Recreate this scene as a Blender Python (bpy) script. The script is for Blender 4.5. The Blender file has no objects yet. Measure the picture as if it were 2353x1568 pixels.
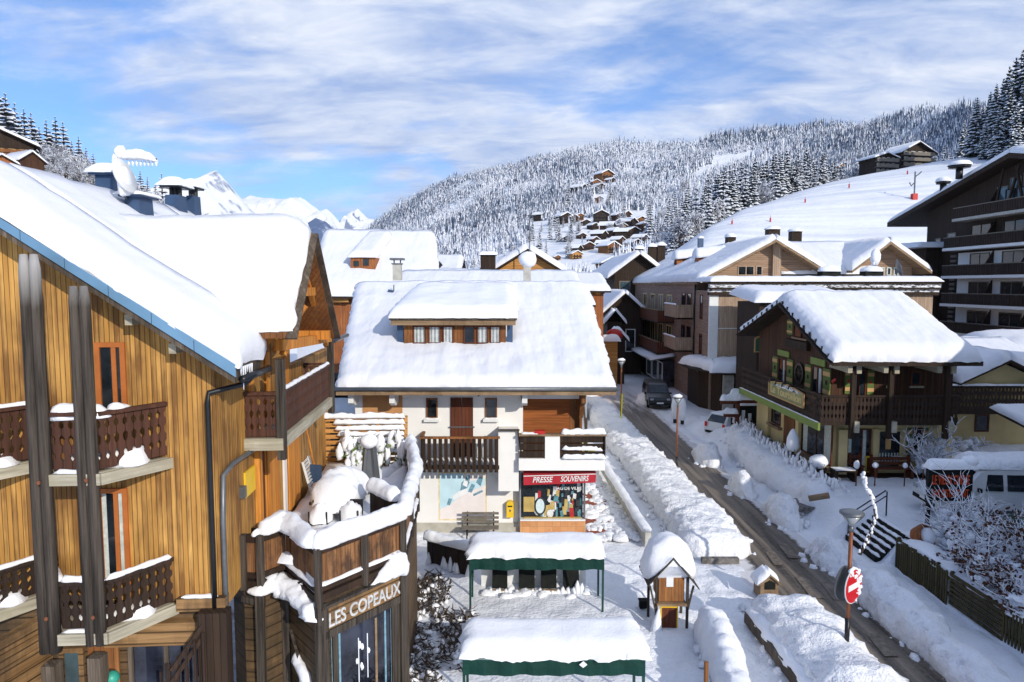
import bpy, bmesh, math, random
import numpy as np
from mathutils import Vector, noise, Matrix
random.seed(7)
V = Vector
C = bpy.context.scene.collection
# ---------------------------------------------------------------- camera calibration (photo measured at 2353 x 1568)
F, CX, CY, CAMZ = 1600.0, 1176.5, 784.0, 9.8
TH = math.atan(129 / 1600)
CT, ST = math.cos(TH), math.sin(TH)
def ray(u, v):
    x = (u - CX) / F; y = (v - CY) / F
    return (x, CT - y * ST, -ST - y * CT)
def P(u, v, Y):
    r = ray(u, v); t = Y / r[1]
    return V((r[0] * t, Y, CAMZ + r[2] * t))
def G(u, v, z=0.0):
    r = ray(u, v); t = (z - CAMZ) / r[2]
    return V((r[0] * t, r[1] * t, z))
def PX(u, v, X):
    r = ray(u, v); t = X / r[0]
    return V((X, r[1] * t, CAMZ + r[2] * t))
def hit(u, v, p0, n):
    r = V(ray(u, v)); o = V((0, 0, CAMZ))
    t = (V(p0) - o).dot(n) / r.dot(n)
    return o + r * t
def proj(p):
    x, y, z = p[0], p[1], p[2] - CAMZ
    d = y * CT - z * ST
    return CX + F * x / d, CY + F * (-(y * ST + z * CT)) / d
class Fr:
    """a building's own axes: a along its front, b going back"""
    def __init__(s, o, ang):
        s.o = V((o[0], o[1], 0)); a = math.radians(ang)
        s.e1 = V((math.cos(a), math.sin(a), 0)); s.e2 = V((-math.sin(a), math.cos(a), 0))
    def W(s, a, b, z): return s.o + s.e1 * a + s.e2 * b + V((0, 0, z))
    def fb(s, u, v, b): return s.loc(hit(u, v, s.W(0, b, 0), s.e2))
    def fa(s, u, v, a): return s.loc(hit(u, v, s.W(a, 0, 0), s.e1))
    def loc(s, p):
        q = p - s.o
        return V((q.dot(s.e1), q.dot(s.e2), p.z))
# ---------------------------------------------------------------- materials
MATS = {}
class NT:
    def __init__(s, name, rough=.7, spec=.3, metal=0):
        m = bpy.data.materials.new(name); m.use_nodes = True
        s.m = m; s.t = m.node_tree; s.b = s.t.nodes['Principled BSDF']
        s.b.inputs['Roughness'].default_value = rough
        s.b.inputs['Specular IOR Level'].default_value = spec
        s.b.inputs['Metallic'].default_value = metal
        s.tc = s.t.nodes.new('ShaderNodeTexCoord').outputs['Object']
        MATS[name] = m
    def n(s, typ, **k):
        nd = s.t.nodes.new('ShaderNode' + typ)
        for a, b in k.items():
            if a[0] == '_': nd.inputs[a[1:].replace('_', ' ')].default_value = b
            else: setattr(nd, a, b)
        return nd
    def l(s, a, b): s.t.links.new(a, b)
    def math(s, op, a, b=None, c=None):
        nd = s.n('Math', operation=op)
        for i, x in enumerate((a, b, c)):
            if x is None: continue
            if isinstance(x, (int, float)): nd.inputs[i].default_value = x
            else: s.l(x, nd.inputs[i])
        return nd.outputs[0]
    def noise(s, scale, detail=3, rough=.55, vec=None, sc=None):
        nd = s.n('TexNoise'); nd.inputs['Scale'].default_value = scale
        nd.inputs['Detail'].default_value = detail; nd.inputs['Roughness'].default_value = rough
        v = vec or s.tc
        if sc:
            mp = s.n('Mapping'); mp.inputs['Scale'].default_value = sc; s.l(v, mp.inputs[0]); v = mp.outputs[0]
        s.l(v, nd.inputs['Vector']); return nd.outputs['Fac']
    def ramp(s, fac, a, b, c0=0., c1=1.):
        nd = s.n('MapRange'); s.l(fac, nd.inputs[0])
        nd.inputs[1].default_value = a; nd.inputs[2].default_value = b
        nd.inputs[3].default_value = c0; nd.inputs[4].default_value = c1
        return nd.outputs[0]
    def mix(s, fac, a, b):
        nd = s.n('Mix', data_type='RGBA')
        for i, x in ((0, fac), (6, a), (7, b)):
            if isinstance(x, (int, float)): nd.inputs[i].default_value = x
            elif isinstance(x, tuple): nd.inputs[i].default_value = (*x, 1)
            else: s.l(x, nd.inputs[i])
        return nd.outputs[2]
    def col(s, x):
        if isinstance(x, tuple): s.b.inputs['Base Color'].default_value = (*x, 1)
        else: s.l(x, s.b.inputs['Base Color'])
    def bump(s, h, dist=.02, strength=.6):
        nd = s.n('Bump'); nd.inputs['Distance'].default_value = dist; nd.inputs['Strength'].default_value = strength
        s.l(h, nd.inputs['Height']); s.l(nd.outputs[0], s.b.inputs['Normal'])
    def xyz(s):
        nd = s.n('SeparateXYZ'); s.l(s.tc, nd.inputs[0]); return nd.outputs
def plain(name, col, rough=.7, spec=.3, metal=0, var=.25, sc=3., bump=0, bsc=20):
    t = NT(name, rough, spec, metal)
    f = t.noise(sc, 4)
    t.col(t.mix(t.ramp(f, .3, .7), tuple(c * (1 - var) for c in col), tuple(min(1, c * (1 + var)) for c in col)))
    if bump: t.bump(t.noise(bsc, 4), bump)
    return t.m
def planks(name, cA, cB, w, axis='v', stain=None, st=(.5, .65), gap=.08, rough=.75, ssc=.6, dark=.25, pl=.22, gr=.7):
    t = NT(name, rough, .25); x, y, z = t.xyz()
    c = t.math('ADD', x, y) if axis == 'v' else z
    c = t.math('DIVIDE', c, w)
    idn = t.math('FLOOR', c); fr = t.math('FRACT', c)
    wn = t.n('TexWhiteNoise', noise_dimensions='1D'); t.l(idn, wn.inputs['W'])
    k = wn.outputs['Value']
    base = t.mix(k, cA, cB)
    g = t.noise(1.0, 4, .6, sc=(14, 14, .9) if axis == 'v' else (.9, .9, 14))
    base = t.mix(t.ramp(g, .35, .68, 0, gr), base, tuple(c_ * .45 for c_ in cA))
    if stain:
        f = t.noise(ssc, 4, .65, sc=(1.6, 1.6, .8))
        f = t.math('ADD', f, t.math('MULTIPLY', t.math('SUBTRACT', k, .5), pl * .42)); f = t.math('ADD', f, t.math('MULTIPLY', t.math('SUBTRACT', t.noise(1.0, 4, .7, sc=(11, 11, .5)), .5), pl * 1.1))
        base = t.mix(t.ramp(f, st[0], st[1], 0, .85), base, stain)
    gm = t.math('LESS_THAN', fr, gap)
    base = t.mix(t.math('MULTIPLY', gm, 1 - dark), base, tuple(c_ * .12 for c_ in cA))
    t.col(base)
    h = t.math('ADD', t.math('MULTIPLY', t.math('SUBTRACT', 1.0, gm), 1.0), t.math('MULTIPLY', g, .3))
    t.bump(h, .012, .8)
    return t.m
def snowmat(name, col=(.86, .875, .91), b1=(2.2, .10), b2=(14, .02), dirt=0., aniso=None):
    t = NT(name, .62, .2)
    n1 = t.noise(b1[0], 4, .5); n2 = t.noise(b2[0], 3, .6)
    h = t.math('ADD', t.math('MULTIPLY', n1, b1[1]), t.math('MULTIPLY', n2, b2[1]))
    if aniso:
        h = t.math('ADD', h, t.math('MULTIPLY', t.noise(1.0, 2, .5, sc=aniso[0]), aniso[1]))
    t.bump(h, 1.0, .9)
    c = t.mix(t.ramp(t.noise(.9, 4), .3, .7), tuple(x * .96 for x in col), col)
    if dirt:
        c = t.mix(t.ramp(t.noise(5, 5, .7), .56, .75, 0, dirt), c, (.42, .40, .38))
    t.col(c)
    return t.m
snowmat('snow', b1=(1.4, .06), b2=(18, .012))
snowmat('snow_roof', (.77, .785, .83), (.8, .06), (16, .010), aniso=((1.8, .5, .5), .09))
snowmat('snow_rough', b1=(3.0, .16), b2=(15, .05), dirt=.34)
snowmat('snow_ground', (.83, .85, .89), (1.6, .10), (9, .05), dirt=.28)
snowmat('snow_slope', (.73, .76, .82), (.05, 1.2), (.5, .12), aniso=((.012, .12, .12), 2.4))
snowmat('snow_far', (.86, .875, .90), (.002, 40), (.02, 6))
t = NT('asphalt', .5, .4); x, y, z = t.xyz()
lane = t.noise(1.0, 4, .6, sc=(3.2, .10, 1)); fine = t.noise(9, 5, .7); big = t.noise(.5, 3, .6, sc=(1.5, .35, 1))
c = t.mix(t.ramp(lane, .38, .62), (.03, .024, .019), (.20, .16, .12))
c = t.mix(t.ramp(fine, .45, .75, 0, .5), c, (.24, .20, .165))
ex = t.math('ABSOLUTE', t.math('SUBTRACT', x, 9.6))
edge = t.math('ADD', t.ramp(ex, .80, 1.35), t.math('MULTIPLY', t.math('SUBTRACT', t.noise(1.6, 5, .7), .5), 1.3))
c = t.mix(t.ramp(edge, .62, .95), c, (.66, .65, .66))
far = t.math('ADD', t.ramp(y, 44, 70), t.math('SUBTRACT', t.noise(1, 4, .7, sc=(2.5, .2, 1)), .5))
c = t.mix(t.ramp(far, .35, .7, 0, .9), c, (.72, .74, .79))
t.col(c); t.bump(t.math('ADD', lane, t.math('MULTIPLY', fine, .4)), .03, .7)
planks('gold_siding', (.50, .25, .06), (.76, .43, .125), .098, 'v', (.14, .058, .018), (.41, .64), ssc=.42, gap=.15, pl=.5, gr=.5)
planks('brown_siding', (.26, .10, .03), (.36, .16, .055), .13, 'v', (.12, .05, .02), (.45, .65))
planks('orange_wood', (.60, .22, .035), (.72, .31, .06), .3, 'v', gap=.03)
planks('log_wall', (.27, .15, .06), (.40, .24, .11), .22, 'h', (.09, .055, .03), (.42, .62), gap=.14)
planks('dark_log_wall', (.10, .065, .035), (.19, .115, .055), .24, 'h', (.05, .035, .02), (.42, .62), gap=.12)
planks('fence_boards', (.22, .10, .04), (.38, .19, .085), .17, 'v', (.05, .03, .02), (.45, .62), gap=.08, ssc=1.5)
planks('dark_boards', (.032, .019, .012), (.05, .029, .018), .14, 'v', gap=.1)
planks('restaurant_boards', (.062, .027, .014), (.10, .045, .022), .16, 'v', gap=.1)
planks('tan_boards', (.42, .30, .21), (.52, .38, .27), .16, 'v', (.26, .17, .12), (.5, .7), gap=.06)
planks('tan_boards_flat', (.36, .235, .155), (.43, .295, .20), .18, 'h', gap=.08)
planks('taupe_render', (.29, .195, .145), (.33, .22, .165), .5, 'h', gap=.02)
planks('rust_boards', (.33, .11, .035), (.42, .16, .055), .2, 'v', (.2, .07, .03), (.5, .7))
planks('honey_boards', (.55, .26, .07), (.66, .34, .11), .2, 'h', gap=.1)
planks('shutter_slats', (.34, .105, .028), (.36, .115, .03), .06, 'h', gap=.14, dark=.55)
planks('door_wood', (.12, .035, .016), (.145, .043, .02), .14, 'v', gap=.06)
planks('rail_brown', (.075, .032, .02), (.11, .045, .027), .5, 'v', gap=.0)
planks('rail_dark', (.032, .019, .013), (.052, .029, .019), .5, 'v', gap=.0)
planks('grey_timber', (.10, .075, .052), (.19, .15, .115), .09, 'v', (.045, .034, .025), (.45, .6), gap=.05)
planks('beam_wood', (.28, .19, .11), (.36, .25, .15), .3, 'h', (.15, .09, .05), (.5, .65), gap=.0)
planks('light_beam', (.42, .38, .28), (.50, .46, .36), .4, 'h', (.3, .27, .18), (.5, .7), gap=.0)
planks('olive_pickets', (.055, .045, .016), (.10, .075, .028), .11, 'v', gap=.0)
planks('hut_wood', (.30, .12, .04), (.42, .19, .065), .1, 'v', (.15, .07, .03), (.5, .7))
def logmat():
    t = NT('weathered_log', .8, .2); x, y, z = t.xyz()
    g = t.noise(1, 5, .65, sc=(18, 18, .7)); b = t.noise(1.3, 3, .6, sc=(2, 2, .5))
    c = t.mix(t.ramp(g, .35, .68), (.022, .018, .015), (.095, .078, .064))
    c = t.mix(t.ramp(t.math('ADD', t.math('MULTIPLY', b, .4), t.ramp(z, 8.9, 10.2, 0, .75)), .50, .95, 0, .85), c, (.40, .39, .38))
    t.col(c); t.bump(g, .02, .8)
logmat()
plain('plaster', (.80, .79, .76), .85, .2, var=.035, sc=1.3, bump=.004, bsc=40)
plain('plaster_base', (.42, .40, .34), .9, .2, var=.15)
plain('yellow_plaster', (.64, .51, .25), .85, .2, var=.06, sc=2, bump=.004, bsc=30)
plain('ochre_wall', (.48, .24, .10), .8, .2, var=.08)
plain('concrete', (.42, .41, .37), .85, .25, var=.2, sc=4, bump=.01)
plain('white_paint', (.78, .78, .76), .5, .35, var=.04)
plain('blue_metal', (.16, .30, .44), .38, .5, .3, var=.12, sc=1.2)
plain('blue_chimney', (.05, .09, .17), .45, .4, .3, var=.15)
plain('dark_metal', (.018, .018, .02), .4, .5, .4, var=.3)
plain('grey_metal', (.16, .17, .18), .45, .5, .6, var=.2)
plain('black_board', (.012, .014, .013), .75, .12, var=.4)
plain('black_pipe', (.012, .014, .017), .35, .5, .2, var=.3)
plain('green_canvas', (.004, .036, .028), .75, .25, var=.2, sc=2)
plain('green_steel', (.012, .06, .045), .45, .4, .3, var=.2)
plain('red_canvas', (.42, .022, .035), .7, .3, var=.15, sc=2)
plain('sign_red', (.52, .008, .012), .4, .45, var=.06)
plain('rust_steel', (.21, .075, .033), .5, .4, .2, var=.3, sc=8)
plain('orange_lettering', (.62, .075, .02), .5, .3, var=.05)
plain('cream_lettering', (.62, .50, .22), .6, .3, var=.1)
plain('grey_lettering', (.50, .50, .50), .6, .3, var=.3, sc=12)
plain('yellow_paint', (.78, .50, .02), .42, .4, var=.06)
plain('neon_yellow', (.80, .78, .01), .6, .3, var=.05)
plain('leaf_green', (.10, .15, .03), .6, .3, var=.15)
plain('fascia_green', (.17, .24, .045), .55, .3, var=.1)
plain('sign_green', (.28, .28, .12), .6, .3, var=.25, sc=3)
plain('sign_dark_green', (.045, .13, .07), .6, .3, var=.2)
plain('shutter_tan', (.55, .33, .13), .6, .3, var=.1)
plain('red_paint', (.45, .02, .015), .5, .4, var=.1)
plain('rust_frame', (.42, .13, .03), .6, .3, var=.15)
plain('curtain', (.50, .54, .50), .9, .1, var=.2, sc=8)
plain('car_white', (.62, .64, .65), .3, .5, .1, var=.03)
plain('car_dark', (.012, .014, .017), .3, .6, .2, var=.2)
plain('car_green', (.01, .06, .045), .3, .5, .2, var=.2)
plain('worn_paint', (.15, .125, .10), .7, .3, var=.45, sc=7)
plain('tyre', (.012, .012, .012), .9, .1)
plain('tail_red', (.55, .01, .01), .3, .5)
plain('teal_plastic', (.03, .28, .20), .4, .4)
plain('brick_path', (.26, .075, .045), .85, .2, var=.25, sc=9)
plain('needles', (.022, .036, .036), .8, .2, var=.5, sc=1.5)
plain('needles_far', (.105, .135, .195), .9, .1, var=.35, sc=.05)  # frosted needles, with bluish distance haze mixed into the colour
plain('needles_frosted', (.10, .125, .155), .9, .1, var=.6, sc=2)
plain('bark', (.06, .045, .035), .9, .2, var=.3, sc=5)
plain('twig', (.085, .065, .06), .9, .1, var=.3, sc=5)
plain('frost', (.76, .79, .85), .8, .15, var=.08, sc=3)
plain('dry_leaf', (.075, .03, .018), .8, .2, var=.5, sc=8)
plain('dead_brush', (.075, .055, .042), .9, .1, var=.5, sc=6)
plain('rock_wall', (.16, .15, .14), .9, .2, var=.5, sc=6, bump=.05, bsc=8)
plain('rock_far', (.16, .19, .27), .95, .1, var=.5, sc=.004)
plain('mural_sky', (.52, .72, .80), .8, .2, var=.1, sc=2)
plain('mural_cream', (.78, .72, .70), .8, .2, var=.05)
plain('mural_blue', (.16, .30, .38), .8, .2, var=.3, sc=9)
plain('mural_white', (.80, .82, .83), .8, .2, var=.05)
plain('mural_line', (.72, .60, .34), .8, .2)
plain('grey_slats', (.17, .15, .125), .8, .2, var=.25, sc=8)
plain('display_beige', (.50, .36, .12), .7, .3, var=.2)
plain('goods_red', (.45, .03, .03), .6, .3); plain('goods_white', (.66, .68, .68), .6, .3, var=.15, sc=9)
plain('goods_dark', (.03, .035, .04), .6, .3, var=.5, sc=6); plain('goods_teal', (.10, .26, .30), .6, .3, var=.4, sc=7)
plain('clock_face', (.60, .72, .74), .5, .3, var=.1, sc=9)
plain('lamp_glass', (.30, .33, .36), .25, .5, var=.1)
plain('satin_white', (.72, .73, .72), .5, .3, var=.05)
t = NT('tile_base', .55, .4); x, y, z = t.xyz()
br = t.n('TexBrick'); br.inputs['Scale'].default_value = 1.0
mp = t.n('Mapping'); mp.inputs['Rotation'].default_value = (math.pi / 2, 0, 0); t.l(t.tc, mp.inputs[0]); t.l(mp.outputs[0], br.inputs['Vector'])
br.offset = 0; br.inputs['Brick Width'].default_value = .3; br.inputs['Row Height'].default_value = .33; br.inputs['Mortar Size'].default_value = .008
br.inputs['Color1'].default_value = (.52, .23, .085, 1); br.inputs['Color2'].default_value = (.62, .31, .13, 1); br.inputs['Mortar'].default_value = (.35, .2, .1, 1)
t.col(t.mix(t.ramp(t.noise(5, 4, .7), .55, .75, 0, .6), br.outputs['Color'], (.3, .11, .04)))
def glassmat(name, col, rough=.06, var=.6):
    t = NT(name, rough, .6)
    f = t.noise(1.4, 3, .6)
    t.col(t.mix(t.ramp(f, .35, .65), tuple(c * (1 - var) for c in col), tuple(c * (1 + var) for c in col)))
glassmat('dark_glass', (.014, .019, .024))
glassmat('blue_glass', (.05, .085, .10), var=.3)
glassmat('shop_glass', (.02, .024, .04), .05, .7)
t = NT('curtained_glass', .15, .5); x, y, z = t.xyz()
w = t.math('SINE', t.math('MULTIPLY', t.math('ADD', x, y), 42)); w = t.math('ADD', w, t.math('MULTIPLY', t.noise(6, 3), 2))
t.col(t.mix(t.ramp(w, -.2, 2.2), (.18, .20, .20), (.58, .62, .62)))
# dirty snow-patched roof shingle edge
t = NT('snowy_ledge', .8, .2)
t.col(t.mix(t.ramp(t.noise(2.5, 5, .7, sc=(1, 1, 3)), .42, .56), (.05, .045, .04), (.8, .82, .86)))
# ---------------------------------------------------------------- mesh builder
ORG = {}
class MB:
    def __init__(s): s.v = []; s.f = []; s.m = []
    def add(s, vs, fs, m=0):
        k = len(s.v); s.v += [tuple(p) for p in vs]
        for f in fs: s.f.append(tuple(i + k for i in f)); s.m.append(m)
    def poly(s, pts, m=0): s.add(pts, [tuple(range(len(pts)))], m)
    def prism(s, pts, vec, m=0):
        vec = V(vec); n = len(pts); q = [V(p) for p in pts] + [V(p) + vec for p in pts]
        fs = [tuple(range(n))[::-1], tuple(range(n, 2 * n))] + [(i, (i + 1) % n, (i + 1) % n + n, i + n) for i in range(n)]
        s.add(q, fs, m)
    def obox(s, o, ax, ay, az, m=0):
        o, ax, ay, az = V(o), V(ax), V(ay), V(az)
        s.prism([o, o + ax, o + ax + ay, o + ay], az, m)
    def box(s, lo, hi, m=0):
        s.obox(lo, (hi[0] - lo[0], 0, 0), (0, hi[1] - lo[1], 0), (0, 0, hi[2] - lo[2]), m)
    def bar(s, a, b, w, h, m=0, up=(0, 0, 1)):
        a, b = V(a), V(b); d = (b - a).normalized(); up = V(up)
        sd = d.cross(up)
        if sd.length < 1e-4: sd = d.cross(V((1, 0, 0)))
        sd.normalize(); u = sd.cross(d)
        o = a - sd * w / 2 - u * h / 2
        s.obox(o, sd * w, u * h, b - a, m)
    def tube(s, pts, r, n=6, m=0, cap=True):
        pts = [V(p) for p in pts]; rs = r if isinstance(r, (list, tuple)) else [r] * len(pts)
        vs = []; prev = None
        for i, p in enumerate(pts):
            d = (pts[min(i + 1, len(pts) - 1)] - pts[max(i - 1, 0)]).normalized()
            if prev is None:
                sd = d.cross(V((0, 0, 1)))
                if sd.length < 1e-3: sd = d.cross(V((0, 1, 0)))
            else: sd = prev - d * prev.dot(d)
            sd.normalize(); prev = sd; up = sd.cross(d)
            for k in range(n):
                a = 2 * math.pi * k / n
                vs.append(p + (sd * math.cos(a) + up * math.sin(a)) * rs[i])
        fs = [(i * n + k, i * n + (k + 1) % n, (i + 1) * n + (k + 1) % n, (i + 1) * n + k) for i in range(len(pts) - 1) for k in range(n)]
        if cap: fs += [tuple(range(n))[::-1], tuple(range((len(pts) - 1) * n, len(pts) * n))]
        s.add(vs, fs, m)
    def lathe(s, c, prof, n=16, m=0, axis=None):
        c = V(c); ax = V(axis or (0, 0, 1)).normalized()
        sd = ax.cross(V((0, 1, 0)) if abs(ax.y) < .9 else V((1, 0, 0))).normalized(); up = ax.cross(sd)
        vs = [c + ax * h + (sd * math.cos(2 * math.pi * k / n) + up * math.sin(2 * math.pi * k / n)) * r for r, h in prof for k in range(n)]
        fs = [(i * n + k, i * n + (k + 1) % n, (i + 1) * n + (k + 1) % n, (i + 1) * n + k) for i in range(len(prof) - 1) for k in range(n)]
        fs += [tuple(range(n))[::-1], tuple(range((len(prof) - 1) * n, len(prof) * n))]
        s.add(vs, fs, m)
    def blob(s, c, r, amp=.15, fr=1.5, n=12, seed=0, m=0, half=False):
        c = V(c); vs = []; fs = []
        nr = n // 2 + 1
        for i in range(nr + 1):
            ph = (math.pi / 2 if half else math.pi) * i / nr
            for k in range(n):
                a = 2 * math.pi * k / n
                d = V((math.sin(ph) * math.cos(a), math.sin(ph) * math.sin(a), math.cos(ph)))
                k2 = 1 + amp * noise.noise(d * fr + V((seed * 7.3, seed * 3.1, 0))) + amp * .5 * noise.noise(d * fr * 3 + V((seed, 0, 5))) + amp * .3 * noise.noise(d * fr * 7 + V((seed, 9, 5)))
                vs.append(c + V((d.x * r[0], d.y * r[1], d.z * r[2])) * k2)
        for i in range(nr):
            for k in range(n): fs.append((i * n + k, i * n + (k + 1) % n, (i + 1) * n + (k + 1) % n, (i + 1) * n + k))
        s.add(vs, fs, m)
    def build(s, name, mats, parent=None, smooth=False, loc=None, fix=True):
        L = V(ORG[parent.name]) if parent is not None else V(loc or (0, 0, 0))
        me = bpy.data.meshes.new(name)
        me.from_pydata([(p[0] - L.x, p[1] - L.y, p[2] - L.z) for p in s.v], [], s.f)
        for m in (mats if isinstance(mats, (list, tuple)) else [mats]): me.materials.append(MATS[m])
        if len(set(s.m)) > 1: me.polygons.foreach_set('material_index', s.m)
        if smooth: me.polygons.foreach_set('use_smooth', [True] * len(s.f))
        if fix and len(s.f) < 40000:
            bm = bmesh.new(); bm.from_mesh(me); bmesh.ops.recalc_face_normals(bm, faces=bm.faces); bm.to_mesh(me); bm.free()
        me.update()
        o = bpy.data.objects.new(name, me); C.objects.link(o)
        ORG[o.name] = L
        if parent is not None: o.parent = parent
        else: o.location = L
        return o
def split_build(mb, name, mats, parent=None, smooth=False, gap=.06):
    """one object for each cluster of touching shapes"""
    par = list(range(len(mb.v)))
    def fd(i):
        while par[i] != i: par[i] = par[par[i]]; i = par[i]
        return i
    for f in mb.f:
        r = fd(f[0])
        for i in f[1:]: par[fd(i)] = r
    comp = {}
    for i, f in enumerate(mb.f): comp.setdefault(fd(f[0]), []).append(i)
    cl = []
    for k, fl in comp.items():
        a = np.array([mb.v[i] for f in fl for i in mb.f[f]]); cl.append([a.min(0) - gap / 2, a.max(0) + gap / 2, fl])
    ch_ = True
    while ch_:
        ch_ = False; out = []
        for c in cl:
            for o in out:
                if np.all(o[0] <= c[1]) and np.all(c[0] <= o[1]): o[0] = np.minimum(o[0], c[0]); o[1] = np.maximum(o[1], c[1]); o[2] += c[2]; ch_ = True; break
            else: out.append(c)
        cl = out
    res = []
    for lo, hi, fl in cl:
        m2 = MB(); idx = {}
        for f in fl:
            q = []
            for i in mb.f[f]:
                if i not in idx: idx[i] = len(m2.v); m2.v.append(mb.v[i])
                q.append(idx[i])
            m2.f.append(tuple(q)); m2.m.append(mb.m[f])
        res.append(m2.build(name, mats, parent, smooth))
    return res
def tag(o, label, cat, group=None, kind=None):
    if label: o['label'] = label
    if cat: o['category'] = cat
    if group: o['group'] = group
    if kind: o['kind'] = kind
    return o
def thing(name, loc, label, cat, group=None):
    o = bpy.data.objects.new(name, None); C.objects.link(o)
    o.location = V(loc); ORG[o.name] = V(loc); o.empty_display_size = .3
    return tag(o, label, cat, group)
def struct(o): o['kind'] = 'structure'; return o
def copytree(o, parent=None):
    c = o.copy(); C.objects.link(c)
    if parent is not None: c.parent = parent
    for ch in list(o.children): copytree(ch, c)
    return c
# ---------------------------------------------------------------- shapes used everywhere
def axis_samples(L, R, st, r0, r1):
    e = [0, .04, .14, .3, .55, .8, 1.0]
    a = [x * R for x in e] if r0 else [0]
    b = [L - x * R for x in reversed(e)] if r1 else [L]
    lo, hi = a[-1], b[0]
    if hi <= lo: return sorted(set([x * L / 12 for x in range(13)]))
    n = max(1, int((hi - lo) / st))
    return a + [lo + (hi - lo) * i / n for i in range(1, n)] + b
def slab(mb, A, B, Cc, D, th, ed='1111', st=.4, amp=.05, seed=0, clump=.06, m=0, vert=.35, sag=None, rnd=1.0):
    """a bed of snow lying on the quad A B (eave) C D (ridge); ed: rounded eave, right, ridge, left edge"""
    A, B, Cc, D = V(A), V(B), V(Cc), V(D)
    N = (B - A).cross(D - A).normalized()
    if N.z < 0: N = -N
    N = (N * (1 - vert) + V((0, 0, vert))).normalized()
    e0, e1, e2, e3 = [c == '1' for c in ed]
    Ls = ((B - A).length + (Cc - D).length) / 2; Lt = ((D - A).length + (Cc - B).length) / 2
    R = min(th * 1.15 * rnd, Ls / 2.2, Lt / 2.2)
    S = axis_samples(Ls, R, st, e3, e1); T = axis_samples(Lt, R, st, e0, e2)
    sd = V((seed * 13.7, seed * 5.1, seed * 2.3))
    def rr(d): x = min(max(d / R, 0), 1); return math.sqrt(max(0, 1 - (1 - x) ** 2))
    vs = []; us = (B - A).normalized(); ut = ((D - A).normalized())
    for tt in T:
        for ss in S:
            s, t_ = ss / Ls, tt / Lt
            p = (A * (1 - s) + B * s) * (1 - t_) + (D * (1 - s) + Cc * s) * t_
            k = 1.0; ed_d = 9
            if e0: k *= rr(tt); ed_d = min(ed_d, tt)
            if e2: k *= rr(Lt - tt); ed_d = min(ed_d, Lt - tt)
            if e3: k *= rr(ss); ed_d = min(ed_d, ss)
            if e1: k *= rr(Ls - ss); ed_d = min(ed_d, Ls - ss)
            n1 = noise.noise(p * .55 + sd) * 1.1 + noise.noise(p * 1.7 + sd) * .45
            h = th * k * (1 + n1 * amp / th * 1.0)
            if th > .34: h += k * (.055 * noise.noise((ss * 1.25, tt * .16, seed)) + .022 * noise.noise((ss * 3.6, tt * .3, seed + 5)) + .015 * noise.noise(p * 5))
            q = p + N * h
            if clump and ed_d < R * 1.2:
                f = clump * (1 - ed_d / (R * 1.2))
                c1 = noise.noise(p * 2.6 + sd * 2) + .7 * noise.noise(q * 7 + sd)
                c2 = noise.noise(p * 2.9 - sd) + .7 * noise.noise(q * 6.3 - sd)
                if e0 and tt < R * 1.2: q -= ut * (c1 * f + f * .5)
                if e2 and Lt - tt < R * 1.2: q += ut * (c1 * f)
                if e3 and ss < R * 1.2: q -= us * (c2 * f)
                if e1 and Ls - ss < R * 1.2: q += us * (c2 * f)
            vs.append(q)
    ns, nt = len(S), len(T)
    fs = [(j * ns + i, j * ns + i + 1, (j + 1) * ns + i + 1, (j + 1) * ns + i) for j in range(nt - 1) for i in range(ns - 1)]
    k0 = len(vs)
    vs += [A, B, Cc, D]; fs.append((k0 + 3, k0 + 2, k0 + 1, k0))
    def skirt(idx, a, b):
        for i in range(len(idx) - 1):
            pass
    bidx = [('b', range(0, ns)), ('t', range((nt - 1) * ns, nt * ns)), ('l', range(0, nt * ns, ns)), ('r', range(ns - 1, nt * ns, ns))]
    need = {'b': not e0, 'r': not e1, 't': not e2, 'l': not e3}
    ends = {'b': (A, B), 't': (D, Cc), 'l': (A, D), 'r': (B, Cc)}
    for key, idx in bidx:
        if not need[key]: continue
        idx = list(idx); a, b = ends[key]; k1 = len(vs)
        par = S if key in 'bt' else T; LL = par[-1]
        vs += [a + (b - a) * (x / LL) for x in par]
        for i in range(len(idx) - 1): fs.append((idx[i], idx[i + 1], k1 + i + 1, k1 + i))
    mb.add(vs, fs, m)
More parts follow.
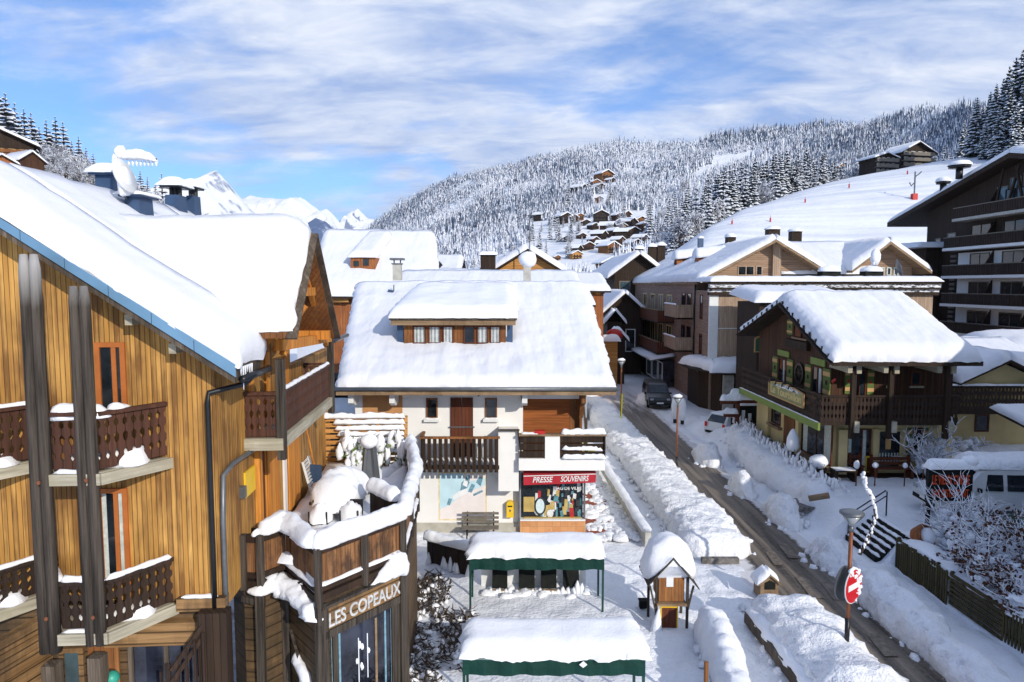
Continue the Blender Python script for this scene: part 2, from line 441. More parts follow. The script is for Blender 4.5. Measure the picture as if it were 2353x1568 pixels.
def bank(mb, pts, w, h, seg=.2, ns=10, amp=.12, fr=1.6, seed=0, m=0, ends=1.0, flat=.0, close=True, sq=1.0):
    """a ridge of snow along a path; w and h: numbers or lists along the path"""
    pts = [V(p) for p in pts]
    wl = w if isinstance(w, (list, tuple)) else [w] * len(pts)
    hl = h if isinstance(h, (list, tuple)) else [h] * len(pts)
    cum = [0]
    for i in range(1, len(pts)): cum.append(cum[-1] + (pts[i] - pts[i - 1]).length)
    L = cum[-1]; n = max(3, int(L / seg)); sd = V((seed * 11.3, seed * 4.7, seed * 1.9)); vs = []
    for i in range(n + 1):
        d = L * i / n; j = 0
        while j < len(pts) - 2 and cum[j + 1] < d: j += 1
        f = (d - cum[j]) / max(1e-6, cum[j + 1] - cum[j])
        p = pts[j].lerp(pts[j + 1], f); ww = wl[j] * (1 - f) + wl[j + 1] * f; hh = hl[j] * (1 - f) + hl[j + 1] * f
        dr = pts[j + 1] - pts[j]
        if 0 < j and f < .5: dr = dr.normalized() * (.5 + f) + (pts[j] - pts[j - 1]).normalized() * (.5 - f)
        elif j < len(pts) - 2 and f > .5: dr = dr.normalized() * (1.5 - f) + (pts[j + 2] - pts[j + 1]).normalized() * (f - .5)
        sdv = V((dr.y, -dr.x, 0)).normalized()
        if amp > .1 and w is wl or amp > .13:
            lf = noise.noise(p * .9 + sd) + .6 * noise.noise(p * 2.1 - sd); hh *= 1 + .14 * lf; ww *= 1 + .12 * noise.noise(p * 1.3 + sd * 2); p = p + sdv * (.10 * noise.noise(p * .8 - sd * 3))
        e = min(d, L - d) / max(.01, ends); k = math.sqrt(max(0.0, 1 - (1 - min(1, e)) ** 2)) if ends else 1
        k = max(k, .02)
        for a in range(ns + 1):
            th = math.pi * a / ns
            c, s_ = math.cos(th), math.sin(th)
            c = math.copysign(abs(c) ** sq, c); s_ = s_ ** sq if s_ > 0 else 0
            q = p + sdv * (c * ww / 2 * (.35 + .65 * k)) + V((0, 0, s_ * hh * k))
            nz = noise.noise(q * fr + sd) + .55 * noise.noise(q * fr * 2.7 + sd) + .3 * noise.noise(q * fr * 6 - sd)
            if amp <= .1: nz += .7 * noise.noise(q * 6.5 + sd) + .4 * noise.noise(q * 13 - sd)
            if amp > .13: nz = nz * .75 + .7 * abs(noise.noise(q * fr * 3 + sd)) - .3 + .45 * noise.noise(q * 8 + sd) + .25 * noise.noise(q * 17 + sd)
            dv = (sdv * c + V((0, 0, max(s_, .15))))
            q = q + dv * nz * amp * (.3 + .7 * k)
            vs.append(q)
    r = ns + 1
    fs = [(i * r + a, i * r + a + 1, (i + 1) * r + a + 1, (i + 1) * r + a) for i in range(n) for a in range(ns)]
    if close: fs += [(i * r + ns, i * r, (i + 1) * r, (i + 1) * r + ns) for i in range(n)] + [tuple(range(r)), tuple(range(n * r, n * r + r))[::-1]]
    mb.add(vs, fs, m)
def wallbox(mb, a, b, z0, z1, th, m=0, inward=None):
    """upright slab whose outer face runs from a to b"""
    a, b = V((a[0], a[1], z0)), V((b[0], b[1], z0)); d = (b - a).normalized()
    n = V((-d.y, d.x, 0)) * th
    mb.obox(a, b - a, n, (0, 0, z1 - z0), m)
def balusters(mb, a, b, z0, z1, w=.15, gap=.02, th=.03, style='cut', m=0, m2=None):
    """a row of boards from a to b, with sawn-out outlines"""
    a, b = V((a[0], a[1], 0)), V((b[0], b[1], 0)); L = (b - a).length; d = (b - a).normalized(); nrm = V((-d.y, d.x, 0)) * th
    n = max(1, round(L / (w + gap))); p = L / n; H = z1 - z0
    if style == 'cut': prof = [(0, .5), (.16, .5), (.21, .28), (.28, .28), (.33, .5), (.44, .5), (.5, .26), (.6, .22), (.66, .5), (.76, .5), (.81, .25), (.88, .25), (.93, .5), (1, .5)]
    elif style == 'wave': prof = [(0, .46), (.15, .46), (.25, .2), (.35, .46), (.5, .46), (.62, .22), (.75, .46), (.88, .3), (1, .46)]
    else: prof = [(0, .5), (1, .5)]
    for i in range(n):
        c = a + d * (p * (i + .5)); hw = p - gap
        q = [c + d * (k * hw) + V((0, 0, z0 + t_ * H)) for t_, k in prof] + [c - d * (k * hw) + V((0, 0, z0 + t_ * H)) for t_, k in reversed(prof)]
        mb.prism(q, nrm, m)
def textmesh(name, s, mat, o, xdir, ydir, height, parent, depth=.02, width=None, shear=0, loc=None, align='LEFT', label=None, bold=.018):
    cu = bpy.data.curves.new('lettering', 'FONT'); cu.body = s; cu.size = 1; cu.extrude = .0; cu.shear = shear; cu.offset = bold
    cu.align_x = align
    ob = bpy.data.objects.new('lettering_tmp', cu); C.objects.link(ob)
    dg = bpy.context.evaluated_depsgraph_get()
    me = bpy.data.meshes.new_from_object(ob.evaluated_get(dg)); vs = [v.co.copy() for v in me.vertices]; fs = [tuple(p.vertices) for p in me.polygons]
    bpy.data.objects.remove(ob); bpy.data.curves.remove(cu); bpy.data.meshes.remove(me)
    x0, x1 = min(v.x for v in vs), max(v.x for v in vs); y0, y1 = min(v.y for v in vs), max(v.y for v in vs)
    xd, yd = V(xdir).normalized(), V(ydir).normalized(); nz = xd.cross(yd)
    ky = height / (y1 - y0); kx = width / (x1 - x0) if width else ky
    mb = MB(); o = V(o)
    mb.add([o + xd * ((v.x - x0) * kx) + yd * ((v.y - y0) * ky) + nz * depth for v in vs], fs)
    ed = {}
    for f in fs:
        for i in range(len(f)):
            e = (f[i], f[(i + 1) % len(f)])
            if e[::-1] in ed: del ed[e[::-1]]
            else: ed[e] = 1
    k = len(mb.v); mb.v += [tuple(V(p) - nz * depth) for p in mb.v]
    for a, b in ed: mb.f.append((a, a + k, b + k, b)); mb.m.append(0)
    return mb.build(name, mat, parent, fix=False)
# ================================================================ light, sky, camera
SUN = V((.52, -.80, .42)).normalized()
sc = bpy.context.scene
cam = bpy.data.cameras.new('camera'); co = bpy.data.objects.new('camera', cam); C.objects.link(co)
cam.sensor_width = 36; cam.lens = 36 * F / 2353; cam.clip_end = 30000; cam.clip_start = .1
co.location = (0, 0, CAMZ); co.rotation_euler = (math.pi / 2 - TH, 0, 0); sc.camera = co
sl = bpy.data.lights.new('sun', 'SUN'); sl.energy = 3.2; sl.angle = math.radians(.5); sl.color = (1, .93, .82)
so = bpy.data.objects.new('sun', sl); C.objects.link(so); so.rotation_euler = (-SUN).to_track_quat('-Z', 'Y').to_euler(); so.location = (20, -20, 60)
w = bpy.data.worlds.new('World'); sc.world = w; w.use_nodes = True
nt = w.node_tree; bg = nt.nodes['Background']
sky = nt.nodes.new('ShaderNodeTexSky'); sky.sky_type = 'NISHITA'; sky.sun_disc = False
sky.sun_elevation = math.asin(SUN.z); sky.sun_rotation = math.atan2(SUN.x, SUN.y); sky.altitude = 1500; sky.dust_density = .6; sky.ozone_density = 2.5
def wn(t, **k):
    n = nt.nodes.new('ShaderNode' + t)
    for a, b in k.items(): setattr(n, a, b)
    return n
def wm(op, a, b=None):
    n = wn('Math', operation=op)
    for i, x in enumerate((a, b)):
        if x is None: continue
        if isinstance(x, (int, float)): n.inputs[i].default_value = x
        else: nt.links.new(x, n.inputs[i])
    return n.outputs[0]
tc = wn('TexCoord'); sx = wn('SeparateXYZ'); nt.links.new(tc.outputs['Generated'], sx.inputs[0])
zz = wm('ADD', wm('MAXIMUM', sx.outputs[2], 0.0), .22)
px_, py_ = wm('DIVIDE', sx.outputs[0], zz), wm('DIVIDE', sx.outputs[1], zz)
cb = wn('CombineXYZ'); nt.links.new(px_, cb.inputs[0]); nt.links.new(py_, cb.inputs[1])
def wnoise(scale, rot, sc3, detail=6, rough=.6, off=(0, 0, 0), dist=.6):
    mp = wn('Mapping'); mp.inputs['Rotation'].default_value = (0, 0, rot); mp.inputs['Scale'].default_value = sc3; mp.inputs['Location'].default_value = off
    nt.links.new(cb.outputs[0], mp.inputs[0]); n = wn('TexNoise'); n.inputs['Scale'].default_value = scale; n.inputs['Detail'].default_value = detail
    n.inputs['Roughness'].default_value = rough; n.inputs['Distortion'].default_value = dist; nt.links.new(mp.outputs[0], n.inputs['Vector']); return n.outputs['Fac']
CL_OFF = (3.1, 1.7, 0)
c1 = wnoise(.95, .55, (.85, 1.15, 1), 9, .60, CL_OFF, .5)
c2 = wnoise(3.6, .45, (.75, 1.5, 1), 8, .62, (9, 4, 0), .3)
m = wm('ADD', wm('MULTIPLY', c1, .86), wm('MULTIPLY', c2, .22))
m = wm('ADD', m, wm('MULTIPLY', sx.outputs[0], .24))
mr = wn('MapRange'); mr.interpolation_type = 'SMOOTHSTEP'; nt.links.new(m, mr.inputs[0]); mr.inputs[1].default_value = .36; mr.inputs[2].default_value = .575; mr.inputs[3].default_value = .08; mr.inputs[4].default_value = .97
sk = wn('VectorMath', operation='SCALE'); nt.links.new(sky.outputs[0], sk.inputs[0]); sk.inputs['Scale'].default_value = .15
tint = wn('VectorMath', operation='MULTIPLY'); nt.links.new(sk.outputs[0], tint.inputs[0]); tint.inputs[1].default_value = (.58, .84, 1.15)
shade = wn('MapRange'); nt.links.new(c2, shade.inputs[0]); shade.inputs[1].default_value = .35; shade.inputs[2].default_value = .65
cc = wn('Mix', data_type='RGBA'); nt.links.new(shade.outputs[0], cc.inputs[0]); cc.inputs[6].default_value = (.35, .47, .76, 1); cc.inputs[7].default_value = (.80, .85, .96, 1)
mx = wn('Mix', data_type='RGBA'); nt.links.new(mr.outputs[0], mx.inputs[0]); nt.links.new(tint.outputs[0], mx.inputs[6]); nt.links.new(cc.outputs[2], mx.inputs[7])
nt.links.new(mx.outputs[2], bg.inputs[0]); bg.inputs[1].default_value = 1.0
sc.view_settings.view_transform = 'Standard'; sc.view_settings.look = 'None'; sc.view_settings.exposure = .17; sc.view_settings.gamma = 1
sc.cycles.max_bounces = 5; sc.cycles.diffuse_bounces = 3; sc.cycles.glossy_bounces = 2; sc.cycles.transmission_bounces = 2
sc.cycles.sample_clamp_indirect = 6; sc.cycles.use_denoising = True
# ================================================================ ground, road
def sst(a, b, x):
    t = np.clip((x - a) / (b - a), 0, 1); return t * t * (3 - 2 * t)
def vnoise(x, y, s, seed):
    """cheap smooth lattice noise, vectorised"""
    x = x / s + seed * 17.13; y = y / s + seed * 7.77
    xi, yi = np.floor(x), np.floor(y); xf, yf = x - xi, y - yi
    def h(a, b):
        q = np.sin(a * 127.1 + b * 311.7 + seed * 74.7) * 43758.5453; return q - np.floor(q)
    u, v = xf * xf * (3 - 2 * xf), yf * yf * (3 - 2 * yf)
    return (h(xi, yi) * (1 - u) + h(xi + 1, yi) * u) * (1 - v) + (h(xi, yi + 1) * (1 - u) + h(xi + 1, yi + 1) * u) * v - .5
def gheight(x, y, fine=True):
    x = np.asarray(x, float); y = np.asarray(y, float)
    up = np.where(y > 26.5, sst(12.0, 13.6, x), np.where(y < 23.9, sst(13.46, 13.62, x), sst(13.0, 14.05, x) - .08))
    z = .9 * up * (1 - sst(44, 52, y))
    if fine:
        road = 1 - sst(1.3, 2.2, np.abs(x - 9.5)) * 1.0
        a = .10 * vnoise(x, y, 1.7, 1) + .09 * vnoise(x, y, .6, 2) + .05 * vnoise(x, y, .28, 3)
        trod = sst(.0, .35, vnoise(x, y, 3.5, 5) + .15)
        a = a * (.45 + .8 * trod)
        steps = np.maximum(0, vnoise(x, y, .33, 8) - .22) * .45 * trod
        a = (a - steps) * (1 - road) * (1 - sst(60, 90, y))
        # trodden lanes along the street
        for cx_, wd in ((5.9, .45), (11.9, .5), (12.5, .4)):
            a = a - .07 * np.exp(-((x - cx_ - .3 * np.sin(y * .2)) / wd) ** 2) * (y > 8) * (y < 60)
        z = z + a
    return z
def axis(breaks):
    out = []
    for (a, b, st) in breaks: out += list(np.arange(a, b, st))
    return np.array(out + [breaks[-1][1]])
gx = axis([(-4000, -400, 400), (-400, -60, 34), (-60, -14, 2), (-14, 28, .14), (28, 60, 2), (60, 400, 34), (400, 4000, 400)])
gy = axis([(-60, 4, 8), (4, 13, .5), (13, 40, .14), (40, 66, .4), (66, 130, 4), (130, 500, 37), (500, 9000, 850)])
X, Y = np.meshgrid(gx, gy); Z = gheight(X, Y)
def gridmesh(name, X, Y, Z, mat, smooth=True):
    ny, nx = X.shape
    co_ = np.stack([X, Y, Z], -1).reshape(-1, 3)
    i = np.arange(ny - 1)[:, None] * nx + np.arange(nx - 1)[None, :]
    fs = np.stack([i, i + 1, i + nx + 1, i + nx], -1).reshape(-1, 4)
    me = bpy.data.meshes.new(name); me.vertices.add(len(co_)); me.vertices.foreach_set('co', co_.ravel())
    me.loops.add(fs.size); me.loops.foreach_set('vertex_index', fs.ravel().astype(np.int32))
    me.polygons.add(len(fs)); me.polygons.foreach_set('loop_start', np.arange(0, fs.size, 4, dtype=np.int32)); me.polygons.foreach_set('loop_total', np.full(len(fs), 4, np.int32))
    me.polygons.foreach_set('use_smooth', np.ones(len(fs), bool))
    me.update(calc_edges=True); me.validate()
    for m_ in (mat if isinstance(mat, (list, tuple)) else [mat]): me.materials.append(MATS[m_])
    o = bpy.data.objects.new(name, me); C.objects.link(o); ORG[o.name] = V((0, 0, 0))
    return o
struct(gridmesh('ground', X, Y, Z, 'snow_ground'))
def gz(x, y, fine=False): return float(gheight(x, y, fine))
ry = np.arange(4, 130, .5); rx = np.array([7.6, 8.0, 8.5, 9, 9.25, 9.6, 10, 10.5, 10.9, 11.3])
X, Y = np.meshgrid(rx, ry); X = X + .1 * np.sin(Y * .35)[:, ] * (np.abs(X - 9.25) > 1.2)
Z = .035 + .0 * X + .02 * vnoise(X, Y, .8, 4) - .03 * (np.abs(X - 9.6) > 1.5)
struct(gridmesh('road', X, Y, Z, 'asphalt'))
mb = MB()
for (x0, x1, y0, y1) in ((9.35, 9.75, 21.0, 22.6), (10.0, 10.35, 20.9, 22.2), (9.15, 9.5, 23.6, 24.8), (9.8, 10.2, 17.6, 18.8), (9.9, 10.3, 24.2, 25.6)): mb.add([(x0, y0, .062), (x1, y0, .062), (x1 + .12, y1, .062), (x0 + .12, y1, .062)], [(0, 1, 2, 3)])
struct(mb.build('road_marking', 'worn_paint'))
# stone steps up to the restaurant forecourt
t_ = thing('stone_steps', (13.5, 26, 0), 'short flight of dark stone steps half buried in snow, with a tubular handrail', 'steps')
mb = MB(); ms = MB()
for i in range(6):
    x0 = 12.95 + i * .2; z0 = .0 + i * .155
    mb.box((x0, 24.15, -.1), (x0 + .24, 26.35, z0 + .13))
    bank(ms, [(x0 + .13, 24.1, z0 + .125), (x0 + .13, 26.4, z0 + .125)], .16, .075, seg=.12, ns=6, amp=.035, fr=4, seed=i, ends=.2)
mb.build('step', 'black_board', t_); ms.build('step_snow', 'snow', t_, True)
mb = MB()
for dy in (0, .12):
    pass
a, b = V((13.1, 26.45, .9)), V((14.5, 26.45, 1.85)); mb.tube([V((13.1, 26.45, 0)), a, b, V((14.55, 26.45, 1.8)), V((14.55, 26.45, .85))], .03)
mb.tube([a - V((0, 0, .22)), b - V((-.02, 0, .22))], .022)
mb.build('handrail', 'black_pipe', t_)
# snow banks and lumps
def clods(mb, pts, w, n, seed, r=(.04, .17), spread=.35):
    rnd = random.Random(seed); pts = [V(p) for p in pts]
    for i in range(n):
        j = rnd.randrange(len(pts) - 1); f = rnd.random(); p = pts[j].lerp(pts[j + 1], f); ww = w if isinstance(w, (int, float)) else w[j] * (1 - f) + w[j + 1] * f
        d = (pts[j + 1] - pts[j]); sd = V((d.y, -d.x, 0)).normalized(); o = rnd.choice((-1, 1)) * ww * (.5 + abs(rnd.gauss(0, spread * .4)) - .06); q = p + sd * o; rr = rnd.uniform(*r) * rnd.random() ** .5
        mb.blob((q.x, q.y, gz(q.x, q.y) + rr * .2), (rr * rnd.uniform(.7, 1.4), rr * rnd.uniform(.7, 1.4), rr * rnd.uniform(.6, 1.1)), .45, 1.8, 7, seed + i)
def snowbank(name, label, pts, w, h, mat='snow_rough', grp=None, **k):
    mb = MB(); bank(mb, pts, w, h, **k); L_ = sum((V(a) - V(b)).length for a, b in zip(pts, pts[1:])); clods(mb, pts, w, int(L_ * 6), k.get('seed', 1), spread=.2)
    return tag(mb.build(name, mat, None, True, loc=pts[0]), label, 'snow bank', grp)
snowbank('snow_bank', 'long high snow bank along the far side of the road, beside the souvenir shop', [(7.45, 24.15, -.1), (7.45, 28, -.1), (7.3, 34, -.1), (7.0, 42, -.1), (6.7, 50, -.1), (6.3, 58, -.1)], [2.6, 2.6, 2.4, 2.3, 2.2, 1.9], [.95, 1.0, .95, .95, 1.05, .9], seg=.12, ns=22, amp=.19, fr=1.1, seed=1, ends=1.0, sq=.6)
snowbank('snow_bank', 'snow bank in the near corner holding the foot of the no entry sign pole', [(7.85, 20.6, -.1), (7.95, 18, -.1), (7.9, 14, -.1), (7.9, 9, -.1)], [1.7, 2.1, 2.2, 2.2], [.95, 1.1, 1.15, 1.1], seg=.11, ns=22, amp=.16, fr=1.1, seed=2, ends=1.4, sq=.62)
snowbank('snow_bank', 'shaded bluish snow bank below the picket fence, curling along the road edge', [(11.35, 22.3, -.1), (11.25, 20.8, -.1), (11.25, 18.4, -.1), (11.4, 16.8, -.1), (11.45, 14.5, -.1), (11.4, 10, -.1)], [1.1, 1.4, 1.35, 1.3, 1.3, 1.3], [.7, 1.1, 1.0, .85, .75, .75], seg=.13, ns=16, amp=.2, fr=1.3, seed=3, ends=.8, sq=.8)
snowbank('snow_bank', 'sloping snow bank at the foot of the restaurant terrace, topped by ragged tufts', [(13.4, 28.6, .0), (13.5, 31, .1), (13.3, 35, .1), (13.6, 39, .1), (14.1, 43.5, .0)], [2.0, 2.2, 2.2, 2.4, 1.6], [1.3, 1.2, 1.25, 1.4, 1.0], seg=.16, ns=14, amp=.2, fr=1.4, seed=5, ends=.9, sq=.8)
for i, (u, v, r, h, lab) in enumerate([(1622, 1062, 1.15, 1.35, 'tall snow pile beside the road, opposite the second lamp post'), (1703, 1135, .85, 1.35, 'upright lone snow pile standing on the roadside in front of the restaurant'), (1795, 1195, 1.1, 1.25, 'pointed snow pile catching the sun, between the road and the terrace bank'), (1905, 1295, 1.0, 1.15, 'greyish snow pile nearest the stone steps'), (1480, 925, 1.1, 1.0, 'snow heap in front of the dark parked van'), (1672, 985, 1.2, 1.5, 'rounded snow heap against the white hatchback and the signpost')]):
    p = G(u, v); mb = MB(); bank(mb, [p + V((.1, -r * 1.25, -.1)), p + V((0, -r * .3, -.1)), p + V((-.1, r * 1.3, -.1))], [r * .8, r * 1.15, r * .7], [h * .55, h * 1.0, h * .5], seg=.09, ns=18, amp=.21, fr=1.5, seed=i + 3, ends=r * .8, sq=.9)
    for j in range(30):
        a = random.uniform(0, 6.28); q = random.uniform(.6, 1.05)
        mb.blob((p.x + math.cos(a) * r * .8 * q, p.y + math.sin(a) * r * 1.25 * q, 0.02), [random.uniform(.05, .16)] * 3, .3, 2, 6, seed=j + i)
    tag(mb.build('snow_pile', 'snow_rough', None, True, loc=p), lab, 'snow pile', 'snow piles along the road')
snowbank('snow_hedge', 'narrow steep snow wall heaped over a hedge beside the little notice hut', [(5.45, 19.2, -.1), (5.45, 18.0, -.1), (5.25, 16.2, -.1), (4.95, 13.5, -.1)], [.7, .85, .85, .8], [.8, 1.25, 1.1, .95], mat='snow', seg=.12, ns=14, amp=.14, fr=1.6, seed=9, ends=.8, sq=.7)
# low retaining wall by the souvenir shop
t_ = thing('retaining_wall', (5.05, 26, 0), 'low concrete retaining wall capped with snow, beside the souvenir shop', 'wall')
mb = MB(); mb.bar((5.1, 25.4, .3), (4.65, 37, .45), .22, .5); mb.build('wall', 'concrete', t_)
mb = MB(); bank(mb, [(5.1, 25.5, .52), (4.65, 37, .67)], .4, .16, seg=.2, ns=10, amp=.05, seed=4, ends=.3); mb.build('snow_cap', 'snow', t_, True)
# dark guard rail hidden in the bank
t_ = thing('kerb_rail', (6.75, 17, 0), 'dark timber rail poking out of the snow bank near the no entry sign', 'rail')
mb = MB(); mb.bar((6.75, 19.4, .25), (6.95, 13, .3), .1, .32); mb.build('rail', 'grey_timber', t_)
mb = MB(); bank(mb, [(6.95, 19.6, .36), (7.15, 12.8, .4)], .5, .2, seg=.2, ns=8, amp=.07, seed=14, ends=.3); mb.build('snow_cap', 'snow', t_, True)
t_ = thing('kerb_rail', (6.4, 34, 0), 'thin dark rail along the foot of the long snow bank', 'rail')
mb = MB(); mb.bar((6.85, 29, .2), (6.2, 44, .25), .08, .3); mb.build('rail', 'grey_timber', t_)
# reddish paving patch and gutter grate by the shop
mb = MB(); mb.add([(2.95, 26.2, .09), (3.9, 26.4, .09), (4.4, 33, .10), (3.1, 33, .10)], [(0, 1, 2, 3)]); struct(mb.build('paving', 'brick_path'))
mb = MB()
for i in range(170):
    y = 26.3 + 7 * random.random(); mb.blob((random.uniform(3.0, 5.0) if i % 3 else random.uniform(3.7, 4.9), y, .05), (random.uniform(.1, .4), random.uniform(.15, .5), random.uniform(.06, .16)), .35, 2, 8, seed=i)
tag(mb.build('trodden_snow', 'snow_rough', None, True), 'broken patches of trodden snow on the red paving beside the shop window', 'snow', kind='stuff')
mb = MB(); mb.box((6.7, 23.8, 0), (8.0, 24.0, .2)); mb.build('kerb_stone', 'rock_wall', None, loc=(7.3, 24.1, 0)); tag(bpy.data.objects['kerb_stone'], 'dark kerb stone showing at the cut end of the long snow bank', 'kerb stone')
# ================================================================ hills
def crestfn(tab):
    us = np.array([a[0] for a in tab], float); s = (us - CX) / F
    zc = np.array([P(a[0], a[1], a[2]).z for a in tab]); yc = np.array([a[2] for a in tab], float)
    return lambda q: (np.interp(q, s, zc), np.interp(q, s, yc))
PCR = crestfn([(1300, 668, 118), (1440, 640, 125), (1560, 572, 140), (1620, 528, 150), (1700, 488, 165), (1850, 443, 190), (1950, 417, 205), (2100, 392, 215), (2210, 376, 220), (2353, 352, 225), (2700, 300, 240), (3200, 260, 250)])
def piste_z(s, Y):
    zc, yc = PCR(s); y0 = 92
    t = (Y - y0) / (yc - y0)
    up = np.sin(np.clip(t, 0, 1) * math.pi / 2) ** 1.15 * zc
    return np.where(t <= 1, up, zc - (Y - yc) * .18 * np.clip((Y - yc) / 20, 0, 1)) - .5 * (t < 0.02)
s = np.linspace(.07, 1.25, 170); q = np.concatenate([np.linspace(92, 130, 14), np.linspace(132, 252, 70), np.linspace(256, 420, 24)])
S_, Q_ = np.meshgrid(s, q); Zp = piste_z(S_, Q_); Zp += .5 * vnoise(S_ * Q_, Q_, 14, 3) + .18 * vnoise(S_ * Q_ + Q_ * .6, Q_, 3.2, 6) * (Q_ < 230)
struct(gridmesh('ski_slope', S_ * Q_, Q_, Zp, 'snow_slope'))
FCR = crestfn([(500, 690, 2000), (800, 560, 1750), (870, 512, 1600), (920, 475, 1500), (1000, 428, 1400), (1100, 402, 1300), (1200, 378, 1250), (1300, 347, 1200), (1400, 334, 1150), (1500, 335, 1100), (1600, 325, 1050), (1750, 306, 1000), (1900, 288, 900), (2000, 278, 850), (2100, 265, 750), (2200, 252, 650), (2353, 215, 550), (2700, 130, 500), (3300, 60, 480)])
def hill_z(s, Y):
    zc, yc = FCR(s); y0 = np.interp(s, [-.45, -.19, .02, .3], [900, 520, 215, 200])
    t = (Y - y0) / (yc - y0)
    return np.where(t <= 1, zc * np.clip(t, 0, 1) ** 1.6, zc - (Y - yc) * .25) - 1.0 * (t < .01)
s = np.linspace(-.45, 1.35, 240); q = np.concatenate([np.linspace(195, 700, 90), np.linspace(710, 1800, 90)])
S_, Q_ = np.meshgrid(s, q); Zh = hill_z(S_, Q_) + vnoise(S_ * Q_, Q_, 60, 2) * 6 * np.clip((Q_ - 300) / 400, 0, 1)
struct(gridmesh('forested_hill', S_ * Q_, Q_, Zh, 'snow_far'))
LCR = crestfn([(-900, 150, 120), (-400, 255, 110), (-100, 340, 105), (0, 366, 100), (100, 386, 98), (170, 410, 98), (220, 428, 100), (300, 452, 112), (380, 482, 130), (430, 500, 150), (480, 525, 175), (560, 598, 220), (660, 652, 260)])
def left_z(s, Y):
    zc, yc = LCR(s); y0 = 46
    t = (Y - y0) / (yc - y0)
    return np.where(t <= 1, zc * np.clip(t, 0, 1) ** .9, zc + (Y - yc) * .12 * (s < -.55) - (Y - yc) * .25 * (s > -.5)) - .5 * (t < .01)
s = np.linspace(-1.4, -.31, 110); q = np.concatenate([np.linspace(46, 180, 60), np.linspace(184, 330, 20)])
S_, Q_ = np.meshgrid(s, q); Zl = left_z(S_, Q_) + .6 * vnoise(S_ * Q_, Q_, 9, 4)
struct(gridmesh('left_hill', S_ * Q_, Q_, Zl, 'snow'))
def mountain(name, tab, depth, mat, rough=.1, p=1.25, seed=1):
    us = np.array([a[0] for a in tab], float); vs = np.array([a[1] for a in tab], float); Y0 = tab[0][2]
    uu = np.linspace(us[0], us[-1], 340); vv = np.interp(uu, us, vs)
    z = np.array([P(a, b, Y0).z for a, b in zip(uu, vv)]); xr = np.array([P(a, b, Y0).x for a, b in zip(uu, vv)])
    t = np.concatenate([np.linspace(1, .0, 110), -np.linspace(.05, 1, 16)])
    T_, Z_ = np.meshgrid(t, z, indexing='ij'); X_ = np.meshgrid(t, xr, indexing='ij')[1]
    Yg = Y0 - T_ * depth
    fall = 1 - np.abs(T_) ** (1 / p) if False else (1 - np.abs(T_)) ** p
    ridg = sum(np.abs(vnoise(X_ + T_ * depth * .25, Yg * .45, depth * w_, seed + i)) * a_ for i, (w_, a_) in enumerate(((.22, 1.0), (.1, .5), (.045, .28))))
    def rdg(w_, sd_): return 1 - 2 * np.abs(vnoise(X_ + .35 * w_ * vnoise(X_, Yg, w_ * 1.5, sd_ + 20), Yg * .6, w_, sd_))
    fb = rdg(depth * .17, seed) * .5 + rdg(depth * .075, seed + 1) * .28 + rdg(depth * .033, seed + 2) * .15 + rdg(depth * .015, seed + 3) * .08
    Zg = Z_ * fall + (fb - .75) * Z_ * rough * 9 * np.clip(.12 + np.abs(T_) * 3, 0, 1) * (1 - np.abs(T_))
    _ = ridg * np.clip(np.abs(T_) * 5, 0, 1) * (1 - np.abs(T_) ** 3)
    return struct(gridmesh(name, X_, Yg, np.maximum(Zg, -20), mat))
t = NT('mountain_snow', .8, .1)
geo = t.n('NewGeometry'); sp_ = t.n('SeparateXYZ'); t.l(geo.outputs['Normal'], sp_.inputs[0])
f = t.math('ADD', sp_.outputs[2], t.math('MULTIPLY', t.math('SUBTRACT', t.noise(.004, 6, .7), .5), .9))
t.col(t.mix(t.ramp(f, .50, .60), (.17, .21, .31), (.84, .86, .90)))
t = NT('valley_wood_shade', .9, .1)  # blue shade of the valley side is put into its base colour
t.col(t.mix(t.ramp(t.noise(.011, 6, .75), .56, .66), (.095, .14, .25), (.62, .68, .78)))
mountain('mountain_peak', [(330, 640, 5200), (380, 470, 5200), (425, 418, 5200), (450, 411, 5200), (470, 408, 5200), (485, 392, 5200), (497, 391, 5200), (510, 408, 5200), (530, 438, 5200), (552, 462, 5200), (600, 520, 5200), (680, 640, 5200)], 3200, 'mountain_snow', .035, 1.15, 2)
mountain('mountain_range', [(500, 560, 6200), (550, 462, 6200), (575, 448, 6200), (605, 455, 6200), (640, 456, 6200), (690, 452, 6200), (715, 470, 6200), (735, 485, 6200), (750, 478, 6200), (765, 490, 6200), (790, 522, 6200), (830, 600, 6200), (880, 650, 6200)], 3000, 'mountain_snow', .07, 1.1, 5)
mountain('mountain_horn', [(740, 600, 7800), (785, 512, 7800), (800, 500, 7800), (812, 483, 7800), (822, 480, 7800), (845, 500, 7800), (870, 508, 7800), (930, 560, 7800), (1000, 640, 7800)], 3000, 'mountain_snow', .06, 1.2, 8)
mountain('valley_slope', [(560, 640, 3400), (640, 560, 3400), (690, 523, 3400), (725, 500, 3400), (750, 510, 3400), (780, 540, 3400), (830, 590, 3400), (900, 640, 3400)], 1500, 'valley_wood_shade', .03, 1.1, 11)
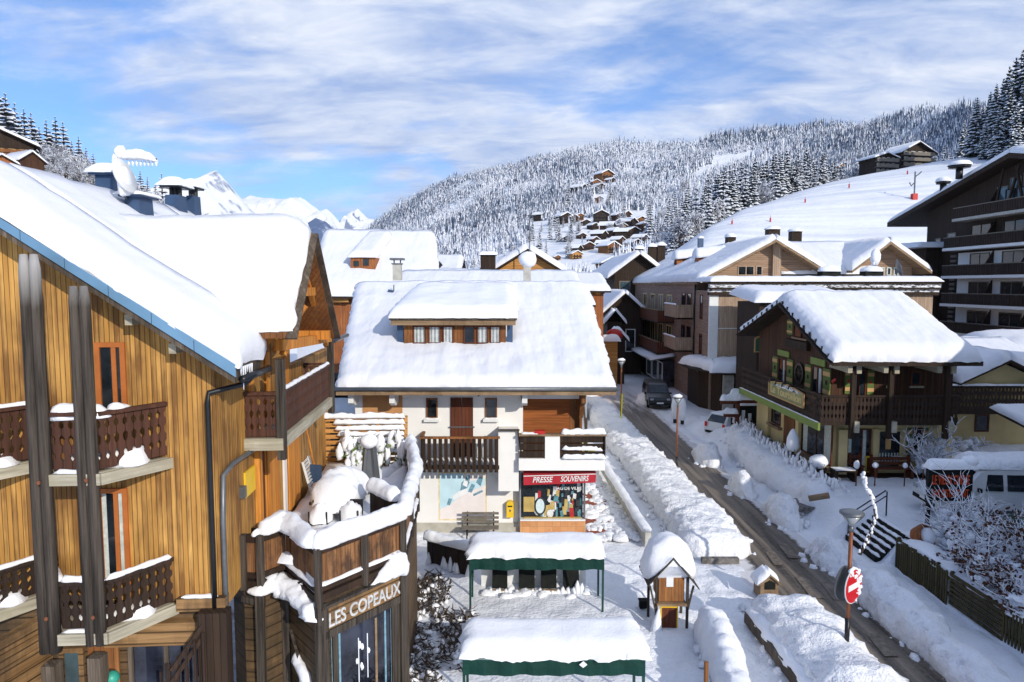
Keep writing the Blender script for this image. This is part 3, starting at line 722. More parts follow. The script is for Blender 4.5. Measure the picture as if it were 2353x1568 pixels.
# ================================================================ big wooden chalet on the left
LC = Fr((P(490, 784, 13.2).x, 13.2), 3.77)
W = LC.W
ch = thing('wooden_chalet', W(-5, 3, 0), 'large golden timber chalet with blue roof edge, prow balconies and deep snow on its roof', 'chalet')
b0 = -.62
r0, r1 = LC.fb(0, 535, b0), LC.fb(540, 878, b0)
sl_ = (r1.z - r0.z) / (r1.x - r0.x)
ue = r1.x                                   # eave, local a
uz = lambda a: r1.z + sl_ * (a - r1.x)      # underside of roof
def _ridge_v(a):
    z = uz(a) + .30 + .50; b = b0
    while proj(LC.W(a, b, z))[0] < 0: b += .05
    return proj(LC.W(a, b, z))[1]
lo_, hi_ = LC.fb(-500, 279, b0).x, LC.fb(-40, 400, b0).x
for _ in range(40):
    mid_ = (lo_ + hi_) / 2
    if _ridge_v(mid_) < 372: lo_ = mid_
    else: hi_ = mid_
rid = lo_
TH_R = .30
def rz(a): return uz(a) + TH_R * 1.2        # roof top
BB = 11.0
# walls
mb = MB(); aL = 2 * rid
pl = [W(aL, 0, 3.7), W(0, 0, 3.7), W(0, 0, uz(0)), W(rid, 0, uz(rid)), W(aL, 0, uz(0))]
mb.prism(pl, LC.e2 * .25); mb.build('gable_wall', 'gold_siding', ch)
apx = LC.fa(716, 548, 1.2); fbt = LC.fa(668, 778, 1.2); bbt = LC.fa(768, 778, 1.2)
sF = (apx.z - fbt.z) / (apx.y - fbt.y); sB = (apx.z - bbt.z) / (bbt.y - apx.y)
mb = MB(); zt = lambda b: apx.z - .25 - max((apx.y - b) * sF, (b - apx.y) * sB)
mb.prism([W(0, .25, 3.4), W(0, .25, uz(0) + .1), W(0, fbt.y + .3, uz(0) + .1), W(0, apx.y, zt(apx.y)), W(0, bbt.y, zt(bbt.y)), W(0, bbt.y, 7.6), W(0, BB, 7.6), W(0, BB, 3.4)], -LC.e1 * .2)
mb.build('side_wall', 'gold_siding', ch)
# roof body, fascia
mb = MB()
def roofq(bA, bB, a0, a1=rid):
    n = V((0, 0, TH_R))
    mb.prism([W(a0, bA, uz(a0)), W(a0, bB, uz(a0)), W(a1, bB, uz(a1)), W(a1, bA, uz(a1))], n)
roofq(b0, 1.0, ue); roofq(1.0, 8.3, -.35); roofq(8.3, BB, ue - .3)
mb.prism([W(aL - ue, b0, uz(ue)), W(aL - ue, BB, uz(ue)), W(rid, BB, uz(rid)), W(rid, b0, uz(rid))], V((0, 0, TH_R)))
rf = mb.build('roof', 'grey_timber', ch)
mb = MB(); t0 = LC.fb(33, 521, b0 - .03); t1 = LC.fb(545, 840, b0 - .03); q0 = LC.fb(0, 522, b0 - .03); q1 = LC.fb(543, 867, b0 - .03)
st_ = (t1.z - t0.z) / (t1.x - t0.x); sb_ = (q1.z - q0.z) / (q1.x - q0.x)
f = lambda a: t1.z + st_ * (a - t1.x); g = lambda a: q1.z + sb_ * (a - q1.x)
nseg = 7; 
for i in range(nseg):
    a0 = rid + (q1.x - rid) * i / nseg + .012; a1 = rid + (q1.x - rid) * (i + 1) / nseg
    mb.prism([W(a0, b0 - .03, g(a0)), W(a1, b0 - .03, g(a1)), W(a1, b0 - .03, f(a1)), W(a0, b0 - .03, f(a0))], -LC.e2 * .035)
mb.build('blue_fascia', 'blue_metal', ch)
mb = MB(); mb.prism([W(rid, b0 - .02, uz(rid) - .02), W(ue, b0 - .02, uz(ue) - .02), W(ue, b0 - .02, uz(ue) + .1), W(rid, b0 - .02, uz(rid) + .1)], LC.e2 * .06); mb.build('rake_board', 'grey_timber', ch)
# snow on the roof
mb = MB(); hs = .52
R = lambda a, b, dz=0: W(a, b, uz(a) + TH_R + dz)
slab(mb, R(ue, b0 - .03), R(ue, 1.2), R(rid, 1.2), R(rid, b0 - .03), hs, '1001', .3, .05, 1, .10)
slab(mb, R(-.2, 1.2), R(-.2, 8.3), R(rid, 8.3), R(rid, 1.2), hs, '0000', .4, .05, 1, 0)
slab(mb, R(ue - .3, 8.3), R(ue - .3, BB), R(rid, BB), R(rid, 8.3), hs, '1100', .4, .05, 1, .10)
slab(mb, W(aL - ue, BB, uz(ue) + TH_R), W(aL - ue, b0, uz(ue) + TH_R), W(rid, b0, uz(rid) + TH_R), W(rid, BB, uz(rid) + TH_R), hs, '1100', .6, .05, 1, .1)
mb.build('roof_snow', 'snow_roof', ch, True)
# cross wing roof with open gable
mb = MB(); k = .16
def wq(p): return V(p)
A1, B1 = W(-.2, fbt.y, fbt.z), W(1.2, fbt.y, fbt.z); C1, D1 = W(1.2, apx.y, apx.z), W(-3.6, apx.y, apx.z)
mb.prism([A1, B1, C1, D1], V((0, 0, k)))
A2, B2 = W(1.2, bbt.y, bbt.z), W(-1.0, bbt.y, bbt.z)
mb.prism([A2, B2, D1, C1], V((0, 0, k)))
mb.build('wing_roof', 'brown_siding', ch)
mb = MB()
mb.bar(W(1.24, fbt.y - .1, fbt.z + .0), W(1.24, apx.y, apx.z + .1), .05, .22, up=LC.e1); mb.bar(W(1.24, bbt.y + .1, bbt.z), W(1.24, apx.y, apx.z + .1), .05, .22, up=LC.e1)
split_build(mb, 'barge_board', 'grey_timber', ch)
mb = MB(); up = V((0, 0, k))
slab(mb, A1 + up + LC.e1 * -.5, B1 + up, C1 + up, D1 + up, .42, '1100', .3, .05, 5, .08)
slab(mb, A2 + up, B2 + up, D1 + up, C1 + up, .42, '1001', .3, .05, 5, .08)
mb.build('wing_snow', 'snow', ch, True)
mb = MB()
for b_, zo in ((fbt.y + .35, .3), (apx.y, -.15), (bbt.y - .35, .3)):
    z_ = zt(b_) + (.0 if b_ != apx.y else .0); mb.bar(W(-.1, b_, z_ + .02), W(1.15, b_, z_ + .02), .2, .24)
hz = apx.z - 1.25
mb.bar(W(.95, apx.y - 1.0, hz), W(.95, apx.y + 1.1, hz), .16, .2); 
mb.bar(W(.75, 1.75, 8.5), W(.75, 7.25, 8.25), .2, .24)
mb.bar(W(.75, 2.1, 8.25), W(.95, apx.y, apx.z - .6), .12, .14); mb.bar(W(.75, 6.9, 8.1), W(.95, apx.y, apx.z - .6), .12, .14)
mb.bar(W(.1, apx.y - .9, 8.2), W(.9, apx.y - .4, 9.4), .12, .14); mb.bar(W(.1, apx.y + .6, 8.2), W(.9, apx.y + .5, 9.3), .12, .14)
for i in range(5):
    mb.bar(W(.2 + i * .24, fbt.y + .1, fbt.z - .02 + .05), W(.2 + i * .24, apx.y, apx.z - .04), .06, .08)
mb.build('gable_truss', 'orange_wood', ch)
# purlin ends
mb = MB()
for (u, v) in ((405, 797), (295, 735), (430, 820)):
    pass
for (u, v) in ((402, 800), (302, 735)):
    p = LC.fb(u, v, -.3); mb.bar(W(p.x, 0, p.z), W(p.x, -.42, p.z), .13, .19)
split_build(mb, 'purlin_end', 'light_beam', ch)
# double log posts
for (ut, vt, ub, vb) in ((72, 585, 102, 1500), (188, 658, 206, 1482)):
    for dx in (0, .17):
        mb = MB(); a = LC.fb(ut, vt, -1.1); bq = LC.fb(ub, vb, -1.1); ac = (a.x + bq.x) / 2 + dx - .05
        mb.tube([W(ac, -1.1, bq.z), W(ac, -1.1, bq.z + 2), W(ac, -1.1, bq.z + 4), W(ac, -1.1, a.z - .25), W(ac - .02, -1.08, a.z)], [.095, .10, .095, .09, .06], 10)
        mb.build('log_post', 'weathered_log', ch, True)
    mb = MB(); mb.blob(W(ac - .05, -1.24, LC.fb(ub, 1105 if ut < 100 else 1100, -1.1).z), (.032, .03, .04)); mb.blob(W(ac - .05, -1.24, 3.95), (.032, .03, .04)); split_build(mb, 'bolt_cap', 'rust_steel', ch)
    mb = MB(); mb.bar(W(ac - .08, -1.1, bq.z - .2), W(ac - .08, -1.1, .2), .24, .24); mb.build('post_foot', 'grey_timber', ch)
mb = MB(); bank(mb, [W(-2.88, -1.2, 6.9), W(-2.88, -1.2, 8.5)], .05, .05, .1, 5, .02, 4); 
# prow balconies
p1, p2 = LC.fb(118, 960, -1.05).x, LC.fb(224, 955, -1.05).x; w1 = LC.fb(382, 937, 0).x; cen = (p1 + p2) / 2; w0 = 2 * cen - w1
per = w1 - LC.fb(88, 912, 0).x
def prow(shift, zt_, zb, style, rail, snowy, nm_mat):
    b = bpy.data.objects.new('balcony', None); C.objects.link(b); b.parent = ch; ORG[b.name] = ORG[ch.name]
    pts = [(w0 + shift, -.02), (p1 + shift, -1.05), (p2 + shift, -1.05), (w1 + shift, -.02)]
    mb = MB(); mr = MB(); ms = MB(); mf = MB()
    ww = [W(x, y, 0) for x, y in pts]
    for i in range(3):
        balusters(mb, ww[i], ww[i + 1], zb + .22, zt_ - .05, .15 if i != 1 else .13, .012, .03, style)
        mr.bar(ww[i] + V((0, 0, zt_)), ww[i + 1] + V((0, 0, zt_)), .13, .07)
    mf.prism([W(x, y, zb) for x, y in pts], V((0, 0, .17)))
    out = [(pts[0][0] - .08, pts[0][1]), (pts[1][0] - .04, -1.13), (pts[2][0] + .04, -1.13), (pts[3][0] + .08, -.02)]
    for i in range(3): mf.bar(W(*out[i], zb + .06), W(*out[i + 1], zb + .06), .06, .2)
    mb.build('railing', rail, b); mr.build('handrail', rail, b); mf.build('slab', 'light_beam', b)
    if snowy == 1:
        bank(ms, [W(p1 + shift - .1, -.92, zt_ - .12), W(p2 + shift + .15, -.92, zt_ - .08)], .32, [.32, .18], .08, 8, .05, 3, 3, ends=.25)
        bank(ms, [W(p2 + shift + .1, -.85, zt_ - .02), W(w1 + shift - .5, -.35, zt_ - .02)], .25, [.2, .06], .08, 8, .03, 3, 4, ends=.2)
        bank(ms, [W(p1 + shift, -.6, zb + .17), W(w1 + shift - .2, -.35, zb + .17)], .7, .32, .1, 8, .05, 3, 4, ends=.2)
        bank(ms, [W(p1 + shift, -1.08, zb + .17), W(p2 + shift, -1.08, zb + .17)], .12, .07, .1, 6, .02, 5, 6, ends=.05)
    else:
        for i in range(3): bank(ms, [ww[i] + V((0, 0, zt_ + .03)), ww[i + 1] + V((0, 0, zt_ + .03))], .13, .08 if i != 1 else .11, .08, 6, .02, 4, i, ends=.05)
        bank(ms, [W(p1 + shift, -.6, zb + .17), W(w1 + shift - .2, -.35, zb + .17)], .6, .2, .1, 8, .05, 3, 4, ends=.2)
        bank(ms, [W(p1 + shift, -1.08, zb + .17), W(p2 + shift, -1.08, zb + .17)], .1, .05, .1, 6, .02, 5, 6, ends=.05)
    split_build(ms, 'railing_snow', 'snow', b, True)
zU = LC.fb(170, 952, -1.05).z; zUb = LC.fb(170, 1108, -1.05).z
zL = LC.fb(170, 1340, -1.05).z; zLb = LC.fb(170, 1472, -1.05).z
prow(0, zU, zUb, 'cut', 'rail_brown', 1, 0); prow(-per, zU, zUb, 'cut', 'rail_brown', 2, 0)
prow(0, zL, zLb, 'cut', 'rail_dark', 0, 0); prow(-per, zL + .1, zLb + .3, 'cut', 'rail_dark', 0, 0)
# windows on the gable wall
def window(u0, v0, u1, v1, par, fr='rust_frame', gl='dark_glass', mull=(.5,), bpl=0, fw=.09, deep=.05, frame=LC, name='window', curtain=False, cross=False):
    a = frame.fb(u0, (v0 + v1) / 2, bpl); b = frame.fb(u1, (v0 + v1) / 2, bpl); uc = (u0 + u1) / 2
    zt2 = frame.fb(uc, v0, bpl).z; zb2 = frame.fb(uc, v1, bpl).z
    return winbox(frame, a.x, b.x, zb2, zt2, par, fr, gl, mull, bpl, fw, deep, name, curtain, cross)
def winbox(frame, a, b, zb2, zt2, par, fr='rust_frame', gl='dark_glass', mull=(.5,), bpl=0, fw=.09, deep=.05, name='window', curtain=False, cross=False, hb=()):
    W_ = frame.W; e2 = frame.e2
    mb = MB()
    def bx(x0, x1, z0, z1, d0, d1, m_=0): m2.prism([W_(x0, bpl - d0, z0), W_(x1, bpl - d0, z0), W_(x1, bpl - d0, z1), W_(x0, bpl - d0, z1)], -e2 * (d1 - d0), m_)
    m2 = mb
    bx(a, a + fw, zb2, zt2, -.01, deep); bx(b - fw, b, zb2, zt2, -.01, deep); bx(a + fw, b - fw, zt2 - fw, zt2, -.01, deep); bx(a + fw, b - fw, zb2, zb2 + fw * .8, -.01, deep)
    for m_ in mull: x = a + (b - a) * m_; bx(x - fw * .45, x + fw * .45, zb2 + fw * .8, zt2 - fw, -.01, deep * .8)
    for h_ in hb: z = zb2 + (zt2 - zb2) * h_; bx(a + fw, b - fw, z - .03, z + .03, -.01, deep * .7)
    wo = mb.build(name, fr, par)
    m2 = MB(); bx(a + fw * .9, b - fw * .9, zb2 + fw * .7, zt2 - fw * .9, -.01, .012); m2.build('pane', gl, wo)
    if curtain:
        m2 = MB(); L_ = b - a
        for s0, s1 in curtain: m2 = MB(); bx(a + L_ * s0, a + L_ * s1, zb2 + fw, zt2 - fw, .012, .02); m2.build('curtain', 'curtain', wo)
    return wo
window(222, 787, 291, 950, ch, mull=(.62,))
window(228, 1122, 298, 1342, ch, mull=(.62,), curtain=[(.1, .3), (.7, .9)])
mb = MB(); p = LC.fb(268, 925, 0); mb.box((p.x - .2, 12.5, 0), (p.x - .19, 12.6, .01))
# ground floor below the siding
mb = MB(); base = LC.fb(440, 1405, -.05).z
mb.prism([W(aL, .05, 0), W(-.0, .05, 0), W(-.0, .05, 3.7), W(aL, .05, 3.7)], LC.e2 * .25); mb.build('ground_floor_wall', 'dark_log_wall', ch)
mb = MB(); mb.bar(W(w1 + .1, -.02, 3.62), W(.1, -.02, 3.62), .25, .25); mb.bar(W(-2.2, -.05, 3.05), W(.1, -.05, 3.05), .2, .45); mb.build('floor_beam', 'log_wall', ch)
mb = MB(); bank(mb, [W(w1 + .15, -.05, 3.74), W(-.05, -.05, 3.74)], .16, .06, .1, 6, .02, 4, 6, ends=.05); mb.build('beam_snow', 'snow', ch, True)
mb = MB(); a = LC.fb(-30, 1500, -1.5); b = LC.fb(88, 1440, -.1)
for i in range(9):
    z_ = 3.35 - i * .26; mb.bar(W(a.x - .4, -1.9, z_), W(b.x + .1, .0, z_), .2, .235)
mb.build('log_base', 'log_wall', ch)
winbox(LC, LC.fb(140, 1550, .0).x, LC.fb(196, 1550, .0).x, .6, LC.fb(165, 1488, 0).z, ch, 'log_wall', 'blue_glass', ())
mb = MB(); x0, x1 = LC.fb(205, 1500, 0).x, LC.fb(275, 1500, 0).x; mb.prism([W(x0, 0, .3), W(x1, 0, .3), W(x1, 0, 3.0), W(x0, 0, 3.0)], -LC.e2 * .05); mb.build('door', 'brown_siding', ch)
winbox(LC, LC.fb(296, 1500, 0).x, LC.fb(470, 1500, 0).x, .3, LC.fb(380, 1462, 0).z, ch, 'grey_timber', 'shop_glass', (.5,))
mb = MB()
for dz in (0, .22): mb.bar(W(LC.fb(395, 1568, -.6).x, -.6, 2.35 + dz), W(-.15, -.3, 3.25 + dz), .05, .08)
for i in range(6): x = -1.0 + i * .16; mb.bar(W(x, -.5, 1.6 + i * .12), W(x, -.5, 2.5 + i * .15), .04, .04)
mb.build('stair_rail', 'rail_dark', ch)
p = P(257, 1558, 12.2); mb = MB(); mb.blob(p, (.14, .14, .13), .05); mb.lathe(p - V((0, 0, .35)), [(.05, 0), (.05, .25)], 8)
tag(mb.build('lantern_ball', 'teal_plastic', None, True, loc=p), 'small teal green ball lying by the wooden door of the golden chalet', 'ball')
# gutter and downpipes
mb = MB(); gp = lambda b: W(ue + .08, b, uz(ue) + .02)
mb.tube([gp(-.45), gp(1.3)], .075, 8); g1 = gp(.35)
mb.tube([g1, W(ue - .1, .3, uz(ue) - .16), W(-.08, -.12, LC.fb(480, 903, -.1).z), W(-.1, -.12, LC.fb(480, 925, -.1).z), W(-.1, -.12, 2.2)], .052, 8)
mb.build('gutter', 'black_pipe', ch, True); mb = MB(); mb.tube([gp(7.2), gp(BB)], .075, 8); mb.build('gutter', 'black_pipe', ch, True)
mb = MB(); mb.tube([W(.1, 1.9, LC.fa(572, 1040, .08).z), W(.08, .6, LC.fa(525, 1075, .08).z + .02), W(.06, .1, LC.fa(492, 1110, .06).z), W(.06, .02, 5.2), W(.06, .02, 2.2)], .055, 8); mb.build('downpipe', 'grey_metal', ch, True)
mb = MB(); mb.prism([W(-.35, -.08, 1.5), W(.2, -.08, 1.5), W(.2, -.08, 3.55), W(-.35, -.08, 3.55)], -LC.e2 * .3); mb.build('pipe_box', 'dark_boards', ch)
mb = MB()
for k_ in range(6):
    x = W(ue + .05, -.42 + k_ * .13, uz(ue) + .25); l_ = random.uniform(.12, .45); mb.tube([x, x - V((0, 0, l_))], [.022, .004], 5)
mb.build('icicle', 'frost', ch)
# side balcony on the wing
bl = bpy.data.objects.new('side_balcony', None); C.objects.link(bl); bl.parent = ch; ORG[bl.name] = ORG[ch.name]
zt3, zb3 = 7.46, 6.36; A_ = .75
mb = MB(); balusters(mb, W(0, 1.7, 0), W(A_, 1.7, 0), zb3 + .15, zt3 - .05, .13, .012, .03); balusters(mb, W(A_, 1.7, 0), W(A_, 7.3, 0), zb3 + .15, zt3 - .05, .13, .015, .03); balusters(mb, W(A_, 7.3, 0), W(0, 7.3, 0), zb3 + .15, zt3 - .05, .13, .015, .03)
for q_ in ((W(0, 1.7, zt3), W(A_, 1.7, zt3)), (W(A_, 1.7, zt3), W(A_, 7.3, zt3)), (W(A_, 7.3, zt3), W(0, 7.3, zt3))): mb.bar(*q_, .12, .07)
mb.build('railing', 'rail_brown', bl)
mb = MB(); mb.prism([W(0, 1.62, zb3 - .14), W(A_ + .08, 1.62, zb3 - .14), W(A_ + .08, 7.35, zb3 - .14), W(0, 7.35, zb3 - .14)], V((0, 0, .26))); mb.build('slab', 'light_beam', bl)
mb = MB(); bank(mb, [W(A_, 1.9, zt3 + .03), W(A_, 7.1, zt3 + .03)], .13, .07, .1, 6, .02, 4, 6, ends=.1); bank(mb, [W(A_ - .3, 1.9, zb3 + .12), W(A_ - .3, 7.1, zb3 + .12)], .4, .22, .1, 6, .05, 4, 6, ends=.1); split_build(mb, 'railing_snow', 'snow', bl, True)
for b_, z0_, z1_ in ((1.72, 6.0, 8.2), (7.3, 6.0, 8.5)):
    mb = MB(); mb.bar(W(A_ + .03, b_, z0_), W(A_ + .03, b_, z1_), .17, .17); mb.build('balcony_post', 'weathered_log', ch)
mb = MB(); mb.bar(W(.02, 3.4, 6.35), W(.02, 3.4, 8.2), .3, .06); mb.bar(W(.02, 5.2, 6.35), W(.02, 5.2, 8.2), .3, .06); mb.bar(W(.02, 2.1, 6.5), W(.02, 2.1, 8.0), .35, .05); split_build(mb, 'balcony_shutter', 'orange_wood', ch)
# doors and windows at terrace level on the side wall
def sidebox(b0_, b1_, z0_, z1_, d, mat, name, par=ch, a_=0.0):
    mb = MB(); mb.prism([W(a_, b0_, z0_), W(a_, b1_, z0_), W(a_, b1_, z1_), W(a_, b0_, z1_)], LC.e1 * d); return mb.build(name, mat, par)
bs = lambda u: LC.fa(u, 1100, .0).y
sidebox(bs(586), bs(592), 3.6, 6.05, .12, 'orange_wood', 'door_jamb'); d_ = sidebox(bs(592), bs(606), 3.6, 5.95, .03, 'door_wood', 'door')
sidebox(bs(607), bs(632), 3.6, 6.0, .10, 'orange_wood', 'door_jamb')
sidebox(bs(650), bs(656), 3.8, 6.0, .05, 'satin_white', 'window_frame'); sidebox(bs(657), bs(682), 3.8, 6.1, .1, 'orange_wood', 'open_shutter')
sidebox(bs(560), bs(583), LC.fa(571, 1136, .0).z, LC.fa(571, 1078, .0).z, .04, 'yellow_paint', 'shutter_panel')
sidebox(bs(548), bs(553), 5.3, 5.55, .12, 'grey_metal', 'wall_lamp')
# chimneys on the big roof
npl = (V(R(rid, 0)) - V(R(ue, 0))).cross(LC.e2).normalized()
def onroof(u, v): return hit(u, v, R(0, 0, hs * .8), npl)
def chimney(u0, u1, vb, vtop, mat, capw=.12, snow_h=.28, dp=.8, open_=False):
    a = onroof(u0, vb); b = onroof(u1, vb); Yc = (a.y + b.y) / 2; a = P(u0, vb, Yc); b = P(u1, vb, Yc); wd = b.x - a.x; zt_ = P((u0 + u1) / 2, vtop, Yc).z
    mb = MB(); ins = wd * .1
    lo = [V((a.x, Yc, a.z - 1)), V((b.x, Yc, a.z - 1)), V((b.x, Yc + dp, a.z - 1)), V((a.x, Yc + dp, a.z - 1))]
    hi = [V((a.x + ins, Yc + .08, zt_)), V((b.x - ins, Yc + .08, zt_)), V((b.x - ins, Yc + dp - .08, zt_)), V((a.x + ins, Yc + dp - .08, zt_))]
    mb.add(lo + hi, [(0, 1, 2, 3), (4, 5, 6, 7), (0, 1, 5, 4), (1, 2, 6, 5), (2, 3, 7, 6), (3, 0, 4, 7)])
    c_ = mb.build('chimney', mat, ch)
    mb = MB(); z2 = zt_ + (.0 if not open_ else .22); mb.box((a.x - .05, Yc - .05, z2), (b.x + .05, Yc + dp + .05, z2 + .05))
    if open_:
        for k_ in range(3): mb.lathe((a.x + wd * (.25 + .25 * k_), Yc + dp / 2, zt_), [(.07, 0), (.07, .22)], 8, 0)
    mb.build('chimney_cap', 'dark_metal' if open_ else mat, c_)
    mb = MB(); slab(mb, (a.x - .12, Yc - .12, z2 + .05), (b.x + .12, Yc - .12, z2 + .05), (b.x + .12, Yc + dp + .12, z2 + .05), (a.x - .12, Yc + dp + .12, z2 + .05), snow_h, '1111', .15, .04, u0, .05); mb.build('cap_snow', 'snow', c_, True)
    return a, b, zt_
chimney(211, 262, 440, 402, 'blue_chimney'); k2 = chimney(280, 322, 498, 452, 'blue_chimney', snow_h=.1)
chimney(374, 412, 487, 447, 'blue_chimney', open_=True, dp=.7); chimney(425, 448, 502, 449, 'blue_chimney', open_=True, dp=.6)
# satellite dish and aerial
Yd = k2[0].y - .3
dp = P(283, 405, Yd); t_ = thing('satellite_dish', dp, 'snow plastered oval satellite dish on the blue chimney of the golden chalet', 'satellite dish')
mb = MB(); ax = V((.93, -.02, .30)).normalized(); rr_ = P(311, 405, Yd).x - dp.x
mb.lathe(dp, [(rr_ * 1.45, .06), (rr_ * 1.5, .03), (rr_ * 1.1, -.05), (rr_ * .5, -.11), (.02, -.13)], 22, 0, ax); mb.build('dish', 'satin_white', t_, True)
mb = MB(); mb.blob(dp + ax * .03 - V((0, 0, .16)), (rr_ * .35, rr_ * .95, rr_ * 1.2), .2, 1.5, 18, 3); mb.build('dish_snow', 'snow', t_, True)
mb = MB(); mb.tube([dp - ax * .1, dp + V((-.1, .2, -.3)), V((k2[0].x + .1, Yd + .35, k2[2] - .05))], .035); mb.build('mount', 'grey_metal', t_)
t_ = thing('television_aerial', P(275, 380, Yd + .4), 'snow laden television aerial standing over the oval dish, boom pointing to the distant peaks', 'aerial')
mb = MB(); a = P(272, 440, Yd + .4); b = P(276, 345, Yd + .4); mb.tube([a, b], .03); mb.tube([P(272, 358, Yd + .4), P(360, 366, Yd + .4)], .025); mb.build('mast', 'grey_metal', t_)
mb = MB(); bank(mb, [P(280, 366, Yd + .4), P(325, 366, Yd + .4), P(362, 372, Yd + .4)], .3, [.2, .24, .15], .05, 8, .03, 4, 3, ends=.15)
mb.blob(P(276, 350, Yd + .4), (.14, .14, .16), .3, 2, 10); mb.blob(P(269, 372, Yd + .4), (.12, .12, .28), .3, 2, 10)
for k_ in range(8):
    p = P(296 + k_ * 9, 370, Yd + .4); mb.tube([p, p - V((0, 0, .13))], [.035, .02], 5)
mb.build('aerial_snow', 'snow', t_, True)
# ================================================================ shop with terrace below the chalet
T0, T1, T2, T3, T4, T5, T6 = [V(q) for q in ((W(.02, 1.3, 0).x, 14.45, 0), (P(600, 1240, 14.5).x, 14.4, 0), (P(656, 1228, 14.95).x, 14.95, 0), (P(728, 1272, 13.7).x, 13.7, 0), (P(924, 1198, 15.6).x, 15.6, 0), (-2.75, 19.6, 0), (-3.45, 23.2, 0))]
zr_, zf_ = 4.5, 3.42
sh = thing('shop_building', (-4, 17, 0), 'dark weathered timber shop below the terrace, with carved wooden sign and big shop window', 'shop')
poly = [T0, T1, T2, T3, T4, T5, T6, V((-7.0, 23.2, 0)), V((-6.2, 15, 0))]
mb = MB(); mb.prism([p + V((0, 0, 0)) for p in poly], V((0, 0, 3.3)))
mb.build('wall', 'dark_log_wall', sh)
mb = MB(); mb.prism([p + V((0, 0, 3.31)) for p in poly], V((0, 0, .14))); mb.build('terrace_deck', 'grey_timber', sh)
d34 = (T4 - T3).normalized(); n34 = V((d34.y, -d34.x, 0))
L34 = (T4 - T3).length
mb = MB(); o = T3 + d34 * .15 + n34 * .02; mb.obox(o + V((0, 0, 2.72)), d34 * (L34 - .2), n34 * .05, V((0, 0, .5))); sg = mb.build('sign_board', 'log_wall', sh)
tx = textmesh('sign_lettering', 'LES COPEAUX', 'grey_lettering', T3 + d34 * .2 + n34 * .072 + V((0, 0, 2.76)), d34, V((0, 0, 1)), .30, sg, .02, L34 - .35)
mb = MB(); mb.obox(T3 + n34 * .02 + V((0, 0, 3.22)), d34 * L34, n34 * .14, V((0, 0, .06))); mb.obox(T3 + n34 * .02 + d34 * .1 + V((0, 0, 2.55)), d34 * (L34 - .15), n34 * .08, V((0, 0, .16)))
mb.obox(T3 - d34 * .1 + n34 * .0, d34 * .28, n34 * .1, V((0, 0, 3.3))); mb.obox(T4 - d34 * .18 + n34 * .0, d34 * .24, n34 * .12, V((0, 0, 3.3))); mb.obox(T3 + d34 * .3 + n34 * .0, d34 * .13, n34 * .07, V((0, 0, 2.54))); mb.obox(T4 - d34 * .42, d34 * .22, n34 * .08, V((0, 0, 2.54)))
mb.build('shop_frame', 'weathered_log', sh)
mb = MB(); mb.obox(T3 + d34 * .43 + n34 * .01 + V((0, 0, .5)), d34 * (L34 - .85), n34 * .015, V((0, 0, 2.04))); wi = mb.build('shop_window', 'shop_glass', sh)
mb = MB()
for k_, (f_, c_) in enumerate(((.12, 0), (.2, 0), (.82, 0), (.88, 0), (.74, 0))): mb.obox(T3 + d34 * (L34 * f_) + n34 * .026 + V((0, 0, .5)), d34 * .05, n34 * .004, V((0, 0, 2.0)))
split_build(mb, 'window_curtain', 'mural_blue', wi)
mb = MB(); mb.obox(T3 + d34 * (L34 * .62) + n34 * .03 + V((0, 0, .6)), d34 * .06, n34 * .01, V((0, 0, 1.85)))
mb.build('window_post', 'beam_wood', wi)
mb = MB(); c_ = T3 + d34 * (L34 * .42) + n34 * .04 + V((0, 0, 2.2))
for k_ in range(7): a_ = c_ + d34 * random.uniform(-.05, .3) + V((0, 0, random.uniform(-.9, .05))); mb.blob(a_, (.04, .02, .07), .3, 2, 6, k_)
mb.tube([c_, c_ - V((0, 0, 1.3))], .012); mb.tube([c_ + d34 * .25, c_ + d34 * .25 - V((0, 0, 1.0))], .012); split_build(mb, 'hanging_ornament', 'frost', wi)
# timbers and battens on the recessed side of the shop
mb = MB()
for q_ in (T1, T2): mb.bar(q_ + V((0, -.08, 0)), q_ + V((0, -.08, 3.3)), .16, .16)
mb.bar(T2 + V((0.1, -.15, 2.2)), T3 + V((-.2, .0, 1.2)), .06, .08); mb.bar(T1 + V((-.1, -.1, 3.1)), T0 + V((0, -.1, 3.15)), .1, .12)
split_build(mb, 'corner_timber', 'weathered_log', sh)
mb = MB(); bank(mb, [T0 + V((.1, -.1, 3.3)), T1 + V((0, -.12, 3.28)), T2 + V((-.1, -.15, 3.22))], [.12, .3, .6], [.06, .16, .42], .08, 10, .07, 3, 2, ends=.2)
bank(mb, [T2 + V((-.15, -.2, 3.2)), T2.lerp(T3, .5) + V((.05, -.12, 3.1)), T3 + V((.05, -.1, 3.0))], [.45, .5, .35], [.35, .34, .3], .07, 12, .09, 3, 8, ends=.2)
mb.build('ledge_snow', 'snow', sh, True); mb = MB(); bank(mb, [T2.lerp(T3, .25) + V((.0, -.15, 1.75)), T2.lerp(T3, .7) + V((.05, -.12, 1.4))], .22, .2, .07, 8, .05, 3, 9, ends=.15)
mb.build('ledge_snow', 'snow', sh, True); mb = MB(); bank(mb, [T3 + d34 * (L34 * .55) + n34 * .1 + V((0, 0, 3.28)), T3 + d34 * (L34 * .8) + n34 * .1 + V((0, 0, 3.28)), T4 + n34 * .12 + V((0, 0, 3.27))], [.1, .35, .6], [.05, .35, .7], .07, 12, .1, 2.5, 3, ends=.25)
mb.build('ledge_snow', 'snow', sh, True)
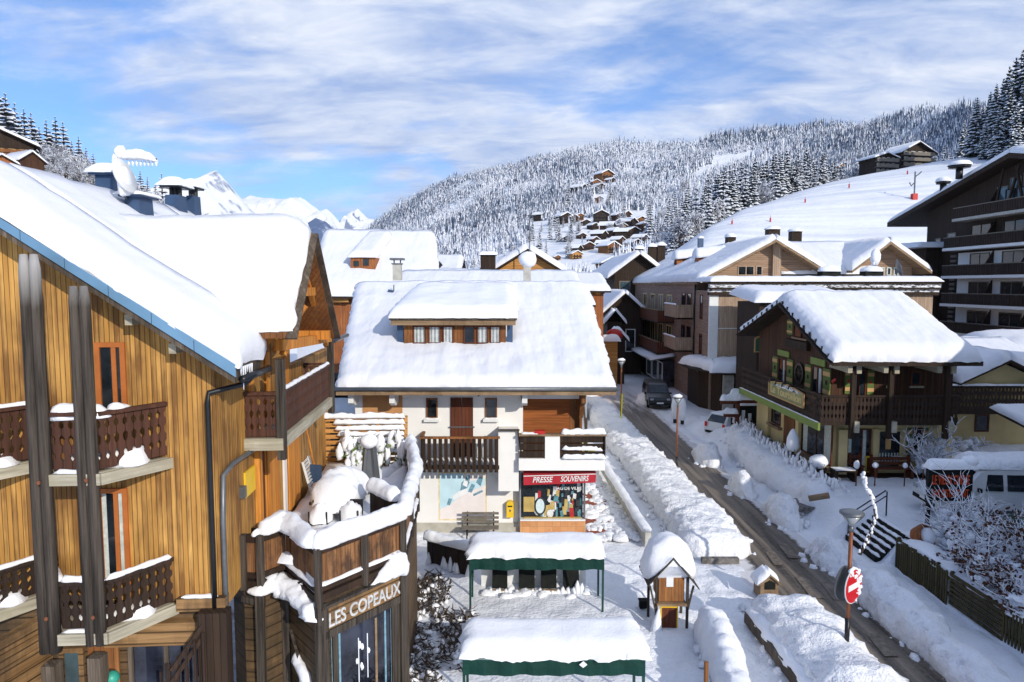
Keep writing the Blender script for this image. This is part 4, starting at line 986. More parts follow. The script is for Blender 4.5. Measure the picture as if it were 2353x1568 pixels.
# terrace balustrade
fe = thing('terrace_balustrade', T3, 'zigzag boarded terrace balustrade under a thick rolled cap of snow, above the carved shop sign', 'balustrade')
seq = [T0, T1, T2, T3, T4, T5, T6]
mb = MB(); mp_ = MB(); mrl = MB(); ms = MB(); ms2 = MB()
for i in range(6):
    a, b = seq[i], seq[i + 1]; balusters(mb, a, b, zf_ + .22, zr_ - .14, .19, .008, .03, 'flat')
    mrl.bar(a + V((0, 0, zr_ - .07)), b + V((0, 0, zr_ - .07)), .1, .16); mrl.bar(a + V((0, 0, zf_ + .2)), b + V((0, 0, zf_ + .2)), .09, .12); mrl.bar(a + V((0, 0, zf_ + .02)), b + V((0, 0, zf_ + .02)), .14, .14)
    if i >= 2: bank(ms2, [a + V((0, 0, zf_ + .26)), b + V((0, 0, zf_ + .26))], .16, .06, .12, 6, .02, 4, i, ends=.1)
ps = [T0, T1, T3, T3.lerp(T4, .52), T4, T4.lerp(T5, .5), T5, T6]
for k_, q_ in enumerate(ps):
    mp_ = MB(); mp_.bar(q_ + V((.03, -.06, zf_ - .5 if k_ in (1, 2) else zf_ - .1)), q_ + V((.03, -.06, zr_ + .02)), .13, .13); mp_.build('post', 'weathered_log', fe)
mb.build('boards', 'fence_boards', fe); mrl.build('rails', 'rail_dark', fe)
up = V((0, 0, zr_))
bank(ms, [T0 + up + V((.2, 0, 0)), T1 + up], [.2, .35], [.08, .22], .1, 10, .04, 2, 1, ends=.2)
bank(ms, [T1 + up, T2 + up + V((0, .05, .05))], [.35, .5], [.25, .38], .09, 10, .05, 2, 2, ends=.15)
bank(ms, [T2 + up + V((-.05, .1, .0)), T3 + up], [.5, .42], [.36, .32], .09, 12, .05, 2, 3, ends=.2)
bank(ms, [T3 + up - d34 * .1, T4 + up + d34 * .1], .42, .34, .09, 12, .05, 2, 4, ends=.22)
bank(ms, [T4 + up, T5 + up, T6 + up], [.4, .38, .36], [.32, .34, .3], .1, 12, .06, 2, 5, ends=.2)
ms.build('snow_cap', 'snow', fe, True); split_build(ms2, 'rail_snow', 'snow', fe, True)
# inner partition on the terrace
t_ = thing('terrace_partition', (-3.5, 17.5, 3.4), 'short dark wood partition on the terrace with a drooping roll of snow', 'partition')
a, b = P(850, 1165, 17.6), P(915, 1172, 16.6); a.z = b.z = 0; mb = MB(); balusters(mb, a, b, 3.5, 4.6, .2, .01, .04, 'flat'); mb.build('boards', 'dark_boards', t_); mb = MB(); bank(mb, [a + V((0, 0, 4.6)), b + V((0, 0, 4.55))], .4, .3, .08, 10, .05, 2, 7, ends=.2); mb.build('snow_cap', 'snow', t_, True)
# snow lying on the terrace
mb = MB()
slab(mb, T3 + V((-.1, .1, 3.45)), T4 + V((-.15, .1, 3.45)), V((-3.5, 23.0, 3.45)), V((-5.3, 15.4, 3.45)), .4, '0000', .25, .12, 3, 0)
slab(mb, V((-5.4, 15.2, 3.45)), V((-3.6, 23, 3.45)), V((-6.2, 23.1, 3.45)), V((-5.6, 15.2, 3.45)), .35, '0000', .3, .12, 4, 0)
for p, r_ in ((P(745, 1185, 15.6), (.9, 1.0, .35)), (P(700, 1200, 15.2), (.7, .6, .3)), (P(800, 1205, 15.6), (.7, .8, .25))): mb.blob(V((p.x, p.y, 3.75)), r_, .2, 1, 18, p.x, half=True)
tag(mb.build('terrace_snow', 'snow', None, True, loc=(-4, 17, 3.45)), 'drifted snow lying over the terrace floor', 'snow', kind='stuff')
# furniture under snow
t_ = thing('terrace_table', (-4.4, 18.2, 3.5), 'long terrace table buried under a tall smooth hump of snow', 'table')
mb = MB(); c_ = P(782, 1128, 18.0); mb.box((c_.x - .6, 17.2, 4.25), (c_.x + .45, 19.2, 4.32)); mb.build('tabletop', 'dark_boards', t_)
for sx_, sy_ in ((-.5, 17.3), (.35, 17.3), (-.5, 19.0), (.35, 19.0)): mb = MB(); mb.bar((c_.x + sx_, sy_, 3.45), (c_.x + sx_, sy_, 4.25), .07, .07); mb.build('leg', 'dark_boards', t_)
mb = MB(); bank(mb, [(c_.x - .1, 16.95, 4.12), (c_.x - .05, 18, 4.12), (c_.x + .05, 19.35, 4.12)], [1.15, 1.25, 1.1], [.6, .85, .6], .1, 14, .09, 2, 8, ends=.5, sq=.85); mb.build('table_snow', 'snow', t_, True)
for i, (u, v, Yq, nm) in enumerate(((735, 1150, 16.9, 'snow heaped garden chair at the near end of the long terrace table'), (806, 1150, 17.0, 'dark garden chair tucked against the long snowy terrace table'), (553, 1222, 14.9, 'snow topped chair in the corner by the drainpipe and balustrade'))):
    p = P(u, v, Yq); t_ = thing('garden_chair', (p.x, Yq, 3.5), nm, 'chair')
    x, y, z = p.x, Yq, 3.5
    for dx, dy in ((-.22, -.22), (.22, -.22), (-.22, .22), (.22, .22)): mb = MB(); mb.tube([(x + dx, y + dy, z), (x + dx, y + dy, z + .75)], .02); mb.build('leg', 'dark_metal', t_)
    mb = MB(); mb.box((x - .25, y - .25, z + .42), (x + .25, y + .25, z + .46)); mb.build('seat', 'dark_metal', t_); mb = MB(); mb.box((x - .25, y + .22, z + .5), (x + .25, y + .25, z + .9)); mb.build('backrest', 'dark_metal', t_)
    mb = MB(); mb.blob((x, y, z + .46), (.3, .3, .42), .2, 2, 14, i, half=True); mb.build('chair_snow', 'snow', t_, True)
p = P(850, 1100, 19.3); t_ = thing('patio_heater', (p.x, 19.3, 3.5), 'slim grey pyramid shaped patio heater with a round snow cap on the terrace', 'patio heater')
mb = MB(); x = p.x; zt_ = P(850, 1018, 19.3).z
for sx_ in (-1, 1): mb.bar((x + sx_ * .26, 19.2, 3.5), (x + sx_ * .1, 19.3, zt_), .12, .07); mb.bar((x + sx_ * .26, 19.55, 3.5), (x + sx_ * .1, 19.35, zt_), .12, .07)
mb.add([(x - .2, 19.22, 3.6), (x + .2, 19.22, 3.6), (x + .08, 19.31, zt_), (x - .08, 19.31, zt_)], [(0, 1, 2, 3)]); mb.build('frame', 'grey_metal', t_); mb = MB(); mb.blob((x, 19.3, zt_ + .05), (.26, .26, .2), .12, 1.5, 14); mb.build('snow_cap', 'snow', t_, True)
# lattice screen and climbing plant
t_ = thing('slat_screen', (-5, 23.4, 3.5), 'wooden slat screen caked with snow at the back of the terrace', 'screen')
mb = MB(); a, b = P(738, 970, 23.4).x, P(934, 970, 23.6).x; zt_ = P(835, 960, 23.4).z
for i in range(9): z = zt_ - .06 - i * .2; mb.bar((a, 23.4, z), (b, 23.55, z), .03, .14)
for i in range(4): x = a + (b - a) * i / 3; mb.bar((x, 23.36, 3.4), (x, 23.36 + .15 * i / 3, zt_ + .05), .1, .1)
mb.build('slats', 'honey_boards', t_)
mb = MB()
for i in range(7): z = zt_ + .02 - i * .2; bank(mb, [(a + (.35 + .06 * i if i else 0), 23.34, z - .03), (b, 23.48, z - .03)], .18, .15 if i else .16, .1, 6, .05, 3, i, ends=.1)
mb.build('slat_snow', 'snow', t_, True)
t_ = thing('climbing_shrub', (-4.6, 22.8, 3.5), 'evergreen climbing shrub bowed under clumps of snow, growing up the slat screen', 'shrub')
mb = MB(); mg = MB()
for i in range(46):
    x = random.uniform(a + .7, b + .1); z = random.uniform(3.6, zt_ - .5); y = 23.1 - random.random() * .5
    mb.blob((x, y, z), (random.uniform(.07, .16), .14, random.uniform(.12, .34)), .35, 2, 8, i)
    for k_ in range(5):
        q_ = V((x + random.gauss(0, .14), y - .06 + random.gauss(0, .08), z - random.uniform(.0, .3))); d1 = V((random.gauss(0, .08), random.gauss(0, .05), -.05)); d2 = V((.02, .05, random.uniform(.03, .1))); mg.poly([q_, q_ + d1, q_ + d1 + d2, q_ + d2])
mb.build('snow_clump', 'snow', t_, True); mg.build('foliage', 'leaf_green', t_)
# ladder and shovel
t_ = thing('stepladder', W(.3, 4.4, 3.6), 'slatted aluminium ladder leaning on the gold wall behind the terrace', 'ladder')
mb = MB(); b_a, b_b = bs(688), bs(702); L0 = LC.fa(694, 1068, .15).z
for q_ in (b_a, b_b): mb.bar(W(.35, q_, 3.7), W(.1, q_, L0), .04, .06)
for i in range(11): f_ = i / 10; mb.bar(W(.35 - .25 * f_, b_a, 3.75 + (L0 - 3.8) * f_), W(.35 - .25 * f_, b_b, 3.75 + (L0 - 3.8) * f_), .05, .03)
mb.build('ladder', 'satin_white', t_)
t_ = thing('snow_shovel', W(.3, 6.6, 3.6), 'snow shovel with orange handle and dark blue blade leaning in the terrace corner', 'shovel')
mb = MB(); mb.tube([W(.3, 7.0, 4.5), W(.15, 6.6, 5.9)], .025); mb.build('handle', 'orange_wood', t_); mb = MB(); mb.prism([W(.2, 6.9, 4.55), W(.55, 6.8, 4.55), W(.55, 6.8, 3.9), W(.2, 6.9, 3.9)], V((.02, -.05, 0))); mb.build('blade', 'blue_chimney', t_)
# ================================================================ white souvenir shop house
WH = Fr((0, 27.0), 0); X27 = lambda u: (u - CX) / F * 27.0
h = thing('white_house', (-1.7, 31, 0), 'white rendered house with wide snowy roof and long dormer, souvenir shop on its ground floor', 'house')
xl, xr = -6.15, 2.78; ze = 6.0
sR = .374
rzW = lambda y: 5.75 + sR * (y - 25.7)
mb = MB()
mb.prism([(xl, 27, -.2), (xl, 27, rzW(27)), (xl, 35.6, rzW(35.6)), (xl, 43, rzW(35.6) - 2.7), (xl, 43, -.2)], (-xl + xr - 2.35, 0, 0)); mb.build('wall', 'plaster', h)
# right part of the upper floor set back behind the shutter porch, ground floor flush
mb = MB(); mb.box((xr - 2.35, 27.02, -.2), (xr - .02, 42, 2.75)); mb.box((xr - 2.35, 27.9, 2.76), (xr - .3, 42, 6.3)); mb.box((X27(1197), 27.0, 5.35), (xr - .05, 27.25, 5.95)); mb.build('shop_wall', 'plaster', h)
mb = MB(); mb.box((xl - .02, 26.96, -.2), (X27(1195), 27.0, .38)); mb.build('plinth', 'plaster_base', h)
# roof
mb = MB(); Ae, Be, Cr, Dr = V((-6.55, 25.7, rzW(25.7))), V((3.87, 25.7, rzW(25.7))), V((3.87, 35.6, rzW(35.6))), V((-8.0, 35.6, rzW(35.6)))
mb.prism([Ae, Be, Cr, Dr], (0, 0, .16)); mb.prism([Dr, Cr, V((3.87, 44, rzW(35.6) - 3.1)), V((-8, 44, rzW(35.6) - 3.1))], (0, 0, .16)); mb.build('roof', 'grey_timber', h)
mb = MB(); mb.bar(Ae + V((0, -.03, .06)), Be + V((0, -.03, .06)), .06, .2); mb.build('eave_board', 'beam_wood', h)
mb = MB(); mb.tube([Ae + V((-.05, -.13, .2)), Be + V((.05, -.13, .2))], .075, 8); mb.build('gutter', 'grey_metal', h, True)
mb = MB(); u_ = V((0, 0, .16))
slab(mb, Ae + u_ + V((0, -.02, 0)), Be + u_ + V((0, -.02, 0)), Cr + u_, Dr + u_, .42, '1101', .15, .07, 11, .10); slab(mb, V((3.87, 44, rzW(35.6) - 2.94)), V((-8, 44, rzW(35.6) - 2.94)), Dr + u_, Cr + u_, .42, '1101', .4, .06, 11, .08)
mb.build('roof_snow', 'snow_roof', h, True)
# soft hump where the snow slid at the left of the dormer
# brackets
for u in (816, 908, 1205):
    mb = MB(); x = X27(u); mb.prism([(x - .1, 27, 5.25), (x - .1, 27, 5.78), (x - .1, 26.0, 5.78), (x - .1, 26.0, 5.35), (x - .1, 26.35, 5.2)], (.2, 0, 0)); mb.build('bracket', 'satin_white', h)
mb = MB(); mb.prism([(X27(1337) - .08, 27, 4.6), (X27(1337) - .08, 27, 5.78), (X27(1337) - .08, 26.0, 5.78), (X27(1337) - .08, 26.0, 5.35), (X27(1337) - .08, 26.6, 5.15)], (.16, 0, 0)); mb.build('bracket', 'brown_siding', h)
# upper floor: recess, windows, door, shutter
mb = MB(); zA, zB = P(870, 955, 27).z, P(870, 905, 27).z; mb.box((X27(830), 26.97, 3.9), (X27(922), 27.0, 5.78)); mb.build('wall_panel', 'ochre_wall', h)
winbox(WH, X27(832), X27(854), 4.0, P(840, 915, 27).z, h, 'door_wood', 'blue_glass', (), .03, .06)
winbox(WH, X27(872), X27(918), 4.0, P(895, 915, 27).z, h, 'door_wood', 'blue_glass', (), .03, .06)
for u0, u1 in ((977, 1004), (1114, 1142)):
    winbox(WH, X27(u0), X27(u1), P(990, 961, 27).z, P(990, 915, 27).z, h, 'brown_siding', 'dark_glass', (), 0, .05)
    mb = MB(); z = P(990, 961, 27).z; mb.box((X27(u0) - .08, 26.84, z - .13), (X27(u1) + .06, 27.0, z - .02)); mb.build('sill', 'satin_white', h)
    mb = MB(); bank(mb, [(X27(u0) - .08, 26.91, z - .03), (X27(u1) + .06, 26.91, z - .03)], .14, .06, .06, 6, .02, 5, u0, ends=.05); mb.build('sill_snow', 'snow', h, True)
d0, d1 = X27(1034), X27(1086); zt_ = P(1060, 914, 27).z
mb = MB(); 
for a, b in ((d0, (d0 + d1) / 2 - .01), ((d0 + d1) / 2 + .01, d1)): mb.box((a, 26.93, 2.9), (b, 27.0, zt_))
dd = mb.build('door', 'door_wood', h)
mb = MB(); mb.box((d0 - .06, 26.9, P(1060, 982, 27).z), (d1 + .06, 26.93, P(1060, 982, 27).z + .045)); mb.build('door_bar', 'grey_metal', dd)
mb = MB(); mb.box((X27(1006), 26.82, P(1010, 908, 27).z), (X27(1016), 27, P(1010, 896, 27).z)); mb.build('vent', 'grey_metal', h)
mb = MB(); mb.box((X27(1097), 26.88, P(1010, 910, 27).z), (X27(1101), 27, P(1010, 903, 27).z)); mb.build('wall_lamp', 'dark_metal', h)
mb = MB(); mb.box((X27(1198), 27.3, 2.9), (X27(1313), 27.36, 5.36)); mb.build('roller_shutter', 'shutter_slats', h)
mb = MB(); mb.box((X27(1313), 27.28, 2.9), (X27(1337), 27.34, 5.8)); mb.bar((X27(1337), 27.0, 4.3), (X27(1337), 27.9, 4.3), .1, 3.0); split_build(mb, 'porch_side', 'brown_siding', h)
# wooden balcony in the middle
bx0, bx1 = P(967, 1040, 26.0).x, P(1147, 1040, 26.0).x; zT, zBt = P(1057, 1006, 26).z, P(1057, 1086, 26).z
bc = bpy.data.objects.new('balcony', None); C.objects.link(bc); bc.parent = h; ORG[bc.name] = ORG[h.name]
mb = MB(); balusters(mb, (bx0, 26.0, 0), (bx1, 26.0, 0), zBt, zT - .05, .135, .075, .03, 'flat'); balusters(mb, (bx0, 27, 0), (bx0, 26, 0), zBt, zT - .05, .135, .06, .03, 'flat'); mb.build('railing', 'dark_boards', bc)
mb = MB(); mb.bar((bx0 - .05, 26.0, zT), (bx1 + .03, 26.0, zT), .12, .08); mb.bar((bx0, 27, zT), (bx0, 26, zT), .12, .08); mb.build('handrail', 'brown_siding', bc)
mb = MB(); mb.box((bx0, 26.05, zBt + .1), (bx1, 27, zBt + .22)); mb.build('slab', 'dark_boards', bc)
mb = MB(); bank(mb, [(bx0 + .1, 26.5, zBt + .22), (bx1 - .1, 26.5, zBt + .22)], .6, .22, .12, 8, .06, 3, 6, ends=.2); mb.build('floor_snow', 'snow', bc, True)
# white block balcony on the right
X26 = lambda u: P(u, 1040, 26.0).x; z26 = lambda v: P(1290, v, 26.0).z
bc = bpy.data.objects.new('shop_balcony', None); C.objects.link(bc); bc.parent = h; ORG[bc.name] = ORG[h.name]
mb = MB(); zt_, zb_ = z26(998), z26(1080); zm = z26(1053)
mb.box((X26(1192), 25.9, zb_), (X26(1390), 27.0, zm)); mb.box((X26(1252), 25.9, zm), (X26(1286), 26.1, zt_)); mb.box((X26(1145), 26.2, 1.9), (X26(1192), 27.0, z26(992))); mb.build('parapet', 'plaster', bc)
mb = MB()
for u0, u1 in ((1194, 1252), (1286, 1388)):
    for i in range(3): mb.box((X26(u0), 25.95, zm + .03 + i * .29), (X26(u1), 25.99, zm + .27 + i * .29))
mb.bar((X26(1388), 26, zm - .1), (X26(1388), 26, zt_), .1, .1); split_build(mb, 'rail_boards', 'dark_boards', bc)
mb = MB(); mb.box((X26(1192), 25.85, zt_ - .05), (X26(1392), 26.12, zt_ + .02)); mb.build('handrail', 'beam_wood', bc)
mb = MB(); bank(mb, [(X26(1288), 25.98, zt_ + .0), (X26(1392), 25.98, zt_ + .02)], .26, .2, .08, 8, .06, 3, 6, ends=.1); bank(mb, [(X26(1290), 25.9, zm + .35), (X26(1384), 25.9, zm + .32)], .12, .13, .08, 8, .07, 4, 7, ends=.1); bank(mb, [(X26(1290), 25.88, zm + .02), (X26(1392), 25.88, zm)], .2, .16, .08, 8, .05, 4, 8, ends=.1)
bank(mb, [(X26(1196), 25.98, zt_ + .0), (X26(1240), 25.98, zt_ + .0)], .2, .09, .08, 8, .03, 3, 9, ends=.1); split_build(mb, 'rail_snow', 'snow', bc, True)
mb = MB(); mb.box((X26(1228), 25.9, zt_ + .02), (X26(1252), 26.15, zt_ + .14)); mb.build('storage_box', 'red_paint', bc)
mb = MB(); mb.bar((X26(1144), 26.1, z26(990)), (X26(1194), 26.1, z26(990)), .1, .06); mb.bar((X26(1190), 26.1, z26(990)), (X26(1200), 26.1, z26(1060)), .06, .06); mb.build('corner_post', 'grey_timber', bc)
# stairs rail at right side going back
mb = MB(); mb.bar((2.95, 26.6, 3.0), (3.1, 29.8, 4.6), .07, .16); mb.bar((3.0, 26.6, 2.4), (3.1, 29.8, 3.4), .07, .2); mb.bar((3.02, 28, 2.0), (3.02, 28, 4.4), .1, .1); mb.build('side_stair', 'grey_timber', h)
# shop front
S26 = lambda u, v: P(u, v, 26.55)
mb = MB(); a, b = S26(1198, 1200), S26(1342, 1112); mb.box((a.x, 26.95, a.z), (b.x, 27.0, b.z + .3)); wi = mb.build('display_window', 'dark_glass', h)
mb = MB(); mb.box((a.x - .05, 26.7, -.2), (b.x + .08, 27.0, a.z)); mb.build('tile_base', 'tile_base', h)
mb = MB(); mb.box((a.x - .05, 26.66, a.z), (b.x + .08, 27.0, a.z + .06)); mb.build('window_sill', 'satin_white', h)
mb = MB(); mb.box((a.x - .13, 26.7, .35), (a.x - .05, 26.95, 2.6)); mb.box((b.x + .02, 26.75, a.z), (b.x + .08, 26.95, 2.4)); split_build(mb, 'window_post', 'grey_metal', h)
def disc(name, u, v, y, rx, rz_, mat, par, depth=.03):
    mb = MB(); c_ = P(u, v, y); pts = [c_ + V((rx * math.cos(t_), 0, rz_ * math.sin(t_))) for t_ in [2 * math.pi * k / 24 for k in range(24)]]; mb.prism(pts, (0, -depth, 0)); return mb.build(name, mat, par)
mb = MB(); p0, p1_ = P(1203, 1190, 26.93), P(1225, 1142, 26.93); mb.box((p0.x, 26.9, p0.z + .25), (p1_.x + .05, 26.94, p1_.z)); mb.build('display_panel', 'display_beige', wi)
disc('display_clock', 1241, 1163, 26.92, .23, .36, 'goods_dark', wi); disc('clock_face', 1241, 1163, 26.885, .17, .29, 'clock_face', wi)
disc('display_plate', 1264, 1180, 26.92, .13, .16, 'goods_white', wi)
random.seed(21)
for mt, n in (('goods_teal', 14), ('goods_white', 22), ('goods_red', 9), ('goods_dark', 14), ('display_beige', 10)):
    mb = MB()
    for i in range(n):
        u = random.uniform(1228, 1336); v = random.uniform(1116, 1190); c_ = P(u, v, 26.93); w_, hh = random.uniform(.03, .09), random.uniform(.06, .22)
        mb.obox(c_ + V((-w_, random.uniform(-.03, 0), -hh)), V((w_ * 2, 0, random.uniform(-.05, .05))), V((0, .02, 0)), V((random.uniform(-.05, .05), 0, hh * 2)))
    split_build(mb, 'display_goods', mt, wi, gap=.0)
mb = MB(); q0, q1 = P(1203, 1196, 26.9), P(1336, 1188, 26.9); mb.box((q0.x, 26.8, q0.z), (q1.x, 26.93, q1.z)); mb.build('display_shelf', 'display_beige', wi)
textmesh('window_lettering', 'MAG DE VILLE', 'goods_white', P(1272, 1126, 26.88), (1, 0, 0), (0, 0, 1), .13, wi, .01, 1.1)
# awning
aw = bpy.data.objects.new('awning', None); C.objects.link(aw); aw.parent = h; ORG[aw.name] = ORG[h.name]
a0, a1 = P(1202, 1083, 26.6), P(1368, 1080, 26.6); f0, f1 = P(1203, 1094, 26.2), P(1370, 1089, 26.2); g0, g1 = P(1203, 1115, 26.2), P(1368, 1109, 26.2)
mb = MB(); mb.prism([a0, a1, f1, f0], (0, 0, .02)); mb.build('canopy', 'red_canvas', aw); mb = MB(); mb.prism([f0, f1, g1, g0], (0, -.02, 0)); vl = mb.build('valance', 'red_canvas', aw)
mb = MB(); mb.bar(f0 + V((0, -.03, 0)), f1 + V((0, -.03, 0)), .02, .03); mb.build('trim', 'satin_white', aw)
xd = (f1 - f0).normalized()
textmesh('lettering', 'PRESSE', 'satin_white', g0 + xd * .35 + V((0, -.03, .09)), xd, (0, 0, 1), .22, vl, .012, .78, shear=.25)
textmesh('lettering', 'SOUVENIRS', 'satin_white', g0 + xd * 1.42 + V((0, -.03, .09)), xd, (0, 0, 1), .22, vl, .012, 1.08, shear=.25)
# mural
mu = bpy.data.objects.new('mural', None); C.objects.link(mu); mu.parent = h; ORG[mu.name] = ORG[h.name]
mu0, mu1, mz0, mz1 = X27(1007), X27(1114), P(1060, 1193, 27).z, P(1060, 1088, 27).z
def mp(s, t): return V((mu0 + (mu1 - mu0) * s, 0, mz0 + (mz1 - mz0) * t))
def mural(name, polys, mat, y):
    for p in polys: mb = MB(); mb.prism([mp(*q) + V((0, y, 0)) for q in p], (0, .003, 0)); mb.build(name, mat, mu)
mural('painted_border', [[(-.03, -.03), (1.03, -.03), (1.03, 1.03), (-.03, 1.03)]], 'mural_line', 26.995)
mural('painted_sky', [[(0, 0), (1, 0), (1, 1), (0, 1)]], 'mural_sky', 26.991)
mural('painted_hill', [[(0, 0), (1, 0), (1, .75), (.7, .62), (.45, .5), (.2, .3), (0, .22)], [(.55, .8), (1, .9), (1, 1), (.5, 1)]], 'mural_cream', 26.987)
mural('painted_shape', [[(.15, .32), (.22, .3), (.27, .44), (.2, .46)], [(.45, .62), (.55, .58), (.66, .8), (.6, .9), (.48, .8)], [(.62, .6), (.7, .58), (.78, .75), (.7, .78)], [(.8, .8), (.9, .72), (.95, .9), (.85, .93)], [(.74, .5), (.95, .6), (.93, .64), (.73, .55)], [(.56, .88), (.66, .84), (.66, .95), (.6, .97)]], 'mural_blue', 26.984)
mural('painted_figure', [[(.3, .42), (.45, .5), (.62, .58), (.6, .68), (.4, .6), (.28, .5)], [(.5, .75), (.6, .7), (.62, .82), (.54, .86)]], 'mural_white', 26.981)
# letter box, bench, ground bits
t_ = thing('letter_box', (X27(1172), 26.85, 1.0), 'yellow wall letter box on the white wall next to the souvenir shop window', 'letter box')
mb = MB(); x = X27(1172); z0, z1 = P(1172, 1188, 26.85).z, P(1172, 1151, 26.85).z; pts = [(x - .14, 26.75, z0), (x + .14, 26.75, z0), (x + .14, 26.75, z1 - .1)] + [(x + .14 * math.cos(k * math.pi / 6), 26.75, z1 - .1 + .1 * math.sin(k * math.pi / 6)) for k in range(1, 6)] + [(x - .14, 26.75, z1 - .1)]
mb.prism(pts, (0, .25, 0)); mb.build('box', 'yellow_paint', t_); mb = MB(); mb.box((x - .09, 26.735, z1 - .22), (x + .09, 26.75, z1 - .17)); mb.build('slot', 'black_board', t_); mb = MB(); mb.prism([(x, 26.74, z0 + .22), (x + .04, 26.74, z0 + .28), (x, 26.74, z0 + .34), (x - .04, 26.74, z0 + .28)], (0, .01, 0)); mb.build('emblem', 'blue_chimney', t_)
t_ = thing('bench', (X27(1105), 26.4, 0), 'slatted grey park bench against the white wall under the painted mural', 'bench')
b0_, b1_ = P(1062, 1220, 26.5).x, P(1146, 1220, 26.5).x
mb = MB()
for z in (.55, .72, .89): mb.bar((b0_, 26.62, z), (b1_, 26.62, z), .04, .09)
mb.build('backrest', 'grey_slats', t_); mb = MB()
for y in (26.2, 26.34, 26.48): mb.bar((b0_, y, .42), (b1_, y, .42), .1, .04)
mb.build('seat', 'grey_slats', t_)
for x in (b0_ + .2, b1_ - .2): mb = MB(); mb.bar((x, 26.2, 0), (x, 26.2, .42), .05, .05); mb.bar((x, 26.58, 0), (x, 26.66, .95), .05, .05); mb.bar((x, 26.2, .4), (x, 26.58, .4), .05, .05); mb.build('leg', 'dark_metal', t_)
t_ = thing('boarded_fence', (-2.3, 23.4, 0), 'brown boarded fence with a rolled snow cap, just below the bench', 'fence')
mb = MB(); a, b = V((-3.0, 23.9, 0)), V((-1.3, 22.7, 0)); balusters(mb, a, b, -.1, .95, .14, .01, .03, 'flat'); mb.build('boards', 'dark_boards', t_); mb = MB(); bank(mb, [a + V((-.1, 0, .93)), b + V((.1, 0, .9))], .4, .3, .1, 10, .06, 2, 3, ends=.2); mb.build('snow_cap', 'snow', t_, True)
mb = MB()
for i in range(9): q_ = a.lerp(b, random.random()); mb.tube([q_ + V((.03, -.06, 0)), q_ + V((.03, -.06, random.uniform(.2, .5)))], [.13, .02], 6)
split_build(mb, 'frost_spike', 'snow', t_, True)
mb = MB(); mb.bar((-2.9, 25.2, .15), (-1.6, 25.0, .12), .5, .1); tag(mb.build('plank', 'beam_wood', None, loc=(-2.3, 25.1, 0)), 'weathered flat boards lying at the foot of the white wall', 'plank')
mb = MB(); mb.bar((3.05, 30.0, 2.6), (3.5, 29.0, 2.2), .05, 1.1); tag(mb.build('yellow_sledge', 'neon_yellow', None, loc=(3.2, 29.5, 2)), 'bright yellow plastic sledge leaning by the side stair of the white house', 'sledge')
# dormer
dm = bpy.data.objects.new('dormer', None); C.objects.link(dm); dm.parent = h; ORG[dm.name] = ORG[h.name]
Yd_ = 28.55; xa, xb = P(905, 770, Yd_).x, P(1182, 770, Yd_).x; xwa, xwb = P(928, 770, Yd_).x, P(1162, 770, Yd_).x
zb_, zt_ = P(1050, 797, Yd_).z, P(1050, 742, Yd_).z
mb = MB(); mb.prism([(xwa, Yd_, zb_ - .1), (xwa, Yd_, zt_ + .1), (xwa, 33.6, zt_ + 1.0), (xwa, 33.6, zb_)], (xwb - xwa, 0, 0)); mb.build('dormer_wall', 'brown_siding', dm)
for i, (s0, s1) in enumerate(((.09, .22), (.24, .365), (.38, .49), (.585, .70), (.715, .83), (.845, .95))):
    winbox(WH, xwa + (xwb - xwa) * s0, xwa + (xwb - xwa) * s1, zb_ + .13, zt_ - .12, dm, 'door_wood', 'dark_glass' if i == 3 else 'curtained_glass', (), Yd_ - 27.0, .06)
mb = MB(); mb.bar((xa - .05, Yd_ - .35, zt_ + .03), (xb + .05, Yd_ - .35, zt_ + .03), .1, .22); mb.bar((xwa - .1, Yd_ - .04, zb_ + .03), (xwb + .1, Yd_ - .04, zb_ + .03), .1, .1); mb.build('dormer_beam', 'beam_wood', dm)
mb = MB(); mb.prism([(xa - .1, Yd_ - .45, zt_ + .12), (xb + .1, Yd_ - .45, zt_ + .12), (xb + .1, 34.6, zt_ + 1.05), (xa - .1, 34.6, zt_ + 1.05)], (0, 0, .1)); mb.build('dormer_roof', 'grey_timber', dm)
for s_ in (xwa - .28, xwb + .05): mb = MB(); mb.prism([(s_, Yd_ + .05, zb_ - .1), (s_ + .24, Yd_ + .05, zb_ - .1), (s_ + .24, Yd_ + .05, zt_), (s_, Yd_ + .05, zt_)], (0, .1, 0)); mb.build('dormer_cheek', 'blue_chimney', dm)
mb = MB(); slab(mb, (xa - .15, Yd_ - .5, zt_ + .22), (xb + .15, Yd_ - .5, zt_ + .22), (xb + .1, 35, zt_ + 1.18), (xa - .1, 35, zt_ + 1.18), .5, '1101', .22, .07, 12, .09); mb.build('dormer_snow', 'snow', dm, True)
